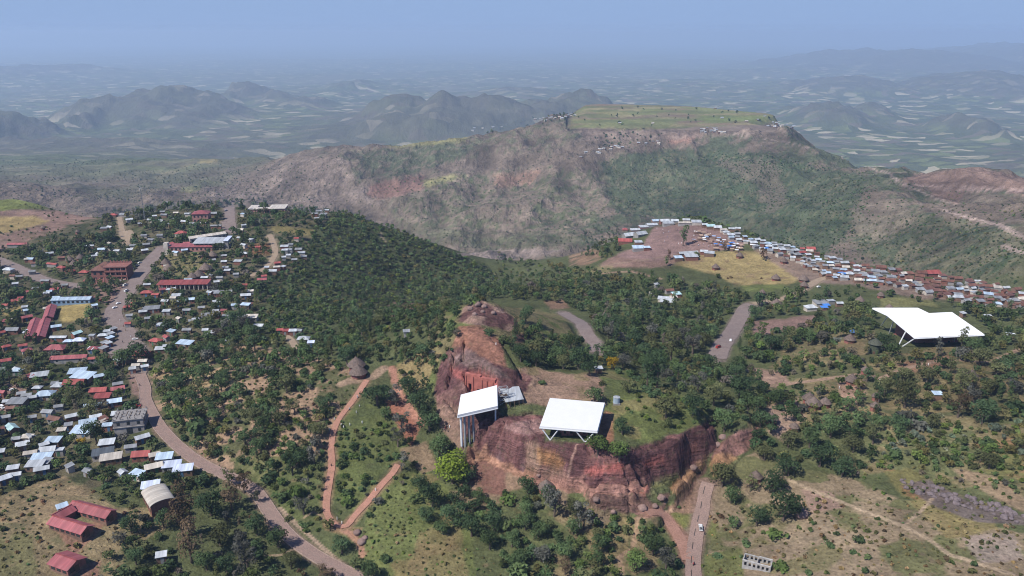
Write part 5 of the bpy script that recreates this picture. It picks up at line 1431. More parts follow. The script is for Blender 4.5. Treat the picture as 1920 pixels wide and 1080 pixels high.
tag(hb, 'brick hall under a cream curved barrel roof beside a dark tree', 'hall'); OCC.append((p.x, p.y, 7.5))

# ---- red-roofed school round a courtyard, and the house below it
def red_wing(px, py, L_, D, ang, label, nwin=6, h=2.7, name='school_wing', cat='school', wall='stone', nl=True):
    p, a = local_frame(px, py, ang, 3.2); zb, zl = base_z(p, L_, D, a)
    root = empty(name, (p.x, p.y, zb), a); lo_ = zl - zb - 0.6
    poly_obj('wall', *gable_wall(L_, D, h, 1.15, lo_), WALL[wall], root)
    boxes_obj('plinth', [(-L_/2-0.06,-D/2-0.06,lo_,L_/2+0.06,D/2+0.06,0.75)], WALL['mud'], root)
    poly_obj('roof', *gable_roof(L_, D, h, 1.15, 0.5), ROOF['pink'], root)
    boxes_obj('ridge_cap', [(-L_/2-0.5,-0.18,h+1.19,L_/2+0.5,0.18,h+1.26)], ROOF['red'], root)
    if nwin: window_grid(root, -L_/2+0.3, L_/2-0.3, -D/2, 0.9, 2.2, nwin, w=1.5)
    if nwin: window_grid(root, -L_/2+0.3, L_/2-0.3, D/2, 0.9, 2.2, nwin, side=1, w=1.2)
    boxes_obj('door', [(L_/2-0.04,-0.7,0.0,L_/2+0.08,0.7,2.2)], DOORS[0], root)
    if nl: boxes_obj('gable_opening', [(L_/2-0.02,-D/2+0.5,0.75,L_/2+0.05,-0.8,2.3)], GLASS, root)
    OCC.append((p.x, p.y, L_/2)); OCC.append((p.x + L_/3*math.cos(a), p.y + L_/3*math.sin(a), D)); OCC.append((p.x - L_/3*math.cos(a), p.y - L_/3*math.sin(a), D))
    tag(root, label, cat); return root
red_wing(172, 950, 15.5, 4.3, -20, 'long faded red roofed wing on the far side of the small courtyard')
red_wing(131, 979, 14.0, 4.3, -22, 'long faded red roofed wing with a row of dark windows facing the slope')
red_wing(118, 958, 5.2, 4.2, 62, 'short pinkish roofed link joining the two long red wings', nwin=0, nl=False)
red_wing(125, 1047, 7.6, 6.0, -23, 'lone red roofed house with a pale ridge below the red courtyard wings', nwin=3, name='red_roofed_house', cat='house')
house(116, 946, 20, 'blue', 40, 'shed', wall='grey', h=2.1, desc='small grey tin shed')

# ---- brown pillared hotel
p, a = local_frame(211, 512, 4, 4.0); zb, zl = base_z(p, 20, 12, a)
ho = empty('hotel', (p.x, p.y, zb), a); lo_ = zl - zb - 1
L_, D_ = 13.0, 9.0
boxes_obj('wall', [(-2.5,-4,lo_,11,5,9.2)], WALL['stone'], ho)
for k, z in enumerate((3.0, 6.1)):
    boxes_obj('balcony', [(-2.6,-5.6,z,11.1,-4.003,z+0.25),(-2.6,-5.6,z+0.253,11.1,-5.45,z+1.1)], WALL['stone'], ho)
for k in range(5):
    boxes_obj('pillar', [(-2.5+k*3.3,-5.55,lo_,-2.1+k*3.3,-5.15,2.997),(-2.5+k*3.3,-5.40,3.26,-2.1+k*3.3,-5.10,6.09),(-2.5+k*3.3,-5.40,6.36,-2.1+k*3.3,-5.10,9.0)], WALL['pinkw'], ho)
for z in (0.6, 3.5, 6.6): window_grid(ho, -2.2, 10.7, -4, z, z+1.7, 5, w=1.5)
boxes_obj('roof', [(-2.9,-5.8,9.203,11.4,5.4,9.5)], WALL['stone'], ho)
boxes_obj('parapet', [(-2.7,-5.6,9.503,11.2,-5.4,10.2),(-2.7,5.0,9.503,11.2,5.2,10.2)], WALL['pinkw'], ho)
boxes_obj('roof_column', [(x,4.2,9.503,x+0.35,4.55,11.4) for x in np.linspace(-2,10.2,7)], WALL['stone'], ho)
boxes_obj('tower_wall', [(-11,-5,lo_,-2.6,3,7.6)], WALL['stone'], ho)
to = poly_obj('tower_roof', *hip_roof(8.4, 8, 7.6, 1.9, 0.7), ROOF['rust'], ho); to.location = (-6.8, -1, 0)
boxes_obj('rear_block', [(-9.5,3.1,lo_,-2.6,9,8.4)], WALL['stone'], ho)
to = poly_obj('rear_roof', *hip_roof(6.9, 5.9, 8.4, 1.6, 0.6), ROOF['rust'], ho); to.location = (-6.05, 6.05, 0)
for z in (0.8, 4.3): window_grid(ho, -10.6, -3.0, -5, z, z+1.9, 2, w=1.6)
tag(ho, 'dark red brown pillared hotel of several storeys by the street junction', 'hotel')
for q_ in (-7, 4): OCC.append((p.x+q_, p.y, 9))
p2 = at(200, 530); za = height(p2.x, p2.y)
wl_ = empty('boundary_wall', (p2.x, p2.y, float(za)), R(4))
boxes_obj('wall_panels', [(-13,-0.15,-1.5,12,0.15,2.4)], WALL['stone'], wl_)
boxes_obj('pier', [(x-0.3,-0.35,-1.5,x+0.3,0.35,2.8) for x in np.linspace(-13,12,12)], WALL['pinkw'], wl_)
boxes_obj('sign_panel', [(6.0,-0.24,0.6,8.4,-0.16,1.9),(8.8,-0.24,0.6,11.4,-0.16,1.9)], STEEL, wl_)
tag(wl_, 'low dark red wall with piers and two white panels in front of the hotel', 'wall')

# ---- white roofed factory with a long pink wing
p, a = local_frame(395, 455, 2, 4.0); zb, zl = base_z(p, 20, 9, a)
fb = empty('white_roofed_warehouse', (p.x, p.y, zb), a)
boxes_obj('wall', [(-10,-5,zl-zb-1,10,5,5.0)], WALL['grey'], fb)
poly_obj('roof', *shed_roof(20.0, 10.5, 5.0, 1.4, 0.6, 0.25), ROOF['white'], fb)
poly_obj('roof_return', *shed_roof(3.0, 11.0, 6.3, 0.9, 0.1, 0.2), ROOF['lilac'], fb).location = (12, 1, 0)
boxes_obj('return_wall', [(10.003,-4,zl-zb-1,13.5,6,6.2)], WALL['grey'], fb)
window_grid(fb, -9, 9, -5, 3.2, 4.2, 6, w=2.0)
tag(fb, 'white sloping warehouse roof, widest white roof on the town hill', 'warehouse'); OCC.append((p.x, p.y, 12))
p, a = local_frame(360, 461, 1, 3.5); zb, zl = base_z(p, 28, 6, a)
fw = empty('long_wing', (p.x, p.y, zb), a)
boxes_obj('wall', [(-15,-3,zl-zb-1,15,3,3.8)], WALL['pinkw'], fw)
poly_obj('roof', *shed_roof(30, 6.2, 3.8, 0.8, 0.4, 0.2), ROOF['pink'], fw)
window_grid(fw, -14.5, 14.5, -3, 1.2, 2.6, 10, w=1.2)
boxes_obj('gate_tower', [(-18.5,-3.5,zl-zb-1,-15.5,0,6.5)], WALL['plaster'], fw)
tag(fw, 'long flat pink wing with a pale tower in front of the white warehouse', 'building'); OCC.append((p.x-8, p.y, 8)); OCC.append((p.x+8, p.y, 8))
p, a = local_frame(388, 441, 38, 4.0); zb, zl = base_z(p, 22, 5, a)
fr_ = empty('long_building', (p.x, p.y, zb), a)
poly_obj('wall', *gable_wall(26, 6, 4.0, 1.0, zl-zb-1), WALL['plaster'], fr_); poly_obj('roof', *gable_roof(26, 6, 4.0, 1.0), ROOF['tan'], fr_)
window_grid(fr_, -12.5, 12.5, -3, 1.4, 2.8, 9, w=1.3)
tag(fr_, 'pale long building running uphill behind the white warehouse', 'building'); OCC.append((p.x, p.y, 12))

# ---- long pink arcaded block
p, a = local_frame(346, 530, 3, 3.0); zb, zl = base_z(p, 29, 6, a)
ar = empty('arcaded_block', (p.x, p.y, zb), a)
boxes_obj('wall', [(-15,-2.2,zl-zb-1,15,3,3.6)], WALL['pinkw'], ar)
poly_obj('roof', *shed_roof(30, 7.4, 3.5, 0.7, 0.3, 0.2), ROOF['red'], ar).location = (0, -0.9, 0)
for k in range(12):
    x = -14.8 + 29.6*k/11
    boxes_obj('arcade_column', [(x-0.25,-4.4,zl-zb-1,x+0.25,-3.9,3.2)], WALL['plaster'], ar)
window_grid(ar, -14.5, 14.5, -2.2, 0.2, 2.4, 11, w=1.3, name='doorway')
tag(ar, 'long red roofed arcade with pale columns facing a row of white tables', 'building'); OCC.append((p.x-8, p.y-1, 8)); OCC.append((p.x+8, p.y-1, 8)); OCC.append((p.x, p.y-1, 8))
# ---- pink block on the hill, flat roofed hospital, twin red halls, blue school
p, a = local_frame(378, 405, 8, 4.0); zb, zl = base_z(p, 12, 10, a)
pk = empty('pink_block', (p.x, p.y, zb), a)
boxes_obj('wall', [(-6,-5,zl-zb-1,6,5,7.0)], WALL['pinkw'], pk); poly_obj('roof', *hip_roof(12, 10, 7.0, 1.8, 0.6), ROOF['pink'], pk)
for z in (0.8, 4.0): window_grid(pk, -5.6, 5.6, -5, z, z+1.5, 4, w=1.2)
tag(pk, 'boxy pink two storey house with a hipped roof near the crest', 'house'); OCC.append((p.x, p.y, 8))
p, a = local_frame(503, 390, 6, 3.5); zb, zl = base_z(p, 30, 16, a)
hs = empty('flat_roofed_block', (p.x, p.y, zb), a)
boxes_obj('wall', [(-15,-8,zl-zb-1,15,-2,4.2),(-15,-1.997,zl-zb-1,-9,8,4.2),(2,-1.997,zl-zb-1,15,8,4.2)], WALL['pinkw'], hs)
boxes_obj('roof', [(-15.5,-8.5,4.203,15.5,-1.6,4.6),(-15.5,-1.597,4.203,-8.5,8.5,4.6),(1.5,-1.597,4.203,15.5,8.5,4.6)], ROOF['tan'], hs)
window_grid(hs, -8, 14.5, -8, 1.2, 3.0, 11, w=1.3)
tag(hs, 'wide flat roofed block with pale roofs on the crest of the town hill', 'building'); OCC.append((p.x-8, p.y, 10)); OCC.append((p.x+8, p.y, 10))
p, a = local_frame(136, 559, 4, 3.0); zb, zl = base_z(p, 21, 6, a)
bs = empty('long_school_block', (p.x, p.y, zb), a)
poly_obj('wall', *gable_wall(22, 6, 3.0, 0.9, zl-zb-1), WALL['blue'], bs); poly_obj('roof', *gable_roof(22, 6, 3.0, 0.9), ROOF['blue'], bs)
window_grid(bs, -10.5, 10.5, -3, 1.0, 2.2, 8, w=1.4)
tag(bs, 'long pale blue school block above the dry yellow yard', 'school'); OCC.append((p.x-5, p.y, 6)); OCC.append((p.x+5, p.y, 6))
for (x, y, L2, lab) in ((61,613,29,'front left faded red hall of three narrow slanting roofs'),(79,613,29,'front right faded red hall of three narrow slanting roofs'),(93,583,22,'rear faded red hall of three narrow slanting roofs')):
    red_wing(x, y, L2, 4.6, 114, lab, nwin=5, name='long_red_hall', cat='hall')

# ---- small things: white gate hut, water tank, ruin, boulder, mast
p = at(1122, 695, 1.0)
gh = empty('stone_hut', p, R(5)); boxes_obj('wall', [(-1.3,-1.1,-0.8,1.3,1.1,2.3)], WALL['mud'], gh); boxes_obj('roof', [(-1.7,-1.5,2.303,1.7,1.5,2.55)], ROOF['white'], gh); boxes_obj('door', [(-0.4,-1.16,0,0.4,-1.05,1.9)], DOORS[0], gh)
tag(gh, 'tiny brown hut with a flat white roof at the back edge of the rock', 'hut'); OCC.append((p.x, p.y, 2))
p = at(1156, 751, 1.0)
wt = empty('water_tank', p)
bmv = bmesh.new(); bmesh.ops.create_cone(bmv, cap_ends=True, segments=20, radius1=1.25, radius2=1.25, depth=2.2, matrix=Matrix.Translation((0,0,1.35))); mesh_obj('tank', bmv, ROOF['blue'], wt)
bmv = bmesh.new(); bmesh.ops.create_cone(bmv, cap_ends=True, segments=20, radius1=1.35, radius2=0.25, depth=0.35, matrix=Matrix.Translation((0,0,2.64))); mesh_obj('lid', bmv, ROOF['white'], wt)
boxes_obj('stand', [(-1.3,-1.3,-0.8,1.3,1.3,0.24)], CONC, wt)
tag(wt, 'pale blue round water tank on the grassy rock top', 'water tank'); OCC.append((p.x, p.y, 2))

p, a = local_frame(1420, 1056, -26, 1.0); zb, zl = base_z(p, 9, 5, a)
ru = empty('roofless_ruin', (p.x, p.y, zb), a)
L_, D_, H_ = 7.6, 3.6, 2.1; lo_ = zl - zb - 0.5
WHT = plain_mat('old_whitewash', (0.40,0.385,0.365), 0.25, 1.0, tint=(0.3,0.28,0.26))
def wall_with_gaps(x0, x1, y, n_, w=0.7):
    out = []; step = (x1-x0)/n_
    for k in range(n_):
        a0 = x0 + k*step; out += [(a0, y-0.14, lo_, a0+(step-w)/2, y+0.14, H_), (a0+(step+w)/2, y-0.14, lo_, a0+step, y+0.14, H_), (a0+(step-w)/2, y-0.13, lo_, a0+(step+w)/2, y+0.13, 0.5), (a0+(step-w)/2, y-0.13, 1.75, a0+(step+w)/2, y+0.13, H_)]
    return out
boxes_obj('wall', wall_with_gaps(-L_/2, L_/2, -D_/2, 6) + wall_with_gaps(-L_/2, L_/2, D_/2, 6) + [(-L_/2-0.28,-D_/2-0.14,lo_,-L_/2-0.003,D_/2+0.14,H_),(L_/2+0.003,-D_/2-0.14,lo_,L_/2+0.28,D_/2+0.14,H_-0.3),(-0.1,-D_/2+0.15,lo_,0.1,D_/2-0.15,H_-0.4)], WHT, ru)
boxes_obj('ring_beam', [(-L_/2-0.3,-D_/2-0.18,H_+0.003,L_/2+0.3,-D_/2+0.18,H_+0.25),(0.2,D_/2-0.18,H_+0.003,L_/2+0.3,D_/2+0.18,H_+0.25)], WHT, ru)
boxes_obj('fallen_timber', [(-4+k*0.9,2.4+0.35*(k % 3),-0.1,-3.85+k*0.9,4.0+0.3*(k % 2),0.12+0.1*(k % 3)) for k in range(6)], WOOD, ru)
tag(ru, 'white roofless ruin with empty window openings on the dry slope', 'ruin'); OCC.append((p.x, p.y, 5.5))

def rock_mesh(rad, seed, sq=0.75):
    bmv = bmesh.new(); bmesh.ops.create_icosphere(bmv, subdivisions=3, radius=rad)
    r_ = np.random.RandomState(seed)
    from mathutils import noise as mn
    for v in bmv.verts:
        d_ = v.co.normalized(); o_ = Vector((seed*3.1, seed*1.7, 0))
        f_ = 1 + 0.22*mn.noise(d_*1.6 + o_) + 0.12*mn.noise(d_*4 + o_)
        v.co = d_*rad*f_; v.co.z *= sq
    return bmv
BOULD = plain_mat('boulder_rock', (0.25,0.165,0.14), 0.3, 0.8, bumpd=0.15, tint=(0.15,0.11,0.10))
p = at(1503, 967, 0); o = mesh_obj('boulder', rock_mesh(2.1, 3), BOULD, smooth=True); o.location = (p.x, p.y, p.z + 0.7)
tag(o, 'lone rounded brown boulder beside the big dark tree', 'boulder'); OCC.append((p.x, p.y, 2))
for k, (x, y, r_) in enumerate(((1118,938,1.2),(1150,960,1.0),(1205,955,1.6),(1240,935,1.4),(1228,950,1.1),(670,1000,1.3),(678,1018,1.4),(684,1010,1.0),(1010,890,0.8),(895,572,1.6),(882,580,1.4),(908,576,1.3),(925,588,1.2),(890,590,1.1),(905,585,1.0),(1345,835,1.3),(1355,822,1.5),(1300,878,1.3))):
    p = at(x, y, 0); o = mesh_obj('boulder', rock_mesh(r_, k+10), BOULD, smooth=True); o.location = (p.x, p.y, p.z + 0.25*r_)
    reg(o, x, y, 'weathered brown boulder', 'boulder', 'rocks lying about the cliff and mound')
LEDGE = plain_mat('ledge_rock', (0.17,0.135,0.135), 0.35, 0.9, bumpd=0.1, tint=(0.10,0.085,0.08))
for k in range(110):
    f = rng.random(); x = 1690 + 232*f; y = 905 + 68*f + rng.uniform(-10, 12)
    r_ = rng.uniform(0.35, 0.95); p = at(x, y, 0); o = mesh_obj('boulder', rock_mesh(r_, k+60, 0.9), LEDGE, smooth=False); o.location = (p.x, p.y, p.z + 0.3*r_); o.scale = (rng.uniform(0.8,1.6), rng.uniform(0.7,1.1), rng.uniform(0.7,1.3)); o.rotation_euler = (rng.uniform(-.4,.4), rng.uniform(-.4,.4), rng.uniform(0,6))
    reg(o, x, y, 'grey purple ledge boulder', 'boulder', 'boulders along the stony ledge')

p = at(272, 415, 0)
ms = empty('radio_mast', p); seg = []
for k in range(12):
    z0, z1 = k*2.2, k*2.2+2.2; w0, w1 = 0.55*(1-k/13), 0.55*(1-(k+1)/13)
    c0 = [(w0,0),( -w0/2,w0*0.87),(-w0/2,-w0*0.87)]; c1 = [(w1,0),(-w1/2,w1*0.87),(-w1/2,-w1*0.87)]
    for q_ in range(3):
        seg += [((*c0[q_],z0),(*c1[q_],z1)),((*c0[q_],z0),(*c1[(q_+1) % 3],z1))]
bars_obj('lattice', seg, 0.07, STEELG, ms, 4); bars_obj('antenna', [((0,0,26),(0,0,29)),((-0.6,0,25),(-0.6,0,27)),((0.6,0,25),(0.6,0,27))], 0.1, STEEL, ms)
tag(ms, 'thin grey radio mast rising from the trees near the bare hill', 'mast')

# ---- market stalls: pole frame and sheet
CLOTH = {'blue': plain_mat('tarp_blue', (0.06,0.20,0.55), 0.12, 1.0), 'white': plain_mat('tarp_white', (0.70,0.70,0.70), 0.1, 1.0), 'sky': plain_mat('tarp_pale_blue', (0.30,0.42,0.62), 0.12, 1.0), 'tan': plain_mat('tarp_sacking', (0.38,0.27,0.20), 0.15, 1.0)}
def stall(px, py, col, L_=3.6, D=2.4, ang=0, desc='market stall'):
    p = at(px, py, 1.5); z = float(height(p.x, p.y))
    root = empty('market_stall', (p.x, p.y, z), R(ang))
    nx, ny = 5, 4; V, F = [], []
    for i_ in range(nx):
        for j_ in range(ny):
            x = -L_/2 + L_*i_/(nx-1); y = -D/2 + D*j_/(ny-1)
            V.append((x, y, 2.0 + 0.25*j_/(ny-1) - 0.16*math.sin(math.pi*i_/(nx-1))*math.sin(math.pi*j_/(ny-1)) + rng.uniform(-0.03, 0.03)))
    for i_ in range(nx-1):
        for j_ in range(ny-1):
            F.append((i_*ny+j_, (i_+1)*ny+j_, (i_+1)*ny+j_+1, i_*ny+j_+1))
    poly_obj('awning', V, F, CLOTH[col], root)
    bars_obj('poles', [((sx*L_/2,sy*D/2,-0.3),(sx*L_/2,sy*D/2,2.0+0.12+0.12*sy)) for sx in (-1,1) for sy in (-1,1)], 0.05, WOOD, root, 5)
    boxes_obj('goods', [(-L_/2+0.3,-D/2+0.4,-0.1,L_/2-0.4,0.3,0.7)], WALL['mud'], root)
    OCC.append((p.x, p.y, 2))
    reg(root, px, py, {'blue':'bright blue','white':'white','sky':'pale blue','tan':'brown sacking'}[col] + ' ' + desc, 'market stall', 'market stalls')
for rw in range(3):
    for k in range(8):
        x = 1318 + k*10 + rw*3 - 6*rw; y = 437 + k*3.3 + rw*5.2
        if x < 1312 or x > 1398: continue
        stall(x + rng.uniform(-1.5,1.5), y + rng.uniform(-1,1), rng.choice(('blue','white','sky','tan','tan')), 2.8, 1.9, ang=-20 + rng.uniform(-6,6))
for k in range(14):
    stall(1298 + rng.uniform(-2, 28), 432 + rng.uniform(0, 20), rng.choice(('tan','tan','white')), 2.6, 1.8, ang=rng.uniform(-20, 5))
for x, y, c in ((1368,462,'blue'),(1372,456,'blue'),(1380,458,'white'),(1436,466,'blue'),(1444,469,'sky'),(1412,460,'white'),(1577,513,'blue'),(1587,514,'blue'),(1545,577,'blue'),(1549,573,'blue'),(1598,623,'blue'),(1342,466,'tan'),(1388,466,'tan')):
    stall(x, y, c, 4.2, 3.0, rng.uniform(-20, 20), 'tarpaulin shelter')

# ================================================================ VEGETATION
vr = np.random.RandomState(11)
TONE = {'dark': (0.058,0.090,0.042), 'green': (0.082,0.12,0.05), 'bright': (0.105,0.15,0.045), 'olive': (0.108,0.116,0.052), 'grey': (0.105,0.105,0.085),
        'lime': (0.15,0.195,0.03), 'yellow': (0.30,0.20,0.02), 'pale': (0.14,0.17,0.12), 'brown': (0.11,0.078,0.048), 'straw': (0.21,0.165,0.09), 'blue': (0.088,0.130,0.060)}

def leaf_mat(name, col=None, attr=False):
    m = bpy.data.materials.new(name); m.use_nodes = True
    nt = m.node_tree; nt.nodes.clear()
    out = nt.nodes.new('ShaderNodeOutputMaterial')
    if attr:
        a_ = nt.nodes.new('ShaderNodeAttribute'); a_.attribute_name = 'leaf'
        c = a_.outputs[0]
    else:
        oi = nt.nodes.new('ShaderNodeObjectInfo')
        c = mixrgb(nt, 'MULTIPLY', 1.0, col, maprange(nt, oi.outputs['Random'], 0, 1, 0.72, 1.6))
    n = noise_node(nt, 1.1 if attr else 2.6, 3)
    c = mixrgb(nt, 'MULTIPLY', 1.0, c, maprange(nt, n.outputs[0], 0.3, 0.7, 0.6, 1.5))
    d = nt.nodes.new('ShaderNodeBsdfDiffuse'); t = nt.nodes.new('ShaderNodeBsdfTranslucent'); mx = nt.nodes.new('ShaderNodeMixShader')
    nt.links.new(c, d.inputs[0]); nt.links.new(c, t.inputs[0]); mx.inputs[0].default_value = 0.30
    nt.links.new(d.outputs[0], mx.inputs[1]); nt.links.new(t.outputs[0], mx.inputs[2]); nt.links.new(mx.outputs[0], out.inputs['Surface'])
    return m
LEAF = {k: leaf_mat('leaves_'+k, v) for k, v in TONE.items()}
LEAFA = leaf_mat('leaves_mixed', attr=True)
BARK = plain_mat('bark', (0.13,0.10,0.08), 0.3, 3.0)

def crown(kind, nq, seed):
    """leaf clumps of one crown, width 1, foot at z = 0: returns (n,4,3) quads"""
    r_ = np.random.RandomState(seed)
    if kind == 'round':   lob = [(0.30*math.cos(t)*r_.uniform(0.4,1), 0.30*math.sin(t)*r_.uniform(0.4,1), r_.uniform(0.28,0.62), r_.uniform(0.17,0.26)) for t in r_.uniform(0,6.28,9)] + [(0,0,0.5,0.30)]
    elif kind == 'tall':  lob = [(0.22*math.cos(t)*r_.uniform(0.2,1), 0.22*math.sin(t)*r_.uniform(0.2,1), z, r_.uniform(0.13,0.24)*(1.15-0.35*abs(z-0.9))) for t, z in zip(r_.uniform(0,6.28,11), np.linspace(0.42,1.5,11))]
    elif kind == 'flat':  lob = [(0.36*math.cos(t)*r_.uniform(0.3,1), 0.36*math.sin(t)*r_.uniform(0.3,1), r_.uniform(0.40,0.50), r_.uniform(0.14,0.20)) for t in r_.uniform(0,6.28,13)] + [(0,0,0.5,0.24)]
    elif kind == 'cone':  lob = [(0.05*r_.randn(), 0.05*r_.randn(), z, 0.34*(1-z/2.35)) for z in np.linspace(0.25,2.1,12)]
    elif kind == 'thin':  lob = [(0.33*math.cos(t)*r_.uniform(0.3,1), 0.33*math.sin(t)*r_.uniform(0.3,1), r_.uniform(0.3,0.85), r_.uniform(0.09,0.17)) for t in r_.uniform(0,6.28,12)]
    else:                 lob = [(0.30*math.cos(t)*r_.uniform(0.2,1), 0.30*math.sin(t)*r_.uniform(0.2,1), r_.uniform(0.10,0.34), r_.uniform(0.14,0.24)) for t in r_.uniform(0,6.28,7)] + [(0,0,0.26,0.26)]
    lob = np.array(lob); w = lob[:,3]**2; pick = r_.choice(len(lob), nq, p=w/w.sum())
    d = r_.randn(nq, 3); d /= np.linalg.norm(d, axis=1)[:,None]
    flip = (d[:,2] < -0.25) & (r_.rand(nq) < 0.7); d[flip,2] *= -1
    rad = lob[pick,3]*(0.72 + 0.34*r_.rand(nq))
    if kind == 'flat': sc = np.array([1,1,0.62])
    elif kind == 'shrub': sc = np.array([1,1,0.8])
    else: sc = np.array([1,1,0.95])
    c = lob[pick,:3] + d*rad[:,None]*sc
    c[:,2] = np.maximum(c[:,2], 0.02)
    nrm = d + 0.55*r_.randn(nq,3) + np.array([0,0,0.35]); nrm /= np.linalg.norm(nrm, axis=1)[:,None]
    a_ = np.cross(nrm, r_.randn(nq,3)); a_ /= np.linalg.norm(a_, axis=1)[:,None]; b_ = np.cross(nrm, a_)
    base = 1.55/math.sqrt(nq)*(0.75 if kind in ('thin',) else 1.0)*(0.9 if kind == 'cone' else 1.0)
    s = base*(0.65 + 0.7*r_.rand(nq))[:,None]*0.62
    k = 0.55 + 0.45*r_.rand(nq)[:,None]
    return np.stack([c - a_*s - b_*s*k*0.4, c + a_*s*0.3 - b_*s*k, c + a_*s + b_*s*k*0.3, c - a_*s*0.4 + b_*s*k], 1)

def quads_mesh(name, Q, mat):
    n_ = len(Q); me = bpy.data.meshes.new(name)
    me.vertices.add(4*n_); me.vertices.foreach_set('co', Q.astype(np.float32).ravel())
    me.loops.add(4*n_); me.loops.foreach_set('vertex_index', np.arange(4*n_, dtype=np.int32))
    me.polygons.add(n_); me.polygons.foreach_set('loop_start', np.arange(n_, dtype=np.int32)*4)
    me.update(); me.materials.append(mat)
    return me

def trunk_mesh(kind, seed):
    r_ = random.Random(seed); bmv = bmesh.new()
    def limb(a, b, r0, r1, seg=6):
        a, b = Vector(a), Vector(b); q_ = (b-a).to_track_quat('Z','Y'); rings = []
        for t, rr in ((0,r0),(0.5,(r0+r1)/2*0.95),(1,r1)):
            c_ = a.lerp(b, t) + (Vector((r_.uniform(-.012,.012), r_.uniform(-.012,.012), 0)) if t == 0.5 else Vector())
            rings.append([bmv.verts.new(c_ + q_ @ Vector((rr*math.cos(2*math.pi*k/seg), rr*math.sin(2*math.pi*k/seg), 0))) for k in range(seg)])
        for i_ in range(2):
            for k in range(seg): bmv.faces.new((rings[i_][k], rings[i_][(k+1) % seg], rings[i_+1][(k+1) % seg], rings[i_+1][k]))
        bmv.faces.new(rings[-1])
    top = {'round':0.36,'tall':0.95,'flat':0.34,'cone':1.5,'thin':0.4}[kind]; w_ = 0.045 if kind != 'cone' else 0.04
    limb((0,0,-0.08), (r_.uniform(-.03,.03), r_.uniform(-.03,.03), top), w_, w_*0.6)
    for k in range(4):
        t = k*1.57 + r_.uniform(-.5,.5); z = top*(r_.uniform(0.6,0.95)); ln = 0.26 if kind not in ('cone','tall') else 0.16
        limb((0,0,z), (ln*math.cos(t), ln*math.sin(t), z + ln*r_.uniform(0.5,0.9)), w_*0.5, w_*0.18, 5)
    me = bpy.data.meshes.new('trunk'); bmv.to_mesh(me); bmv.free(); me.materials.append(BARK)
    return me

_T2 = np.array([(x, y) for x, y, r_ in OCC]); _TR = np.array([r_ for x, y, r_ in OCC])
def blocked(x, y, rad):
    if np.any(np.hypot(_T2[:,0]-x, _T2[:,1]-y) < _TR*0.88 + rad*0.40): return True
    return bool(np.any(np.hypot(ROAD_XY[:,0]-x, ROAD_XY[:,1]-y) < ROAD_XY[:,2] + rad*0.38))

PLANTS = []      # x, y, z, width, kind, tone, role, column, row, explicit label
_cells = {}
def near_plants(x, y, d):
    c = int(x//6), int(y//6); k = int(d//6) + 1
    for i_ in range(c[0]-k, c[0]+k+1):
        for j_ in range(c[1]-k, c[1]+k+1):
            for q_ in _cells.get((i_, j_), ()):
                if (q_[0]-x)**2 + (q_[1]-y)**2 < (d*0.5 + q_[2]*0.5)**2: return True
    return False
def add_plant(x, y, z, w, kind, tone, role, px, py, label=None, sp=None):
    PLANTS.append([x, y, z, w, kind, tone, role, px, py, label])
    _cells.setdefault((int(x//6), int(y//6)), []).append((x, y, sp or w*0.8))

def tree_at(px, py, wpx, kind='round', tone='dark', label=None, role='tree'):
    """explicit tree: centre of its crown in the photograph and the crown's width"""
    hgt = {'round':0.45,'tall':0.95,'flat':0.45,'cone':1.0,'thin':0.5,'shrub':0.25}[kind]
    p = at(px, py, 3.0); w = wpx*mpp(p)
    p = at(px, py, hgt*w); w = wpx*mpp(p)
    add_plant(p.x, p.y, p.z, w, kind, tone, role, px, py, label)

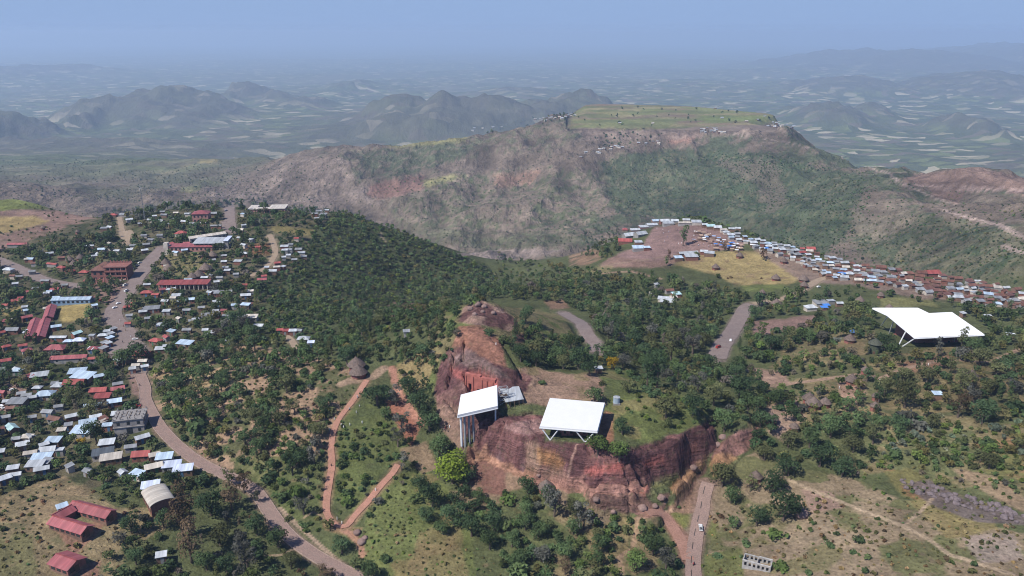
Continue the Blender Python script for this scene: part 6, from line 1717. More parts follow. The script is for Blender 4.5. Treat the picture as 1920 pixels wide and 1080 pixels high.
EXPL = [  # hand surveyed plants
 (848,872,84,'round','lime','bright lime green tree at the foot of the cliff'),(826,838,56,'round','green'),(872,888,46,'round','dark'),
 (706,732,66,'flat','dark','broad flat topped dark tree at the upper end of the footpath'),
 (785,752,52,'round','dark'),(805,785,54,'round','dark'),(768,728,46,'round','dark'),(752,790,46,'thin','grey'),(742,742,40,'thin','grey'),(745,820,40,'thin','grey'),(752,866,36,'thin','grey'),(722,775,30,'round','green'),
 (810,930,56,'round','dark'),(790,905,44,'round','dark'),(850,962,56,'round','dark'),(884,985,54,'round','dark'),(830,985,42,'round','green'),(918,1012,48,'round','green'),(800,960,40,'round','dark'),
 (1167,800,36,'round','dark','single dark bush tree on the grass right of the square shelter'),(1121,832,50,'round','bright','left one of two light green trees on the cliff edge'),(1162,846,48,'round','bright','right one of two light green trees on the cliff edge, over a dark shadow'),
 (1115,742,40,'round','green'),(1017,716,20,'shrub','green'),(1130,717,20,'shrub','olive'),(1180,722,34,'round','olive'),
 (990,910,42,'round','dark'),(955,938,40,'shrub','bright'),(1040,942,60,'thin','grey'),(1030,925,40,'round','dark'),(1095,968,56,'thin','grey'),(1075,985,40,'round','green'),(1150,985,36,'shrub','blue'),(1150,968,24,'shrub','bright'),
 (985,950,36,'round','green'),(1010,990,44,'round','green'),(960,1010,40,'round','green'),(1060,1030,46,'round','green'),(1120,1020,40,'round','green'),(1225,1015,60,'round','green'),(1190,1050,50,'round','bright'),(1250,1045,50,'thin','grey'),(1060,1060,40,'thin','brown'),
 (1355,888,62,'round','olive'),(1372,928,40,'round','green'),(1408,905,38,'thin','olive'),(1420,967,46,'round','dark'),(1472,948,72,'round','dark','biggest dark round tree on the dry slope, beside the boulder'),(1452,903,54,'round','dark'),(1480,870,56,'round','dark'),
 (1435,845,44,'round','olive'),(1540,850,62,'round','dark'),(1582,872,52,'round','dark'),(1602,828,50,'round','olive'),(1520,820,46,'round','green'),(1480,820,46,'round','olive'),(1560,800,50,'round','green'),(1640,810,50,'thin','olive'),
 (1377,978,28,'round','green'),(1398,1016,26,'shrub','green'),(1455,1000,44,'shrub','bright'),(1345,1040,26,'shrub','blue'),(1412,995,14,'shrub','olive'),(1460,1060,40,'shrub','bright'),
 (1610,1012,28,'shrub','green'),(1555,1020,24,'shrub','green'),(1622,1068,24,'shrub','green'),(1515,1072,24,'shrub','green'),(1570,1000,16,'shrub','green'),(1600,1032,18,'shrub','green'),
 (640,1022,42,'round','dark','dark tree in the fork below the red footpath'),(690,1070,50,'round','green'),(568,945,46,'thin','grey'),(720,1045,34,'shrub','green'),(668,1055,30,'round','green'),
 (335,950,66,'tall','brown'),(352,1005,60,'tall','brown'),(392,940,66,'round','dark'),(432,930,60,'thin','brown'),(462,1048,62,'thin','grey'),(520,1005,54,'round','green'),(410,1000,56,'round','olive'),(305,975,40,'round','dark'),(610,1070,44,'thin','brown'),(480,985,50,'round','dark'),(385,1050,50,'round','green'),(545,1050,44,'round','olive'),
 (455,905,44,'thin','brown'),(428,893,34,'thin','olive'),(480,928,30,'thin','grey'),(1424,560,32,'round','dark'),(1450,557,30,'round','dark'),(1478,548,30,'round','green'),(1500,545,24,'round','dark'),(1418,585,36,'round','dark'),(1530,560,26,'round','dark'),(1548,545,22,'tall','dark'),
 (966,612,24,'cone','dark','pointed dark tree on the side of the rock mound'),(976,660,42,'round','dark'),(1005,668,44,'round','dark'),(1040,660,46,'round','green'),(1085,672,48,'round','dark'),(1070,640,40,'round','green'),(915,622,24,'shrub','dark'),(987,680,20,'shrub','dark'),(1105,688,40,'flat','dark'),
 (1387,640,16,'cone','blue','slim pointed tree at the edge of the climbing road'),(1400,660,30,'round','green'),
 (1660,640,40,'round','dark'),(1806,632,30,'tall','olive'),(1804,660,34,'round','grey'),(1815,668,26,'round','olive'),(1757,640,22,'thin','brown'),(1675,655,30,'round','dark'),
 (1430,477,24,'thin','brown'),(1347,516,14,'round','green'),(1370,519,9,'shrub','brown'),(1306,476,13,'round','green'),(1255,477,11,'tall','brown'),(1250,486,14,'tall','green'),(1282,440,22,'tall','green'),(1427,521,8,'shrub','brown'),(1365,522,6,'shrub','brown'),
 (1357,461,20,'thin','brown'),
 (1150,680,30,'round','yellow','yellow flowering tree behind the little flat roofed hut'),(1188,640,18,'round','yellow','small yellow blossoming tree deep in the wood'),(1566,745,36,'shrub','bright'),(152,826,18,'round','yellow','yellow green tree among pale blue roofs'),(187,803,14,'round','yellow'),
 (258,660,46,'round','dark'),(228,670,42,'round','green'),(265,628,26,'round','dark','dark tree standing alone at the edge of the wide street'),(192,540,14,'round','dark','small dark tree alone in the street junction'),(170,590,34,'round','green'),(195,680,40,'round','green'),
 (1300,640,50,'thin','grey'),(1235,680,50,'tall','dark'),(1260,640,46,'tall','olive'),(1215,690,40,'tall','dark'),(1310,715,46,'thin','grey'),(1390,720,60,'round','dark'),(1340,740,50,'round','olive'),(1250,760,56,'round','olive'),(1360,790,50,'round','green'),(1300,760,46,'round','dark'),
 (1650,735,24,'tall','dark'),(1700,740,60,'round','olive'),(1740,700,46,'round','olive'),(1845,770,60,'round','dark'),(1640,790,40,'round','green'),(1690,790,46,'round','dark'),(1870,690,36,'round','olive'),(1840,665,50,'round','olive'),(1800,760,50,'thin','brown'),
]
for e in EXPL:
    tree_at(*e[:5], label=e[5] if len(e) > 5 else None, role='shrub' if e[3] == 'shrub' else 'tree')

def region(poly, sp, smin, smax, kinds, tones, tries, role, clump=None, skip=(), seed=0, big=None):
    """plants strewn over an outline surveyed from the photograph"""
    a0 = np.ptp(np.array(poly, float)[:,0]); poly = beyond(poly, 170); P = np.array(poly, float); lo, hi = P.min(0), P.max(0); done = 0
    tries = int(tries*(hi[0]-lo[0])/a0)
    ks, kw = zip(*kinds); ts, tw = zip(*tones); kw = np.cumsum(kw)/sum(kw); tw = np.cumsum(tw)/sum(tw)
    px = vr.uniform(lo[0], hi[0], tries); py = vr.uniform(lo[1], hi[1], tries)
    ok = in_poly(px, py, poly)
    for s_ in skip: ok &= ~in_poly(px, py, s_)
    for a_, b_ in zip(px[ok], py[ok]):
        p = at(a_, b_)
        if p.y > 8000: continue
        w = smin + (smax-smin)*vr.rand()**2.0*1.12
        if clump is not None:
            nz = float(fbm(np.array([p.x]), np.array([p.y]), clump[0], 3, 90+seed)[0])
            if nz < clump[1] + 0.12*vr.randn(): continue
            w *= 0.8 + 0.5*min(max(nz - clump[1], 0), 1)
        if near_plants(p.x, p.y, max(sp, 0.55*w)): continue
        if p.y < 900 and blocked(p.x, p.y, w): continue
        k = ks[int(np.searchsorted(kw, vr.rand()))]; t = ts[int(np.searchsorted(tw, vr.rand()))]
        add_plant(p.x, p.y, p.z, w*(0.62 if k == 'tall' else 0.5 if k == 'cone' else 1), k, t, role, a_, b_, None, sp)
        done += 1
    return done

TOPROCK = [(820,700),(870,610),(900,560),(960,585),(985,640),(960,690),(1140,690),(1150,760),(1330,780),(1340,860),(1240,915),(1050,915),(890,860),(820,790)]
TREES = [('round',5),('tall',2),('thin',1)]
DK = [('dark',5),('green',4),('olive',2),('blue',1)]
MX = [('dark',4),('green',4),('olive',3),('bright',1),('grey',1.5)]
SHR = [('shrub',6),('round',2)]
# woods
region([(940,640),(985,605),(1040,640),(1130,650),(1150,690),(1060,692),(1000,690),(950,672)], 4.0, 5, 9, TREES, DK, 500, 'tree')
region([(960,548),(1100,522),(1280,530),(1400,555),(1395,600),(1345,660),(1335,690),(1420,700),(1440,770),(1340,790),(1230,700),(1180,690),(1140,690),(1130,640),(1105,590),(1060,572)], 4.0, 5, 9.5, TREES, [('dark',4),('green',5),('olive',2),('grey',1),('blue',1)], 4200, 'tree')
region([(1140,690),(1240,715),(1335,775),(1420,790),(1340,800),(1300,790),(1230,750)], 3.8, 3.5, 7, [('round',3),('shrub',4)], MX, 900, 'tree')
region([(1165,725),(1230,725),(1330,775),(1310,800),(1250,805),(1200,785),(1170,765)], 2.6, 2.2, 4.2, SHR, [('green',4),('bright',4),('dark',1)], 500, 'shrub', (10, -0.1))
region([(640,600),(760,585),(840,560),(860,600),(830,660),(780,690),(720,680),(640,690)], 3.8, 4, 8, TREES, DK, 1300, 'tree', (20, -0.35))
region([(840,545),(1060,540),(1060,566),(960,565),(900,556),(850,570)], 3.6, 4, 8, TREES, DK, 500, 'tree')
region([(780,610),(850,600),(862,640),(820,700),(790,690)], 3, 2.5, 5, SHR, MX, 300, 'shrub')
region([(930,475),(1060,500),(1150,505),(1260,520),(1150,545),(1000,545),(935,550)], 4.5, 2.5, 6.5, [('shrub',4),('round',4)], MX, 1300, 'tree', (30, -0.25))
region([(1095,440),(1160,420),(1165,470),(1140,485),(1090,480)], 4.0, 3.5, 6, [('tall',3),('round',3)], DK, 400, 'tree')
# the forested flank of the town hill
region([(590,425),(640,395),(730,425),(880,485),(935,515),(930,560),(800,600),(650,650),(490,650),(475,600),(560,500)], 3.0, 2.8, 5.4, [('round',5),('shrub',5)], [('blue',5),('green',4),('dark',4),('bright',1),('olive',1.4)], 9000, 'forest')
region([(540,385),(640,393),(690,412),(640,430),(600,425),(560,415)], 3.8, 4, 7, [('tall',4),('round',3)], [('dark',4),('blue',3)], 500, 'tree')
region([(480,470),(570,455),(590,500),(570,560),(540,600),(480,560)], 4.2, 4, 7, TREES, [('dark',5),('blue',2)], 900, 'tree')
# town
TOWNP = [(0,470),(170,430),(215,395),(300,385),(430,375),(560,388),(590,420),(560,470),(560,500),(480,600),(490,650),(440,680),(270,695),(240,740),(260,800),(300,860),(0,900)]
region(TOWNP, 4.3, 4.2, 9.0, [('round',6),('tall',2),('shrub',2),('thin',1)], [('dark',6),('green',3),('olive',2),('grey',1)], 9500, 'tree', (45, -0.75), skip=[[(105,570),(172,562),(172,605),(110,608)],[(0,392),(130,392),(200,395),(190,425),(140,455),(0,465)],[(500,425),(592,428),(588,442),(508,438)]])
region(TOWNP, 2.6, 1.6, 3.2, [('shrub',5),('round',1)], [('dark',4),('green',3),('olive',3)], 3000, 'shrub', (30, -0.2), skip=[[(105,570),(172,562),(172,605),(110,608)]])
region([(0,392),(210,395),(200,430),(140,460),(0,470)], 5, 1.5, 4, [('shrub',1)], [('olive',2),('dark',2)], 300, 'shrub', (30, 0.0))
region([(0,372),(100,372),(110,395),(0,400)], 4, 2, 4, [('shrub',1)], [('olive',2),('green',2)], 160, 'shrub', (30, 0.0))
region([(270,640),(480,605),(640,600),(700,690),(560,690),(420,660),(330,690)], 4.2, 4, 8, TREES, DK, 2600, 'tree', (28, -0.22))
# slope between road and footpath
SLOPE = [(285,705),(420,650),(560,665),(690,690),(650,760),(605,860),(600,960),(520,950),(420,880),(340,830),(300,770)]
region(SLOPE, 3.2, 3.6, 10.5, [('shrub',4),('round',6),('thin',1)], [('dark',4),('green',4),('bright',1),('grey',1),('olive',2)], 7000, 'shrub', (22, -0.24))
region(SLOPE, 1.8, 0.8, 2.4, [('shrub',1)], [('olive',3),('brown',1),('green',3)], 2600, 'tuft', (9, -0.1))
region([(430,860),(600,850),(622,1000),(560,1000),(500,930)], 2.4, 2.0, 5.4, SHR, [('green',4),('bright',3),('olive',2)], 1300, 'shrub', (12, -0.45))
region([(625,770),(690,745),(770,790),(770,870),(700,890),(640,970),(622,930)], 2.4, 1.8, 5.4, SHR, [('green',4),('bright',2),('olive',2),('dark',2)], 1500, 'shrub', (13, -0.25), skip=[[(640,770),(680,740),(720,760),(710,800),(650,810)]])
region([(690,880),(760,850),(830,880),(800,900),(700,960),(680,1000)], 2.8, 1.4, 4, SHR, [('green',3),('olive',2),('grey',2)], 500, 'shrub', (13, 0.0))
region([(740,700),(800,700),(820,800),(800,830),(740,760)], 3.4, 3, 6, TREES, [('dark',4),('grey',1)], 300, 'tree')
# lower left
region([(0,880),(120,860),(300,860),(440,900),(300,950),(220,950),(150,890),(60,905),(0,930)], 3.6, 3.5, 7, [('round',5),('thin',1),('shrub',3)], [('dark',4),('green',4),('olive',1)], 1700, 'tree')
region([(230,1000),(300,950),(360,880),(470,920),(520,1000),(640,1080),(150,1080)], 3.8, 3.5, 7.5, [('round',5),('thin',3),('shrub',3),('tall',1)], [('dark',4),('green',3),('olive',3),('grey',2),('brown',1)], 2400, 'tree', (20, -0.3))
region([(0,930),(150,900),(300,950),(310,1000),(200,1080),(0,1080)], 1.8, 0.7, 2.2, [('shrub',1)], [('olive',4),('green',2),('straw',3),('brown',1)], 1500, 'tuft', (10, -0.15))
region([(0,985),(60,1000),(110,1080),(0,1080)], 2.2, 1.4, 3.4, [('shrub',1)], [('olive',3),('green',4)], 400, 'shrub', (10, -0.2))
region([(90,1000),(160,1000),(150,1030),(90,1040)], 2.2, 1.4, 3.0, [('shrub',1)], [('olive',2),('green',3)], 160, 'shrub')
# centre front
region([(770,880),(830,900),(930,960),(940,1030),(880,1010),(800,990),(770,940)], 3.6, 4.5, 7.5, [('round',1)], [('dark',5),('green',2)], 600, 'tree')
region([(660,985),(740,900),(800,990),(900,1020),(1000,1080),(660,1080)], 1.5, 0.5, 1.5, [('shrub',1)], [('olive',4),('bright',3),('straw',2),('green',2)], 2600, 'tuft', (12, -0.35))
region([(880,960),(950,925),(1060,950),(1140,985),(1240,965),(1270,1030),(1280,1080),(960,1080)], 2.8, 2.6, 6.2, [('shrub',4),('round',5),('thin',1)], [('green',5),('bright',2),('dark',3),('grey',1),('olive',2)], 2600, 'shrub', (14, -0.5))
region([(1100,945),(1200,965),(1260,940),(1320,930),(1310,960),(1240,990),(1140,980)], 2, 0.8, 2.4, [('shrub',1)], [('olive',3),('green',3)], 260, 'shrub', (8, 0.0))
# right side
region([(1395,575),(1500,560),(1600,545),(1640,600),(1640,640),(1500,650),(1420,690),(1400,640)], 4.2, 4.5, 9, TREES+[('shrub',3)], MX, 2200, 'tree', (24, -0.4), skip=[[(1410,600),(1530,590),(1525,612),(1412,630)],[(1500,560),(1590,555),(1590,590),(1500,590)]])
region([(1560,500),(1640,508),(1760,525),(1920,570),(1920,600),(1740,570),(1600,545)], 6.0, 3.5, 6.5, TREES, DK, 700, 'tree', (30, -0.15))
region([(1440,450),(1560,470),(1620,488),(1920,530),(1920,545),(1600,500),(1440,460)], 6, 3, 6, TREES, DK, 300, 'tree', (30, 0.05))
region([(1780,570),(1920,580),(1920,720),(1860,740),(1830,650),(1860,625)], 4.6, 4, 8, TREES, [('dark',5),('olive',3),('green',3)], 1000, 'tree', (24, -0.25))
region([(1440,690),(1560,650),(1660,640),(1680,690),(1600,770),(1500,790),(1440,760)], 3.8, 4, 8.5, TREES+[('shrub',4)], MX, 1600, 'tree', (18, -0.15))
region([(1640,690),(1900,640),(1920,770),(1700,810),(1640,790)], 4.4, 4.5, 10, TREES+[('shrub',2)], [('dark',4),('olive',4),('green',3),('grey',1)], 2000, 'tree', (20, -0.25), skip=[[(1790,670),(1830,670),(1820,730),(1785,720)]])
region([(1400,780),(1500,790),(1640,780),(1660,850),(1600,900),(1500,890),(1440,880),(1400,850)], 4.2, 5, 10, [('round',5),('thin',2),('shrub',2)], [('dark',5),('olive',3),('green',2)], 1400, 'tree', (20, -0.5))
region([(1620,800),(1920,760),(1920,880),(1800,880),(1700,870),(1620,890)], 2.5, 2.2, 6.0, SHR, [('bright',4),('green',4),('pale',3),('olive',3)], 3200, 'shrub', (14, -0.45))
region([(1720,830),(1900,810),(1900,860),(1740,870)], 1.8, 1.4, 2.6, [('shrub',1)], [('pale',5),('green',1)], 700, 'shrub', (12, -0.15))
region([(1600,880),(1740,870),(1920,880),(1920,960),(1780,920),(1640,930)], 2.2, 1.2, 3.2, SHR, [('olive',4),('green',3),('bright',2),('grey',1)], 900, 'shrub', (12, -0.05))
region([(1480,640),(1660,640),(1900,650),(1920,760),(1440,760)], 2, 0.7, 1.8, [('shrub',1)], [('olive',4),('green',2),('brown',1)], 900, 'tuft', (14, 0.0))
region([(1330,930),(1500,890),(1640,910),(1920,990),(1920,1080),(1320,1080)], 1.6, 0.6, 2.4, [('shrub',1)], [('olive',5),('straw',4),('brown',2),('green',2)], 3000, 'tuft', (7, -0.15))
region([(1330,960),(1480,990),(1640,990),(1700,1080),(1330,1080)], 4, 1.6, 4.0, [('shrub',1)], [('olive',3),('green',3)], 400, 'shrub', (14, 0.0))
region([(1680,940),(1880,930),(1920,1000),(1760,1020)], 2, 0.8, 2.2, [('shrub',1)], [('olive',4),('green',2),('straw',2)], 500, 'tuft', (10, -0.1))
region([(1310,1030),(1400,1020),(1420,1080),(1310,1080)], 2.4, 1.2, 3.4, SHR, [('green',3),('bright',2)], 160, 'shrub')
# mountains
M1 = [(560,300),(720,270),(1000,235),(1100,260),(1300,265),(1470,245),(1560,290),(1680,340),(1920,370),(1920,540),(1600,485),(1420,440),(1300,405),(1150,410),(1050,465),(880,475),(700,400),(480,380),(300,380),(300,330)]
region(M1, 5.0, 1.6, 4.6, [('shrub',1)], [('green',5),('dark',2),('olive',4)], 14000, 'mountain', (150, -0.15))
region([(1130,300),(1450,285),(1640,340),(1610,430),(1540,480),(1400,440),(1250,405),(1150,390)], 4.5, 2.5, 5.5, [('shrub',1)], [('green',6),('dark',2),('blue',4)], 9000, 'mountain', (120, -0.4))
region([(1560,420),(1700,400),(1920,440),(1920,545),(1700,505),(1560,480)], 4.0, 1.6, 4.4, [('shrub',1)], [('green',5),('dark',2),('olive',4)], 4500, 'mountain', (90, -0.2))
region([(900,245),(985,222),(1080,210),(1085,222),(1000,236),(905,252)], 8, 5, 9, [('round',1)], [('dark',4),('green',1)], 240, 'mountain')
region([(1085,200),(1300,195),(1450,210),(1470,232),(1100,238)], 20, 5, 9, [('round',1)], [('dark',4),('green',1)], 60, 'mountain')
region([(1100,250),(1260,250),(1240,262),(1110,285)], 10, 4, 8, [('round',1)], [('dark',4),('green',1)], 120, 'mountain')
region([(0,300),(300,300),(560,300),(600,380),(300,380),(0,370)], 9, 2.5, 6, [('shrub',1)], [('dark',3),('olive',3)], 4000, 'mountain', (200, -0.1))

# ---- the plants that show largest stand as single trees and shrubs, the rest as masses
def app(P): return P[3]/max(1.0, math.hypot(P[0], P[1], CAM_H - P[2]))*FPX*(1.5 if P[4] == 'tall' else 1.7 if P[4] == 'cone' else 0.6 if P[4] == 'shrub' else 1.0)
isT = lambda P: P[4] != 'shrub'
cand = [P for P in PLANTS if P[6] in ('tree', 'shrub') and 0 < P[7] < 1920 and P[8] < 1078]
trees = sorted([P for P in cand if isT(P)], key=lambda P: (P[9] is None, -app(P)))
shrubs = sorted([P for P in cand if not isT(P)], key=lambda P: (P[9] is None, -app(P)))
SINGLE_T, SINGLE_S = trees[:300], shrubs[:300]
_sid = {id(P) for P in SINGLE_T + SINGLE_S}
HQ = {'round':430,'tall':380,'flat':430,'cone':330,'thin':260,'shrub':200}
PROT = {}
TRK = {k: [trunk_mesh(k, s) for s in range(2)] for k in ('round','tall','flat','cone','thin')}
TONENAME = {'dark':'dark green','green':'green','bright':'light green','olive':'olive green','grey':'greyish','lime':'lime green','yellow':'yellow flowering','pale':'pale silvery','brown':'brownish','straw':'straw coloured','blue':'deep green'}
KINDNAME = {'round':'round crowned tree','tall':'tall narrow tree','flat':'flat topped tree','cone':'pointed tree','thin':'thin crowned tree','shrub':'bush'}
for n_, P in enumerate(SINGLE_T + SINGLE_S):
    x, y, z, w, kind, tone, role, px, py, lab = P
    big = 1 if (app(P) > 34 and kind != 'shrub') else 0
    key = (kind, tone, n_ % 3, big)
    if key not in PROT: PROT[key] = quads_mesh('crown' if kind != 'shrub' else 'shrub', crown(kind, int(HQ[kind]*(2.6 if big else 1)), 100 + 7*len(PROT)), LEAF[tone])
    rz = float(vr.uniform(0, 6.28)); hz = float(vr.uniform(0.88, 1.15))
    if kind == 'shrub':
        o = bpy.data.objects.new('shrub', PROT[key]); COL.objects.link(o)
        o.location = (x, y, z - 0.04*w); o.scale = (w, w, w*hz); o.rotation_euler = (0, 0, rz)
        cat, grp = 'shrub', 'bushes on the slopes'
    else:
        o = empty('tree', (x, y, z), rz); o.scale = (w, w, w*hz)
        for nm, me in (('trunk', TRK[kind][n_ % 2]), ('crown', PROT[key])):
            c = bpy.data.objects.new(nm, me); COL.objects.link(c); c.parent = o
        cat, grp = 'tree', 'trees of the town and valley'
    if lab: tag(o, lab, cat, grp)
    else: reg(o, px, py, TONENAME[tone] + ' ' + KINDNAME[kind], cat, grp)

def mass(name, plants, nq, label, cat):
    bank = {}
    Qs, Cs = [], []
    for n_, P in enumerate(plants):
        x, y, z, w, kind, tone, role, px, py, lab = P
        a_ = app(P)
        q_ = int(min(max(nq*min(a_/14.0, 1.6), 14), nq*1.6)/10)*10 + 6
        q_ = {True: q_}.get(True)
        key = (kind, q_, n_ % 4)
        if key not in bank: bank[key] = crown(kind, q_, 500 + len(bank)*3)
        t = vr.uniform(0, 6.28); c_, s_ = math.cos(t), math.sin(t); hz = vr.uniform(0.85, 1.2)
        Q = bank[key]*np.array([w, w, w*hz])
        X = Q[...,0]*c_ - Q[...,1]*s_ + x; Y = Q[...,0]*s_ + Q[...,1]*c_ + y; Z = Q[...,2] + z - 0.04*w
        Qs.append(np.stack([X, Y, Z], -1))
        col = np.array(TONE[tone])*vr.uniform(0.72, 1.6)*np.array([vr.uniform(0.92,1.25), 1, vr.uniform(0.8,1.05)])
        Cs.append(np.repeat(col[None], len(Q), 0))
    Q = np.concatenate(Qs); Cc = np.concatenate(Cs)
    me = quads_mesh(name, Q, LEAFA)
    a_ = me.color_attributes.new('leaf', 'FLOAT_COLOR', 'FACE') if False else me.attributes.new('leaf', 'FLOAT_COLOR', 'FACE')
    a_.data.foreach_set('color', np.concatenate([Cc, np.ones((len(Cc),1))], 1).astype(np.float32).ravel())
    o = bpy.data.objects.new(name, me); COL.objects.link(o)
    tag(o, label, cat, kind='stuff')
    return len(Q)
rest = [P for P in PLANTS if id(P) not in _sid]
_nq = 0
for nm, sel_, nq, lab, cat in (
    ('woodland', [P for P in rest if P[6] in ('tree','shrub') and isT(P)], 120, 'mass of smaller trees filling the town, valley and ridges', 'woodland'),
    ('undergrowth', [P for P in rest if P[6] in ('tree','shrub') and not isT(P)], 60, 'low bushes scattered over slopes between the trees', 'scrub'),
    ('hill_forest', [P for P in rest if P[6] == 'forest'], 70, 'dense dark wood covering the flank of the town hill', 'forest'),
    ('mountain_scrub', [P for P in rest if P[6] == 'mountain'], 26, 'dark bushes dotted over the far mountain flanks', 'scrub'),
    ('dry_tufts', [P for P in rest if P[6] == 'tuft'], 26, 'low tufts of grass and weeds on dry ground', 'grass')):
    _nq += mass(nm, sel_, nq, lab, cat)
print('PLANTS', len(PLANTS), 'trees', len(trees), 'shrubs', len(shrubs), 'quads', _nq)

# ================================================================ VEHICLES AND PEOPLE
PAINT = {'white': plain_mat('paint_white', (0.72,0.72,0.71), 0.05, 1.0, rough=0.35), 'blue': plain_mat('paint_blue', (0.05,0.13,0.33), 0.06, 1.0, rough=0.35),
         'dark': plain_mat('paint_dark', (0.05,0.05,0.06), 0.06, 1.0, rough=0.35), 'red': plain_mat('paint_red', (0.35,0.05,0.04), 0.06, 1.0, rough=0.35), 'silver': plain_mat('paint_silver', (0.4,0.41,0.42), 0.06, 1.0, rough=0.3)}
RUBBER = plain_mat('tyre_rubber', (0.03,0.03,0.03), 0.1, 3.0)
LAMP = plain_mat('headlight_glass', (0.6,0.6,0.58), 0.05, 1.0, rough=0.2)

def vehicle(px, py, ang, paint, kind, desc):
    p = at(px, py, 0.8); z = float(height(p.x, p.y)) + 0.25
    root = empty({'van':'minibus','car':'parked_car','pickup':'pickup_truck'}[kind], (p.x, p.y, z), R(ang)); root.scale = (0.66,)*3
    L_, W_ = {'van': (4.9, 1.8), 'car': (4.3, 1.75), 'pickup': (5.2, 1.8)}[kind]; x = L_/2
    low = [(-x,0.35),(-x,0.95),(x-0.15,0.92),(x,0.7),(x,0.35)]
    if kind == 'van': up = [(-x+0.02,0.95),(-x+0.12,2.0),(x-1.5,2.0),(x-0.55,1.15),(x-0.15,0.92)]
    elif kind == 'car': up = [(-x+0.35,0.95),(-x+0.9,1.48),(x-1.9,1.5),(x-1.15,0.95)]
    else: up = [(-0.6,0.95),(-0.45,1.7),(0.75,1.7),(1.45,0.95)]
    def extr(name, prof, w, mat, par, taper=0.0):
        n_ = len(prof); zs = [b for a, b in prof]; z0, z1 = min(zs), max(zs)
        V = []
        for s in (-1, 1):
            V += [(a, s*(w/2 - taper*(b-z0)/(z1-z0+1e-6)), b) for a, b in prof]
        F = [tuple(range(n_)), tuple(range(n_, 2*n_))[::-1]] + [(k, (k+1) % n_, n_+(k+1) % n_, n_+k) for k in range(n_)]
        o = poly_obj(name, V, F, mat, par)
        bv = o.modifiers.new('soft', 'BEVEL'); bv.width = 0.05; bv.segments = 2
        return o
    extr('body', low, W_, PAINT[paint], root); extr('cabin', up, W_-0.08, PAINT[paint], root, 0.14)
    zs = [b for a, b in up]; z0, z1 = min(zs)+0.22*(max(zs)-min(zs)), max(zs)-0.14
    xa = min(a for a, b in up)+0.4; xb = max(a for a, b in up)-0.75
    boxes_obj('side_window', [(xa, s*(W_/2-0.10)-0.03, z0+0.05, xb, s*(W_/2-0.10)+0.03, z1) for s in (-1, 1)], GLASS, root)
    boxes_obj('windscreen', [(xb+0.12,-W_/2+0.25,z0,xb+0.30,W_/2-0.25,z1-0.05)], GLASS, root)
    if kind == 'pickup': boxes_obj('cargo_bed', [(-x+0.02,-W_/2+0.05,0.953,-0.65,-W_/2+0.13,1.25),(-x+0.02,W_/2-0.13,0.953,-0.65,W_/2-0.05,1.25),(-x+0.02,-W_/2+0.133,0.953,-x+0.1,W_/2-0.133,1.25),(-1.9,-0.5,0.953,-0.9,0.5,1.3)], PAINT['dark'], root)
    for sx in (-0.31, 0.31):
        for sy in (-1, 1):
            bmv = bmesh.new(); bmesh.ops.create_cone(bmv, cap_ends=True, segments=16, radius1=0.33, radius2=0.33, depth=0.22, matrix=Matrix.Translation((sx*L_, sy*(W_/2-0.08), 0.33)) @ Matrix.Rotation(math.pi/2, 4, 'X'))
            wh = mesh_obj('wheel', bmv, RUBBER, root)
            bmv = bmesh.new(); bmesh.ops.create_cone(bmv, cap_ends=True, segments=12, radius1=0.19, radius2=0.19, depth=0.24, matrix=Matrix.Translation((sx*L_, sy*(W_/2-0.08), 0.33)) @ Matrix.Rotation(math.pi/2, 4, 'X'))
            mesh_obj('rim', bmv, STEELG, wh)
    for sy in (-1, 1): boxes_obj('headlight', [(x-0.06, sy*0.62-0.14, 0.6, x+0.02, sy*0.62+0.14, 0.76)], LAMP, root)
    reg(root, px, py, desc, {'van':'minibus','car':'car','pickup':'pickup'}[kind], 'vehicles on the town streets')
    return root

o = vehicle(1314, 988, 82, 'white', 'pickup', 'white pickup with a dark load'); THINGS.pop(); tag(o, 'white pickup carrying a dark load on the cobbled road below the cliff', 'pickup')
for a in ((235,534,70,'white','van'),(237,545,75,'white','van'),(215,576,60,'white','car'),(222,568,60,'white','car'),(253,503,62,'dark','car'),(257,497,62,'silver','car'),(262,492,60,'white','car'),(253,635,20,'white','car'),(24,730,30,'white','car'),(4,763,-40,'white','van'),(7,741,20,'red','car'),(258,760,5,'red','car'),(420,388,75,'dark','car'),(424,394,75,'silver','car'),(418,400,78,'dark','car'),(1370,637,70,'white','car'),(1347,650,40,'red','van'),(1535,537,30,'white','car'),(190,563,60,'red','van')):
    vehicle(*a[:5], {'white':'white','dark':'dark','silver':'silver','blue':'blue','red':'red'}[a[3]] + {'van':' minibus','car':' car'}[a[4]])

SKIN = plain_mat('skin_brown', (0.115,0.06,0.04), 0.08, 2.0)
HAIR = plain_mat('hair_black', (0.012,0.011,0.011), 0.1, 3.0)
WRAP = {'white': plain_mat('cloth_white', (0.72,0.70,0.67), 0.08, 2.0), 'dark': plain_mat('cloth_dark', (0.05,0.045,0.06), 0.1, 2.0), 'red': plain_mat('cloth_red', (0.32,0.06,0.06), 0.1, 2.0), 'blue': plain_mat('cloth_blue', (0.07,0.13,0.30), 0.1, 2.0), 'tan': plain_mat('cloth_tan', (0.34,0.25,0.17), 0.1, 2.0)}

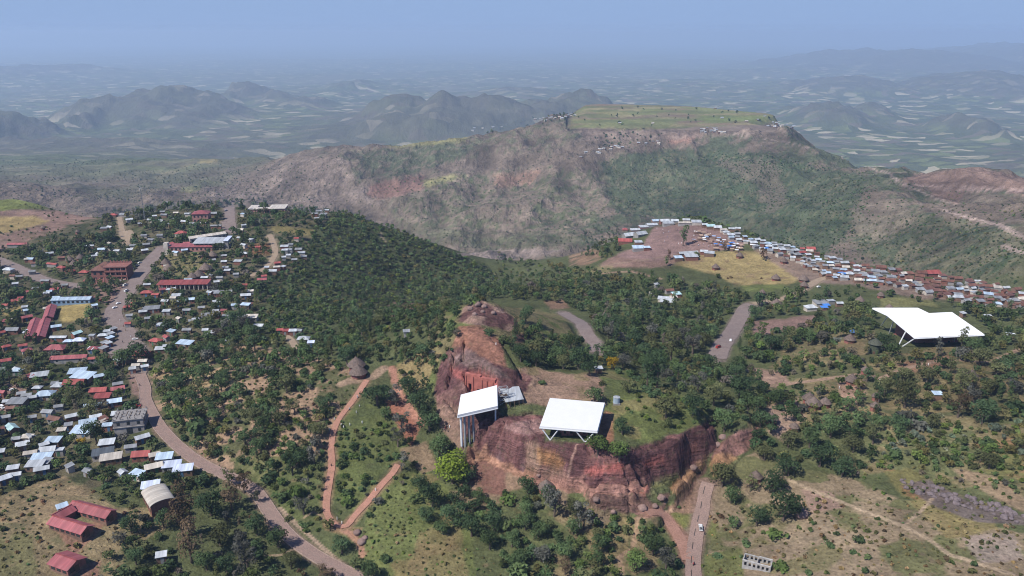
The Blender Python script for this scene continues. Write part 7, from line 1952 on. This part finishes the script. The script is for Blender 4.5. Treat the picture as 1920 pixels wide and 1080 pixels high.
def body_mesh(stride):
    """one skinned figure: pelvis root, spine, head, arms with hands of five fingers, legs and feet"""
    V, E, Rr = [], [], []
    def add(p, r_, parent=None):
        V.append(p); Rr.append(r_)
        if parent is not None: E.append((parent, len(V)-1))
        return len(V)-1
    pel = add((0,0,0.93), 0.125); wa = add((0,0.01,1.08), 0.105, pel); ch = add((0,0,1.30), 0.135, wa); nk = add((0,0.0,1.47), 0.052, ch)
    hd = add((0,-0.015,1.57), 0.085, nk); add((0,-0.01,1.68), 0.075, hd); add((0,-0.105,1.575), 0.018, hd)
    for s in (-1, 1):
        sw = s*stride
        hp = add((s*0.09,0,0.88), 0.085, pel); kn = add((s*0.095,-0.03-0.16*max(sw,0)+0.06*max(-sw,0),0.49), 0.055, hp)
        an_ = add((s*0.095,0.02-0.22*sw,0.09+0.03*max(-sw,0)), 0.036, kn); add((s*0.1,-0.15-0.22*sw,0.03+0.02*max(-sw,0)), 0.034, an_)
        sh = add((s*0.19,0,1.40), 0.06, ch); el = add((s*0.235,0.03+0.08*sw,1.13), 0.042, sh); wr = add((s*0.225,-0.06+0.14*sw,0.90), 0.027, el)
        pa = add((s*0.222,-0.075+0.15*sw,0.84), 0.030, wr)
        for k in range(4):
            fk = add((s*0.222,-0.112+0.024*k+0.15*sw,0.785-0.006*(k % 2)), 0.0095, pa); add((s*0.212,-0.116+0.024*k+0.15*sw,0.745+0.005*(k % 3)), 0.008, fk)
        th = add((s*0.212,-0.12+0.15*sw,0.85), 0.010, pa); add((s*0.205,-0.14+0.15*sw,0.815), 0.009, th)
    me = bpy.data.meshes.new('body'); me.from_pydata(V, E, []); me.update()
    o = bpy.data.objects.new('tmp_body', me); COL.objects.link(o)
    sk = o.modifiers.new('skin', 'SKIN'); sk.use_smooth_shade = True
    for k, q_ in enumerate(me.skin_vertices[0].data): q_.radius = (Rr[k], Rr[k]*(0.8 if Rr[k] > 0.1 else 1.0)); q_.use_root = (k == 0)
    sd = o.modifiers.new('sub', 'SUBSURF'); sd.levels = 1
    bpy.context.view_layer.update()
    dg = bpy.context.evaluated_depsgraph_get()
    out = bpy.data.meshes.new_from_object(o.evaluated_get(dg)); out.name = 'body'
    bpy.data.objects.remove(o, do_unlink=True)
    out.materials.clear(); out.materials.append(SKIN)
    return out
def lathe_mesh(name, prof, seg=16, sq=0.72):
    V, F = [], []
    for rr, zz, dy in prof:
        for k in range(seg):
            t = 2*math.pi*k/seg; w_ = 1 + 0.06*math.sin(4*t + 3*zz)
            V.append((rr*w_*math.cos(t), rr*w_*sq*math.sin(t) + dy, zz))
    for i_ in range(len(prof)-1):
        for k in range(seg): F.append((i_*seg+k, i_*seg+(k+1) % seg, (i_+1)*seg+(k+1) % seg, (i_+1)*seg+k))
    me = bpy.data.meshes.new(name); me.from_pydata(V, [], F); me.update(); me.polygons.foreach_set('use_smooth', np.ones(len(F), bool))
    return me
BODY = [body_mesh(0.0), body_mesh(0.9)]
ROBE = lathe_mesh('robe', [(0.27,0.16,0),(0.255,0.5,0),(0.225,0.9,0),(0.20,1.1,0),(0.235,1.32,0),(0.215,1.42,0),(0.09,1.485,0)])
SHAWL = lathe_mesh('shawl', [(0.30,0.82,0.0),(0.30,1.05,0),(0.275,1.3,0),(0.245,1.42,0),(0.125,1.50,0.02),(0.118,1.60,0.035),(0.098,1.70,0.03),(0.02,1.735,0.02)])
HAIRM = lathe_mesh('hair', [(0.085,1.56,0.03),(0.092,1.64,0.02),(0.075,1.72,0.01),(0.02,1.757,0.005)], 12, 0.95)
def person(px, py, face, robe, shawl, walk, desc):
    p = at(px, py, 0.9)
    root = empty('person', (p.x, p.y, float(height(p.x, p.y)) + (0.22 if np.min(np.hypot(ROAD_XY[:,0]-p.x, ROAD_XY[:,1]-p.y)-ROAD_XY[:,2]) < 0 else 0.0)), R(face)); root.scale = (0.72,)*3
    for nm, me, mt in (('body', BODY[walk], None), ('robe', ROBE, WRAP[robe]), ('shawl', SHAWL, WRAP[shawl]) if shawl else ('hair', HAIRM, HAIR)):
        m2 = me if mt is None else me.copy()
        if mt is not None: m2.materials.clear(); m2.materials.append(mt)
        c = bpy.data.objects.new(nm, m2); COL.objects.link(c); c.parent = root
    reg(root, px, py, desc, 'person', 'people walking about the paths and streets')
PEOPLE = [(670,743,30,'white','white',1),(655,765,40,'dark','white',1),(627,784,30,'white','white',1),(640,795,200,'white','white',0),(644,799,180,'white','white',0),(656,794,100,'white','white',0),(668,771,90,'white','white',0),(674,760,60,'tan','white',0),(679,790,20,'white','white',0),(617,803,0,'white','white',0),
          (632,970,90,'white','white',0),(641,978,60,'white','white',0),(704,917,140,'white','white',1),(621,871,10,'dark',None,1),(1300,1057,5,'dark','red',1),(1302,1056,5,'dark',None,1),(1322,998,20,'dark',None,1),
          (527,994,30,'dark',None,1),(1574,725,60,'white','white',1),(1650,712,80,'white','white',1),(1741,682,60,'white','white',0),(840,806,20,'dark',None,0),(843,798,0,'white','white',0),(835,800,90,'red',None,0),
          (930,643,0,'white','white',0),(230,640,20,'dark',None,1),(231,610,40,'red',None,1),(225,600,10,'white','white',1),(240,650,80,'dark',None,1),(220,625,60,'blue',None,1),(228,655,10,'tan',None,1),(212,545,30,'dark',None,0),(262,721,0,'dark',None,1),(245,630,30,'white',None,1),(235,618,10,'tan',None,1)]
for k in range(28):
    x = vr.uniform(1225, 1385); y = 425 + (x-1225)*0.10 + vr.uniform(0, 26)
    PEOPLE.append((x, y, vr.uniform(0,360), str(vr.choice(['white','tan','dark','blue'])), 'white' if vr.rand() < 0.6 else None, int(vr.rand() < 0.5)))
for k in range(14):
    x = vr.uniform(1470, 1600); y = 485 + (x-1470)*0.28 + vr.uniform(0, 10)
    PEOPLE.append((x, y, vr.uniform(0,360), str(vr.choice(['white','tan','dark'])), 'white' if vr.rand() < 0.5 else None, 1))
for P in PEOPLE:
    person(P[0], P[1], P[2], P[3], P[4], P[5], 'person in ' + ('a ' + P[4] + ' shawl' if P[4] else P[3] + ' clothes') + (' walking' if P[5] else ' standing'))

# ================================================================ LABELS: which one, told by what it stands by
LAND = [('brown pillared hotel',205,505),('white roofed warehouse',395,452),('red roofed arcade',345,528),('street junction tree',192,541),('long blue school block',135,558),('three slanting red halls',76,600),
 ('two tiered thatched pavilion',670,686),('unfinished concrete building',245,795),('barrel roofed hall',297,930),('red school courtyard',150,968),('flat roofed crest block',503,390),('radio mast',272,400),
 ('boxy pink house',377,405),('yellow yard',140,585),('bright red roofed house',265,849),('lone red roofed house',125,1047),('upper cobbled bend',272,740),('bare brown hill',90,420),('pale lane',235,425),
 ('curving dirt lane',512,470),('forest edge',575,520),('wide street end',235,650),('low pink long roof',128,669),('turquoise tin house',143,622),('blue roofed block',155,703),
 ('red walled round house',1172,450),('market tents',1350,448),('yellow meadow',1400,505),('widest white shelter',1740,608),('double roofed wood house',1247,562),('roofless ruin',1420,1056),('lone boulder',1503,967),
 ('lime green tree',848,872),('rock mound',900,585),('red village roof',1747,510),('scarlet strip roof',1520,465),('square white shelter',1075,778),('left white shelter',895,752),('carved red church front',897,715),('round water tank',1156,751),
 ('tiny flat roofed hut',1122,695),('cliff foot hut',1024,905),('bare patch hut',1598,708),('cluster of three huts',1530,750),('mossy tall hut',1640,650),('grass triangle',1280,968),('white pickup',1314,988),('stony ledge',1800,950),
 ('climbing grey road',1370,620),('road behind mound',1090,615),('red footpath fork',640,985),('red footpath middle',622,860),('red footpath top',672,738),('broad flat topped tree',706,732),('dark fork tree',640,1022),
 ('biggest dark tree',1472,948),('right cliff spur',1380,830),('big white roof edge',1846,627),('dry footpath',1640,968),('terraced cliff ledges',1160,940),('brown knoll',770,570),('lower cobbled bend',500,940),('dry yellow knoll',60,960),('pale cactus slope',1820,845),
 ('red scree path',760,780),('flat mountain top',1280,215),('mesa road',1500,272),('spur village street',1580,525),('blue tarpaulins',1582,513),('market ring roofs',1250,415),('white flat house',1828,547),('blue lean-to shed',1758,737),('grey field rocks',1460,605),('white lane sheds',565,635)]
ORD = ['', 'second ', 'third ', 'fourth ', 'fifth ', 'sixth ', 'seventh ', 'eighth ', 'ninth ', 'tenth ']

def rel(px, py, L_):
    dx, dy = px - L_[1], (py - L_[2])*1.25
    if abs(dx) > abs(dy)*1.2: return 'right of' if dx > 0 else 'left of'
    return 'below' if dy > 0 else 'above'
sets = {}
for T in THINGS:
    o, px, py, desc, cat, grp = T
    best = sorted(LAND, key=lambda L_: math.hypot(px - L_[1], 1.25*(py - L_[2])))
    best = [L_ for L_ in best if math.hypot(px - L_[1], py - L_[2]) > 7]
    # among the nearest landmarks take the one whose set is still smallest
    opts = []
    for k, L_ in enumerate(best[:3]):
        key = (desc, L_[0], rel(px, py, L_)); opts.append((len(sets.get(key, ())) + 1.2*k, k, key, math.hypot(px - L_[1], py - L_[2])))
    opts.sort(); _, _, key, d = opts[0]
    sets.setdefault(key, []).append((d, T))
for (desc, land, rl), mem in sets.items():
    mem.sort(key=lambda q_: q_[0])
    for k, (d, T) in enumerate(mem):
        o, px, py, _, cat, grp = T
        if len(mem) == 1: lab = f'{desc} {rl} the {land}'
        elif k < 10: lab = f'{ORD[k] if k else "nearest "}{desc} outward {rl} the {land}'
        else: lab = f'farther {desc} {rl} the {land}'
        tag(o, lab, cat, grp)

# ================================================================ HAZE
def build_haze():
    zb = float(GZ.min()) - 1.0
    zt = CAM_H + 45.0
    bm = bmesh.new()
    bmesh.ops.create_cube(bm, size=1.0)
    for v in bm.verts:
        v.co.x *= 90000; v.co.y = v.co.y*48000 + 21000
        v.co.z = zb if v.co.z < 0 else zt
    me = bpy.data.meshes.new('haze'); bm.to_mesh(me); bm.free()
    o = bpy.data.objects.new('haze', me); COL.objects.link(o)
    m = bpy.data.materials.new('haze_air'); m.use_nodes = True
    nt = m.node_tree; nt.nodes.clear()
    pv = nt.nodes.new('ShaderNodeVolumePrincipled')
    pv.inputs['Color'].default_value = (0.58, 0.75, 0.99, 1)
    pv.inputs['Density'].default_value = 0.00010
    pv.inputs['Anisotropy'].default_value = 0.1
    out = nt.nodes.new('ShaderNodeOutputMaterial')
    nt.links.new(pv.outputs[0], out.inputs['Volume'])
    me.materials.append(m)
    tag(o, 'blue haze hanging over the plain and the far hills', 'haze', kind='stuff')
build_haze()
